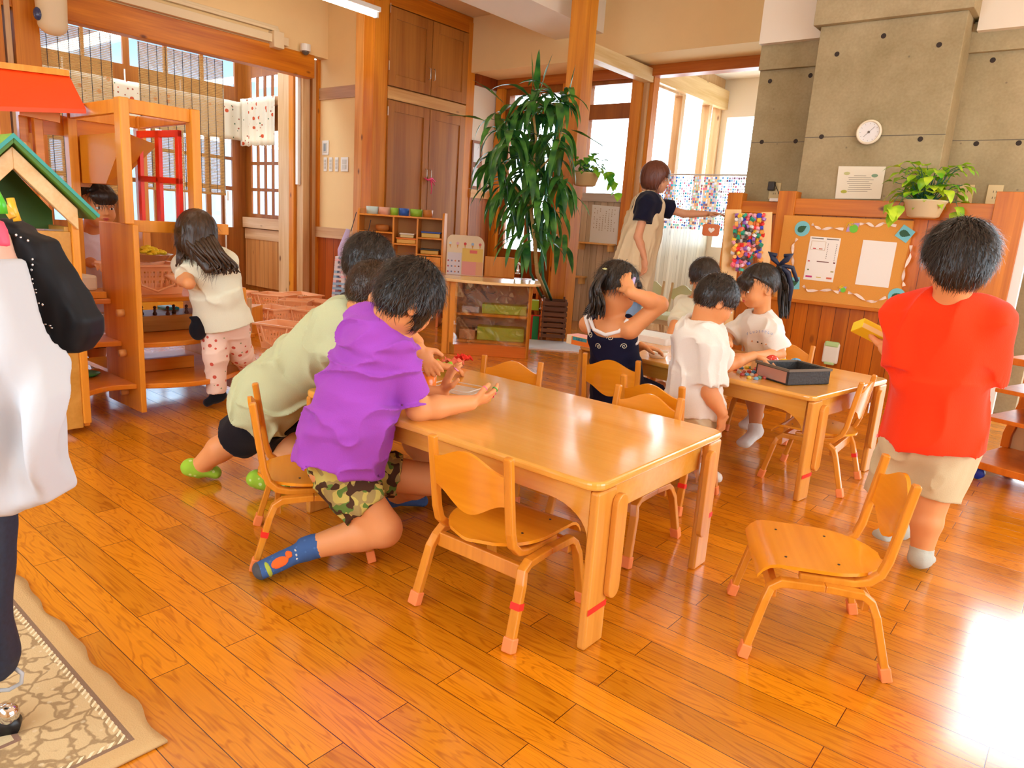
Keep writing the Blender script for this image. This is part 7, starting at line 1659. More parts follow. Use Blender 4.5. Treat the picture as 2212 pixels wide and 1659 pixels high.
# paper and little shelves on the white washed boards
P = [at_y(x, y, 6.968) for x, y in ((1280, 442), (1339, 447), (1333, 529), (1273, 524))]; t = thing('paper_sheet', 'large pale sheet with columns of handwriting under the window ledge', 'sheet of paper', tuple(P[3])); b = MB(); b.add(P+[p+Vector((0, -.002, 0)) for p in P], [(0, 1, 2, 3), (7, 6, 5, 4), (0, 4, 5, 1), (1, 5, 6, 2), (2, 6, 7, 3), (3, 7, 4, 0)]); b.build('paper', mat('pale blue white paper', '#e6eef0', .7), t, world=True)
for i in range(8):
    for j in range(11):
        if random.random() < .25: continue
        q = lambda u, v: (P[0].lerp(P[1], u)).lerp(P[3].lerp(P[2], u), v)+Vector((0, -.0026, 0)); u, v = .10+i*.105, .08+j*.055; b = MB(); b.add([q(u, v), q(u+.022, v), q(u+.022, v+.03), q(u, v+.03)], [(0, 1, 2, 3)]); 
        if j == 0: pass
        if i*11+j < 90: o = None
        if 'ink_' not in globals(): ink_ = MB()
        ink_.add([q(u, v), q(u+.022, v), q(u+.022, v+.03), q(u, v+.03)], [(0, 1, 2, 3)])
ink_.build('handwriting', mat('grey ink', '#8a8a88', .8), t, world=True)
def wshelf(x, y, w, lab):
    c = at_y(x, y, 6.97); t = thing('wall_shelf', lab, 'shelf', tuple(c)); MB().box((-w/2, -.14, 0), (w/2, 0, .018)).build('board', M_ltw, t, bevel=.002)
    for s_ in (-1, 1): MB().box((s_*(w/2-.03)-.008, -.12, -.07), (s_*(w/2-.03)+.008, 0, 0)).build('bracket', M_ltw, t)
    MB().box((-w/2, -.14, .018), (-w/2+.012, -.12, .06)).build('end_stop', M_metalw, t); return t
wshelf(1294, 528, .45, 'narrow wooden wall shelf right below the handwritten sheet'); wshelf(1248, 598, .26, 'small wooden wall shelf low on the boards beside the centre post')
c = at_d(1535, 500, 5.8)
ht = thing('heart_plaque', 'orange-brown wooden plaque with a white heart hanging by the garland rack', 'plaque', tuple(A3(1536, 497, 5.6)), AZ)
MB().prism(rrect(-.065, -.045, .065, .045, .02), -.006, .006, axis='Y').build('plaque', mat('russet wood', '#c8682c', .5), ht, bevel=.002); hp_ = [(.022*math.sin(q)**3*1.1, .020*(13*math.cos(q)-5*math.cos(2*q)-2*math.cos(3*q)-math.cos(4*q))/14) for q in np.linspace(0, 2*PI, 25)[:-1]]; MB().prism(hp_, -.009, -.006, axis='Y').build('heart', M_metalw, ht)
b = MB(); b.tube([A3(1536, 488, 5.6), A3(1538, 470, 5.6), A3(1560, 462, 5.3), A3(1583, 455, 5.02)], .003, 5); b.build('cord', M_metalw, ht, world=True)

# ---------- on the tables
M_pot = mat('orange enamel', '#f07a1c', .25, coat=.3); M_in = mat('dark pan inside', '#3a2c34', .3)
def pan(x, y, r, h, mo, label, mi_=None):
    c = gp(x, y, .4555); t = thing('toy_pot', label, 'toy pot', tuple(c)); b = MB(); b.lathe([(0, 0), (r*.86, 0), (r*.95, .01), (r, h), (r*.95, h), (r*.88, .012)], 28); b.build('pot', mo, t, smooth=True); b = MB(); b.lathe([(0, h*.82), (r*.945, h*.82)], 28); b.build('filling', mi_ or M_in, t); b = MB(); b.tube([Vector((r*1.0*math.cos(a), r*1.0*math.sin(a), h)) for a in np.linspace(0, 2*PI, 29)[:-1]], .0025, 6, closed=True); b.build('rim', M_steel, t, smooth=True); return t
pan(921, 843, .036, .075, M_pot, 'orange toy pot with dark inside next to the child in purple'); pan(917, 795, .034, .05, mat('pink enamel', '#f4a0a8', .3), 'pink toy pot behind the orange one, under the reaching hands')
def clump(pts, m, label, cat='play food'):
    rs = random.Random(len(label)); b = MB(); n = 14
    c = pts
    vs = []; 
    for i in range(n+1):
        for j in range(n+1):
            u, v = i/n-.5, j/n-.5; x_, y_ = u*c[1], v*c[2]; z = .012+.016*float(noise3(np.array([u*7+c[3], v*7, c[3]])))+.012*math.sin(u*12+c[3])*math.sin(v*10); e = 1-.3*float(noise3(np.array([u*9, v*9, 9.0+c[3]]))); vs.append((x_*e, y_*e, max(.001, z)))
    b.add(vs, [(i*(n+1)+j, (i+1)*(n+1)+j, (i+1)*(n+1)+j+1, i*(n+1)+j+1) for i in range(n) for j in range(n)]); o = b.build('play_food', m, smooth=True); s = o.modifiers.new('s', 'SOLIDIFY'); s.thickness = .003; o.location = gp(*c[0], .4555); o.rotation_euler = (0, 0, c[4]); return tag(o, label, cat)
clump(((948, 797), .11, .09, 1.1, .3), mat('lime felt', '#9acc2c', .8), 'crumpled lime green felt leaf on the near table'); clump(((978, 792), .10, .07, 4.3, .6), mat('salmon felt', '#ee7a5c', .8), 'crumpled salmon pink felt piece on the near table'); clump(((1000, 783), .08, .05, 7.9, .2), mat('red felt', '#f0301c', .8), 'small red felt piece at the far edge of the near table')
# the far corner of the table holds them; the clear tray
c = gp(985, 842, .4555); t = thing('clear_tray', 'clear plastic tray on the near table between the hands of the child in purple', 'tray', tuple(c), .2)
M_clr = mat('clear plastic', '#f2eee8', .1, alpha=.35); b = MB(); b.prism(rrect(-.085, -.06, .085, .06, .02), 0, .003); b.build('base', M_clr, t); b = MB(); b.tube([Vector((p[0], p[1], .014)) for p in rrect(-.085, -.06, .085, .06, .02)], .002, 6, closed=True); b.build('rim', M_clr, t)

# far table
TF = lambda x, y, z=.4555: tuple(gp(x, y, z))
t = thing('storage_basket', 'black woven rectangular basket on the far table', 'basket', TF(1722, 808), math.radians(-38+AZ*0+0))
bx = [gp(1662, 815, .456), gp(1700, 833, .456), gp(1790, 830, .456)]
bpy.data.objects[t.name].rotation_euler = (0, 0, math.atan2((bx[2]-bx[1]).y, (bx[2]-bx[1]).x)); w = (bx[2]-bx[1]).length; dpt = .20; t.location = bx[1]
h = .065; M_blk = mat('black woven strap', '#33302e', .6, noise=.3, nscale=90, bump=.4)
b = MB(); b.box((0, 0, 0), (w, .006, h)); b.box((0, dpt-.006, 0), (w, dpt, h)); b.box((0, 0, 0), (.006, dpt, h)); b.box((w-.006, 0, 0), (w, dpt, h)); b.box((0, 0, 0), (w, dpt, .006)); b.build('body', M_blk, t, bevel=.002)
b = MB(); b.tube([(0, 0, h), (w, 0, h), (w, dpt, h), (0, dpt, h)], 1, flat=(.010, .010, (0, 0, 1)), closed=True); b.build('rim', mat('grey strap', '#6a5c4c', .6), t); 
for k in range(1, 7): pass
b = MB().box((-.0015, .01, .008), (0, dpt-.01, h-.008)); b.build('shiny_label', mat('pinkish foil', '#c89a8a', .25, metal=.5), t)
b = MB().box((-.09, -.045, 0), (.09, .045, .048)); M_gm = mat('orange box print', '#f27e1c', .5)
gx = thing('game_box', 'orange and cream game box at the far left corner of the far table', 'box', TF(1262, 746), math.radians(-8)); b.build('box', mat('cream card', '#f4e2b8', .6), gx, bevel=.002)
MB().box((-.052, -.0465, .002), (.0902, -.045, .046)).build('front_print', M_gm, gx); MB().box((-.088, -.043, .048), (.088, .043, .0488)).build('lid_print', mat('pink print', '#f0a8a0', .6), gx); MB().box((-.044, -.0475, .026), (.055, -.0466, .044)).build('title_band', mat('teal print', '#3c9aa0', .6), gx)
txt('LaCe', .022, mat('lettering pale', '#1c5a7c', .6), T(.005, -.0479, .035) @ Matrix.Rotation(PI/2, 4, 'X'), gx)
def sheetish(x, y, w, d_, h, c, nm, lab, rz=0, rim=.003):
    t = thing(nm, lab, nm.replace('_', ' '), TF(x, y), rz); b = MB(); b.prism(rrect(-w/2, -d_/2, w/2, d_/2, .012), 0, .004); b.build('base', mat(nm+c, c, .4), t); b = MB(); b.tube([Vector((p[0], p[1], h*.5)) for p in rrect(-w/2, -d_/2, w/2, d_/2, .012)], 1, flat=(h, rim, (0, 0, 1)), closed=True); b.build('wall', mat(nm+c, c, .4), t); return t
sheetish(1408, 734, .34, .22, .035, '#f0ece4', 'paper_box', 'wide shallow white box on the far table by the child in navy', -.1)
b = MB(); b.lathe([(0, 0), (.04, 0), (.052, .032), (.049, .032), (.037, .004), (0, .004)], 24); simple('bowl', b, mat('cream bowl', '#f2e8d4', .3), 'small cream bowl under the hand of the child in navy', 'bowl', smooth=True, loc=TF(1420, 772))
mb_c = ['#d84a3c', '#4a90c0', '#e0c040', '#5a9a7a', '#b83c3c', '#6aa8c8', '#c8c0b0', '#e07a5a']; M_mb = [mat('glass marble '+c, c, .08, .8, coat=.6) for c in mb_c]; m0 = {}
mp = [(1588, 800), (1601, 797), (1613, 795), (1623, 796), (1633, 799), (1644, 797), (1596, 806), (1607, 805), (1618, 804), (1628, 806), (1639, 806), (1650, 804), (1603, 811), (1613, 811), (1624, 812), (1634, 813), (1645, 811), (1655, 811), (1618, 818), (1640, 818), (1652, 818), (1633, 820), (1574, 797)]
for k, (x, y) in enumerate(mp):
    i = k % 8
    if i not in m0:
        b = MB(); b.ball((0, 0, .004), .0115, 14, 10, (1, 1, .85)); o = b.build('glass_marble', M_mb[i], smooth=True); m0[i] = o
    else: o = m0[i].copy(); COL.objects.link(o)
    o.location = TF(x, y); tag(o, '%s glass drop %s in the heap beside the black basket' % (['crimson', 'blue', 'yellow', 'sea green', 'dark red', 'pale blue', 'grey', 'orange'][i], ['in the back row', 'in the middle row', 'at the front', 'nearest the table edge'][0 if k < 6 else 1 if k < 12 else 2 if k < 18 else 3]), 'marble', 'glass drops on the far table')
tag(o, 'single small blue glass drop left of the heap', 'marble', 'glass drops on the far table')
simple('wooden_bead', MB().box((-.011, -.011, 0), (.011, .011, .021)), mat('orange wood bead', '#f09a4c', .4), 'small orange wooden cube bead left of the glass drops', 'bead', bevel=.003, loc=TF(1563, 803), rz=.3)
for x, y, c, blk, lab in ((1632, 797, '#a8a8a8', 1, 'silver glass dome on a wooden block, leftmost of the domes on the far table'), (1665, 797, '#e03020', 1, 'red glass dome on a wooden block on the far table'), (1692, 784, '#e8b428', 0, 'yellow and black glass dome behind the basket'), (1719, 783, '#5aa0d0', 0, 'light blue glass dome behind the basket')):
    p = TF(x, y); z0 = 0
    if blk: simple('wooden_block', MB().box((-.024, -.02, 0), (.024, .02, .045)), mat('light block wood', '#f2c080', .4), 'small light wooden block carrying the %s glass dome' % lab.split()[0], 'block', bevel=.003, loc=p, rz=.5); z0 = .0455
    b = MB(); b.ball((0, 0, 0), .03, 20, 12, (1, 1, .8)); b.v = [(v[0], v[1], max(v[2], 0)) for v in b.v]; simple('glass_dome', b, mat('dome glass '+c, c, .06, .9, coat=.8), lab, 'glass dome', smooth=True, loc=(p[0], p[1], p[2]+z0))
# the yellow box in the hand of the boy in red
Pb = AD(1893, 722, 2.42); t = thing('card_box', 'yellow card game box held by the child in red', 'box', tuple(Pb), AZ)
Rr = Matrix.Rotation(math.radians(22), 4, 'Y') @ Matrix.Rotation(math.radians(-25), 4, 'X')
MB().box((-.075, -.03, -.018), (.075, .03, .018), Rr).build('box', mat('yellow card', '#f2d020', .5), t, bevel=.002); MB().box((-.073, -.0305, -.0165), (.073, -.030, -.0), Rr).build('side_print', mat('cream side', '#f0d890', .5), t); MB().box((-.066, -.022, .018), (-.03, .020, .0186), Rr).build('picture', mat('pale blue print', '#b8b8d0', .6), t)
for k, w in enumerate((.030, .058, .036)): MB().box((-.015, .010-.014*k, .018), (-.015+w, .016-.014*k, .0186), Rr).build('text_line', mat('olive print', '#8a7a1c', .6), t)

# ---------- ceiling lamp
def lamp(loc, L, label, first=[None]):
    t = thing('fluorescent_lamp', label, 'lamp', loc, 0)
    MB().box((-.05, -L/2, .03), (.05, L/2, .075)).build('housing', M_metalw, t, bevel=.006)
    b = MB(); b.tube([(0, -L/2+.03, 0), (0, L/2-.03, 0)], .019, 14); b.build('tube', mat('lit fluorescent tube', '#ffffff', .5, emit='#fff4e0', estr=30), t, smooth=True)
    for s_ in (-1, 1): MB().box((-.025, s_*(L/2-.02)-.012, -.02), (.025, s_*(L/2-.02)+.012, .04)).build('lamp_holder', M_metalw, t, bevel=.003)
    b = MB(); b.tube([(0, L/2-.25, .075), (0, L/2-.25, CZ-loc[2])], .006, 8); b.tube([(0, -L/2+.25, .075), (0, -L/2+.25, CZ-loc[2])], .006, 8); b.build('suspension', M_metalw, t)
    return t
lamp((-5.86, 4.22, 2.93), 1.25, 'lit fluorescent tube lamp hanging in front of the closet')
lamp((-4.0, 1.2, 2.93), 1.25, 'lit fluorescent tube lamp over the near side of the room'); lamp((-1.2, 1.2, 2.93), 1.25, 'lit fluorescent tube lamp above the near table'); lamp((-1.2, 3.9, 2.93), 1.25, 'lit fluorescent tube lamp above the far table')  # three more tubes out of view, added to brighten the room

# ---------- blinds, valances, posts at the entrance
def blind(y0, y1, z0, label):
    t = thing('bamboo_blind', label, 'blind', (-7.36, (y0+y1)/2, z0))
    m = MATS.get('bamboo weave')
    if m is None:
        m = mat('bamboo weave', '#d8b878', .7, alpha=.42); nt = m.node_tree; L = nt.links.new; tc = nd(nt, 'ShaderNodeTexCoord'); sx = nd(nt, 'ShaderNodeSeparateXYZ'); L(tc.outputs['Object'], sx.inputs[0]); mu = nd(nt, 'ShaderNodeMath', operation='MULTIPLY'); mu.inputs[1].default_value = 420; L(sx.outputs[2], mu.inputs[0]); sn = nd(nt, 'ShaderNodeMath', operation='SINE'); L(mu.outputs[0], sn.inputs[0])
        mr = nd(nt, 'ShaderNodeMapRange'); mr.inputs[1].default_value = -1; mr.inputs[3].default_value = .30; mr.inputs[4].default_value = .72; L(sn.outputs[0], mr.inputs[0]); L(mr.outputs[0], nt.nodes['Principled BSDF'].inputs['Alpha'])
    MB().box((-.002, y0-(y0+y1)/2, 0), (.002, y1-(y0+y1)/2, 2.5-z0)).build('slats', m, t)
    b = MB(); n = int((y1-y0)/.085)
    for k in range(n+1): yy = y0-(y0+y1)/2+.01+k*(y1-y0-.02)/n; b.box((.002, yy-.0025, 0), (.004, yy+.0025, 2.5-z0))
    b.build('cords', mat('dark cord', '#5a5040', .8), t); MB().box((-.006, y0-(y0+y1)/2, -.01), (.006, y1-(y0+y1)/2, .012)).build('bottom_rod', mat('bamboo', '#c89c58', .6), t)
blind(2.20, 3.0, 1.10, 'bamboo blind hanging above the red-roofed play house'); blind(3.23, 4.08, 1.17, 'bamboo blind to the right, hanging beside the floral curtain')
M_flo = pattern_mat('floral print', '#efe6d2', spots=[('#d8623c', 9, .20), ('#b06048', 15, .15), ('#5a7a5a', 13, .13)], translucent=.35)
def valance(p0, p1, z0, z1, label, n=70):
    p0, p1 = Vector(p0), Vector(p1); d = (p1-p0).normalized(); nr = Vector((d.y, -d.x, 0)); b = MB(); vs = []; m = 8
    for i in range(n+1):
        for j in range(m+1):
            u, v = i/n, j/m; w = .018*math.sin(u*(p1-p0).length*34)*(0.5+.5*v)+.006*math.sin(u*90); p = p0.lerp(p1, u)+nr*w; vs.append((p.x, p.y, z1-(z1-z0)*v+.006*math.sin(u*60)*(1 if j == m else 0)))
    b.add(vs, [(i*(m+1)+j, (i+1)*(m+1)+j, (i+1)*(m+1)+j+1, i*(m+1)+j+1) for i in range(n) for j in range(m)]); o = b.build('valance_curtain', M_flo, smooth=True); s = o.modifiers.new('s', 'SOLIDIFY'); s.thickness = .002; return tag(o, label, 'curtain')
valance((-8.66, 2.6, 0), (-8.66, 5.02, 0), 1.86, 2.32, 'long white valance with red and green leaf print along the entrance windows'); valance((-8.68, 5.03, 0), (-7.90, 5.03, 0), 1.80, 2.36, 'short white valance with red leaf print on the end window of the entrance')
struct('trim_36', MB().box((-7.34, 1.98, 0), (-7.16, 2.10, CZ)), M_pine); struct('trim_37', MB().box((-7.33, 2.12, 0), (-7.17, 2.16, CZ)), M_pale); struct('trim_38', MB().box((-7.34, 2.18, 0), (-7.16, 2.36, CZ)), M_pine)
c = at_x(112, 30, -7.0); t = thing('wall_speaker', 'cream rounded wall unit with a shiny lens at the top left corner', 'wall unit', tuple(c))
vs, F = sdf_mesh([('cone', V(c)+V(0, 0, .22), V(c)+V(0, 0, -.08), V(0, 1, 0), (.12, .09), (.11, .085), .03, '+')], .008); mesh_obj('housing', vs, F, mat('cream painted metal', '#e3cda6'), t)
cl_ = at_x(84, 32, -7.0); b = MB(); b.ball(tuple(cl_+Vector((.03, -.02, .0))), 1, 14, 10, (.03, .03, .05)); b.build('lens', mat('glossy dark lens', '#3c4468', .05), t, smooth=True, world=True)

# ---------- foreground: rug and clothes rack
def rug_mat():
    m = mat('woven rug', '#c8ab78', .95, .1); nt = m.node_tree; L = nt.links.new; b = nt.nodes['Principled BSDF']
    tc = nd(nt, 'ShaderNodeTexCoord'); sx = nd(nt, 'ShaderNodeSeparateXYZ'); L(tc.outputs['Object'], sx.inputs[0])
    def absn(o, off): a = nd(nt, 'ShaderNodeMath', operation='ABSOLUTE'); L(o, a.inputs[0]); s = nd(nt, 'ShaderNodeMath', operation='SUBTRACT'); s.inputs[0].default_value = off; L(a.outputs[0], s.inputs[1]); return s.outputs[0]
    dx_, dy_ = absn(sx.outputs[0], .60), absn(sx.outputs[1], .42); mn = nd(nt, 'ShaderNodeMath', operation='MINIMUM'); L(dx_, mn.inputs[0]); L(dy_, mn.inputs[1])
    v = nd(nt, 'ShaderNodeTexVoronoi'); v.feature = 'DISTANCE_TO_EDGE'; v.inputs['Scale'].default_value = 20; nn = nd(nt, 'ShaderNodeTexNoise'); nn.inputs['Scale'].default_value = 22; L(tc.outputs['Object'], nn.inputs['Vector'])
    mv = nd(nt, 'ShaderNodeMix', data_type='VECTOR'); mv.inputs[0].default_value = .06; L(tc.outputs['Object'], mv.inputs[4]); L(nn.outputs['Color'], mv.inputs[5]); L(mv.outputs[1], v.inputs['Vector'])
    lt = nd(nt, 'ShaderNodeMapRange'); lt.inputs[1].default_value = .04; lt.inputs[2].default_value = .10; lt.inputs[3].default_value = .75; lt.inputs[4].default_value = 0; L(v.outputs['Distance'], lt.inputs[0])
    w2 = nd(nt, 'ShaderNodeTexVoronoi'); w2.inputs['Scale'].default_value = 34; L(tc.outputs['Object'], w2.inputs['Vector'])
    base = nd(nt, 'ShaderNodeMix', data_type='RGBA'); base.inputs[6].default_value = srgb('#cdb184'); base.inputs[7].default_value = srgb('#8e7250'); L(lt.outputs[0], base.inputs[0])
    c2 = nd(nt, 'ShaderNodeMapRange'); c2.inputs[1].default_value = .12; c2.inputs[2].default_value = .2; c2.inputs[3].default_value = .5; c2.inputs[4].default_value = 0; L(w2.outputs['Distance'], c2.inputs[0]); b2 = nd(nt, 'ShaderNodeMix', data_type='RGBA'); b2.inputs[7].default_value = srgb('#e0d0ac'); L(c2.outputs[0], b2.inputs[0]); L(base.outputs[2], b2.inputs[6])
    last = b2.outputs[2]
    for lo, hi, c in ((-.1, .045, '#c9a572'), (.045, .055, '#8a6e58'), (.195, .205, '#8a6a58'), (.205, .225, '#cbb58c'), (.225, .232, '#8a6a58')):
        g = nd(nt, 'ShaderNodeMath', operation='COMPARE'); g.inputs[1].default_value = (lo+hi)/2; g.inputs[2].default_value = (hi-lo)/2; L(mn.outputs[0], g.inputs[0]); mx = nd(nt, 'ShaderNodeMix', data_type='RGBA'); mx.inputs[7].default_value = srgb(c); L(g.outputs[0], mx.inputs[0]); L(last, mx.inputs[6]); last = mx.outputs[2]
    # little light dashes inside the dark border line
    dm = nd(nt, 'ShaderNodeMath', operation='MULTIPLY'); ad_ = nd(nt, 'ShaderNodeMath', operation='ADD'); L(sx.outputs[0], ad_.inputs[0]); L(sx.outputs[1], ad_.inputs[1]); L(ad_.outputs[0], dm.inputs[0]); dm.inputs[1].default_value = 55; fr = nd(nt, 'ShaderNodeMath', operation='FRACT'); L(dm.outputs[0], fr.inputs[0]); g1 = nd(nt, 'ShaderNodeMath', operation='LESS_THAN'); g1.inputs[1].default_value = .4; L(fr.outputs[0], g1.inputs[0])
    g = nd(nt, 'ShaderNodeMath', operation='COMPARE'); g.inputs[1].default_value = .060; g.inputs[2].default_value = .006; L(mn.outputs[0], g.inputs[0]); gg = nd(nt, 'ShaderNodeMath', operation='MULTIPLY'); L(g.outputs[0], gg.inputs[0]); L(g1.outputs[0], gg.inputs[1]); mx = nd(nt, 'ShaderNodeMix', data_type='RGBA'); mx.inputs[7].default_value = srgb('#e8d8b4'); L(gg.outputs[0], mx.inputs[0]); L(last, mx.inputs[6]); last = mx.outputs[2]
    L(last, b.inputs['Base Color']); n3 = nd(nt, 'ShaderNodeTexNoise'); n3.inputs['Scale'].default_value = 260; L(tc.outputs['Object'], n3.inputs['Vector']); bp = nd(nt, 'ShaderNodeBump'); bp.inputs['Strength'].default_value = .35; bp.inputs['Distance'].default_value = .004; L(n3.outputs[0], bp.inputs['Height']); L(bp.outputs[0], b.inputs['Normal']); return m
far, rt = gp(88, 1303), gp(364, 1605); ax_ = (rt-far); ax_.z = 0; Lr = ax_.length; ax_.normalize(); ay_ = Vector((-ax_.y, ax_.x, 0))
print('RUG', far, rt, Lr)
ctr = rt - ax_*.60 - ay_*.42; nx, ny = 60, 42; vs = []
for i in range(nx+1):
    for j in range(ny+1):
        x_, y_ = -.60+1.2*i/nx, -.42+.84*j/ny; e = .006*math.sin(x_*19)+.004*math.sin(x_*43+1); yy = y_+(e if j == ny else 0); vs.append((x_, yy, .006+.003*float(noise3(np.array([x_*6, y_*6, 2.0])))))
b = MB(); b.add(vs, [(i*(ny+1)+j, (i+1)*(ny+1)+j, (i+1)*(ny+1)+j+1, i*(ny+1)+j+1) for i in range(nx) for j in range(ny)]); o = b.build('rug', rug_mat(), smooth=True); o.location = (ctr.x, ctr.y, 0); o.rotation_euler = (0, 0, math.atan2(ax_.y, ax_.x)); s = o.modifiers.new('s', 'SOLIDIFY'); s.thickness = .006; tag(o, 'worn beige patterned rug with plain border on the floor at the lower left', 'rug')

def poly_cloth(name, outline, d, th, m, parent, amp=.012, freq=9, A=(1, 1, .35), seed=1, vox=.006, bulge=0.0, r=.02):
    """cloth hanging in a plane facing the camera, outline in picture points at distance d, real thickness th"""
    P = [V(AD(x, y, d)) for x, y in outline]; O = np.mean(P, axis=0); u = V(_R[:]); w = V(0, 0, 1); n = V(_F[:])
    pts = np.array([[(p-O)@u, (p-O)@w] for p in P]); lo = pts.min(0)-.05; hi = pts.max(0)+.05
    xs = np.arange(lo[0], hi[0], vox); zs = np.arange(lo[1], hi[1], vox); ys = np.arange(-th-.04, th+.04, vox)
    X, Z = np.meshgrid(xs, zs, indexing='ij'); d2 = np.full(X.shape, 1e9); sgn = np.zeros(X.shape, dtype=bool); N = len(pts)
    for i in range(N):
        a, b_ = pts[i], pts[(i+1) % N]; e = b_-a; h = np.clip(((X-a[0])*e[0]+(Z-a[1])*e[1])/(e@e), 0, 1); d2 = np.minimum(d2, (X-a[0]-h*e[0])**2+(Z-a[1]-h*e[1])**2)
        c = ((a[1] > Z) != (b_[1] > Z)) & (X < (b_[0]-a[0])*(Z-a[1])/((b_[1]-a[1])+1e-12)+a[0]); sgn ^= c
    sd = np.sqrt(d2)*np.where(sgn, -1, 1); D = np.empty((len(xs), len(ys), len(zs)), dtype=np.float32)
    XX, YY, ZZ = np.meshgrid(xs, ys, zs, indexing='ij'); Q = np.stack([XX, YY*0, ZZ], -1)*np.array(A)*freq*3+seed*5.1; nn = noise3(Q); n2 = noise3(Q*2.3+3)
    wave = amp*((nn-.5)*2.2+(n2-.5)*.8); q = np.abs(YY-wave*1.2)-(th-r+.25*wave); e = sd[:, None, :]+r
    D = np.sqrt(np.maximum(e, 0)**2+np.maximum(q, 0)**2)+np.minimum(np.maximum(e, q), 0)-r
    return grid_obj(name, D, V(xs[0], ys[0], zs[0]), vox, O, u, n, w, m, parent)
def grid_obj(name, D, lo, vox, O, u, n, w, m, parent):
    s = D < 0; nn = D.shape; c = np.zeros(np.array(nn)-1, dtype=np.int8)
    for dx in (0, 1):
        for dy in (0, 1):
            for dz in (0, 1): c += s[dx:nn[0]-1+dx, dy:nn[1]-1+dy, dz:nn[2]-1+dz]
    act = (c > 0) & (c < 8); I = np.nonzero(act); N = len(I[0]); idm = np.full(act.shape, -1); idm[I] = np.arange(N); acc = np.zeros((N, 3)); cnt = np.zeros(N)
    cs = [(a, b, e) for a in (0, 1) for b in (0, 1) for e in (0, 1)]; val = {q: D[I[0]+q[0], I[1]+q[1], I[2]+q[2]] for q in cs}
    for q in cs:
        for k in range(3):
            if q[k] == 0:
                q2 = list(q); q2[k] = 1; v0, v1 = val[q], val[tuple(q2)]; mm = (v0 < 0) != (v1 < 0); tt = np.where(mm, v0/(v0-v1+1e-12), 0); pt = np.zeros((N, 3)); pt[:] = q; pt[:, k] = tt; acc[mm] += pt[mm]; cnt[mm] += 1
    L = (acc/np.maximum(cnt, 1)[:, None]+np.stack(I, -1))*vox+lo; vs = O+L[:, :1]*u+L[:, 1:2]*n+L[:, 2:]*w; F = []
    for k in range(3):
        a, b = (k+1) % 3, (k+2) % 3; sh = [slice(1, nn[i]-1) for i in range(3)]; sh[k] = slice(0, nn[k]-1); sh2 = list(sh); sh2[k] = slice(1, nn[k]); e = s[tuple(sh)] != s[tuple(sh2)]; J = np.nonzero(e); off = [1, 1, 1]; off[k] = 0; J = [J[i]+off[i] for i in range(3)]; flip = s[tuple(J)]
        def at(da, db): q = [J[0], J[1], J[2]]; q[a] = q[a]-da; q[b] = q[b]-db; return idm[tuple(q)]
        q = np.stack([at(1, 1), at(0, 1), at(0, 0), at(1, 0)], -1); q[~flip] = q[~flip][:, ::-1]; F.append(q)
    F = np.concatenate(F); F = F[(F >= 0).all(1)]; return mesh_obj(name, vs, F, m, parent)
tr_ = thing('clothes_rack', 'wheeled clothes rack with chrome tubes at the left edge of the picture', 'clothes rack', tuple(gp(-20, 1600)))
dG = 1.21
b = MB(); b.tube([A3(-60, 380, dG+.02), A3(-45, 1585, dG+.0)], .013, 12); b.build('upright', M_chr, tr_, smooth=True, world=True)
b = MB(); b.tube([A3(-250, 395, dG+.10), A3(-60, 382, dG+.02)], .012, 12); b.build('top_bar', M_chr, tr_, smooth=True, world=True)
ft = gp(22, 1585); b = MB(); b.tube([A3(-45, 1540, dG), Vector((ft.x-.02, ft.y-.02, .055)), Vector((ft.x, ft.y, .055))], .011, 10); b.build('base_tube', M_chr, tr_, smooth=True, world=True)
cs_ = MB(); cs_.ball((ft.x, ft.y, .045), .020, 14, 10, (1, 1, 1.1)); cs_.build('caster_housing', M_chr, tr_, smooth=True, world=True)
cs_ = MB(); cs_.tube([(ft.x-.012, ft.y+.006, .0205), (ft.x+.012, ft.y-.006, .0205)], .020, 18); cs_.build('caster_wheel', mat('black rubber', '#141418', .4), tr_, smooth=True, world=True)
hk = MB(); hk.tube([A3(28, 1440, dG), A3(48, 1455, dG), A3(46, 1475, dG), A3(20, 1490, dG), A3(-10, 1492, dG)], .004, 8); hk.build('hook', mat('clear grey plastic', '#b8bcc0', .2), tr_, smooth=True, world=True)
g = thing('white_dress', 'white costume hanging on the clothes rack in the left foreground', 'costume', tuple(A3(30, 1110, 1.16)))
poly_cloth('dress', [(-60, 560), (0, 562), (22, 600), (60, 690), (88, 760), (112, 800), (138, 850), (145, 905), (138, 960), (128, 1010), (112, 1080), (105, 1086), (60, 1098), (35, 1112), (0, 1114), (-60, 1108)], 1.16, .05, mat('white satin', '#c6c8cc', .75, .2), g, amp=.045, freq=6, seed=2)
g = thing('black_dress', 'shiny black costume hanging behind the white one on the clothes rack', 'costume', tuple(A3(120, 760, 1.30)))
ob = poly_cloth('dress', [(-30, 480), (18, 470), (40, 480), (85, 505), (112, 520), (130, 560), (150, 590), (165, 620), (190, 665), (207, 690), (203, 725), (184, 760), (150, 760), (120, 745), (95, 700), (40, 640), (-30, 620)], 1.27, .035, mat('black velvet', '#0c0c10', .6, .3), g, amp=.026, freq=8, seed=4, vox=.005)
sq = MB(); rs = random.Random(5)
for (x, y) in ((70, 560), (70, 572), (68, 583), (70, 603), (70, 612), (76, 625), (78, 632), (75, 640), (84, 655), (92, 658), (98, 700), (108, 703), (112, 708), (35, 508), (45, 513), (60, 520)):
    p = A3(x, y, 1.225); sq.ball(tuple(p), 1, 8, 6, (rs.uniform(.002, .005), .002, rs.uniform(.0015, .003)))
sq.build('silver_trim', M_chr, g, smooth=True, world=True)
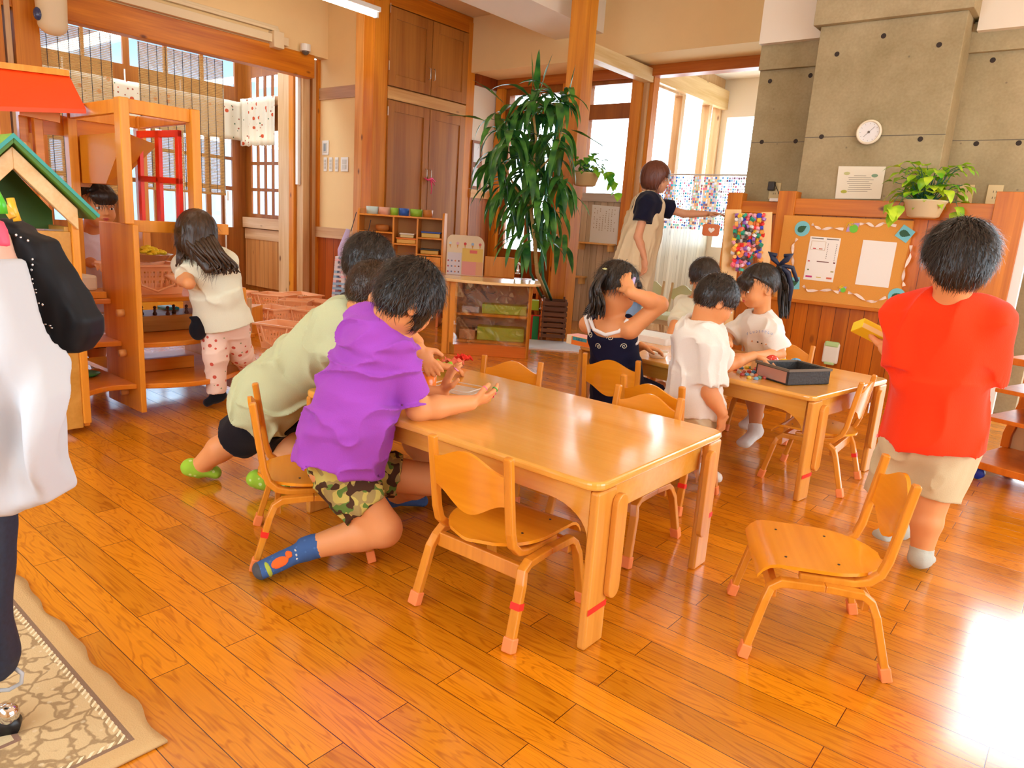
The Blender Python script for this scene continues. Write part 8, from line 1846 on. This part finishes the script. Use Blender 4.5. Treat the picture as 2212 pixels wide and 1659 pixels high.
b = MB(); b.tube([A3(20, 490, 1.262), A3(42, 503, 1.25), A3(66, 520, 1.24)], .0035, 8); b.build('shoulder_seam', mat('silver piping', '#e8e4ee', .2, metal=.6), g, smooth=True, world=True)
g = thing('pink_dress', 'pale pink costume between the white and black ones on the clothes rack', 'costume', tuple(A3(40, 640, 1.21)))
poly_cloth('dress', [(-40, 480), (0, 500), (15, 545), (35, 590), (52, 660), (64, 700), (60, 740), (20, 700), (-40, 660)], 1.20, .028, mat('dusty pink satin', '#d8a890', .6), g, amp=.01, freq=9, seed=7)
poly_cloth('ribbon', [(-20, 470), (4, 478), (14, 505), (22, 530), (10, 535), (-20, 505)], 1.155, .012, mat('hot pink', '#f0506c', .5), g, amp=.005, r=.008)
g = thing('dark_trousers', 'dark speckled navy garment hanging low on the clothes rack', 'costume', tuple(A3(0, 1460, 1.2)))
poly_cloth('garment', [(-70, 1100), (19, 1100), (22, 1200), (25, 1330), (27, 1430), (20, 1462), (-10, 1470), (-70, 1462)], 1.19, .03, mat('speckled navy', '#182438', .6, noise=.6, nscale=120), g, amp=.01, freq=8, seed=9)
def hanger(pts, c, lab, d=1.19):
    t = thing('clothes_hanger', lab, 'hanger', tuple(A3(*pts[0], d))); b = MB(); b.tube([A3(x, y, d) for x, y in pts], .0062, 10); b.build('arm', mat('hanger '+c, c, .3), t, smooth=True, world=True)
    b = MB(); b.tube([A3(-12, 430, d), A3(-30, 410, d), A3(-45, 385, d)], .002, 6); b.build('hook', M_chr, t, world=True)
hanger([(-20, 425), (-2, 438), (18, 455), (28, 470)], '#ecb43c', 'amber wooden hanger reaching right beneath the green toy roof'); hanger([(22, 428), (28, 450), (38, 478)], '#e8b02c', 'second amber hanger, nearly upright, above the black costume', 1.25); hanger([(-15, 405), (4, 440), (8, 462)], '#4cb82c', 'bright green hanger at the left picture edge', 1.17)
# ---------- trolley on the right
tL = thing('shelf_trolley', 'low wooden shelf trolley with sloping sides on casters at the right edge', 'trolley', tuple(gp(2166, 1004)), math.radians(-17)); LO = gp(2166, 1004)
M_tro = wood('trolley wood', '#e07c24', '#c4620e', 'Z', .8, rough=.3)
# local: x away to the right, y back
def QT(x, y, dd_=3.55): p = A3(x, y, dd_)-LO; return p
Ht = .60
for yy in (0.0, -.44):
    pass
MB().prism([(-.0, .09), (.34, .09), (.34, Ht), (.14, Ht), (.0, .17)], -.012, .012, axis='Y').build('side_panel', M_plyh if False else mat('birch ply', '#d8b07c', .5), tL)
b = MB(); b.tube([(0, -.02, .10), (.0, -.02, .17), (.10, -.02, Ht)], 1, flat=(.03, .04, (0, 1, 0))); b.build('side_frame', M_tro, tL, bevel=.003)
MB().box((-.01, -.46, .065), (.36, .012, .10)).build('base_board', M_tro, tL, bevel=.004); MB().box((.08, -.46, Ht-.02), (.36, .012, Ht+.012)).build('top_board', M_tro, tL, bevel=.004)
for z, x in ((.30, .04), (.44, .06)): MB().box((x, -.44, z), (.34, -.0, z+.02)).build('shelf_board', M_tro, tL, bevel=.003)
MB().box((.33, -.44, .10), (.345, 0, Ht)).build('back_panel', mat('birch ply', '#d8b07c'), tL); MB().box((-.012, -.45, .10), (.012, -.42, .17)).build('front_post', M_tro, tL)
for x, y in ((.05, -.03), (.05, -.40), (.30, -.03), (.30, -.40)):
    b = MB(); b.tube([(x, y-.012, .030), (x, y+.012, .030)], .029, 16); b.build('caster', mat('blue caster', '#2440b8', .4), tL, smooth=True)
bq = MB(); bq.ball((0, 0, .045), .045, 20, 14); simple('ball', bq, mat('crimson and cream ball', '#b8324c', .3), 'crimson ball lying on the trolley shelf', 'ball', smooth=True, loc=tuple(Matrix.Translation(LO) @ RZ(math.radians(-17)) @ Vector((.16, -.10, .322))))
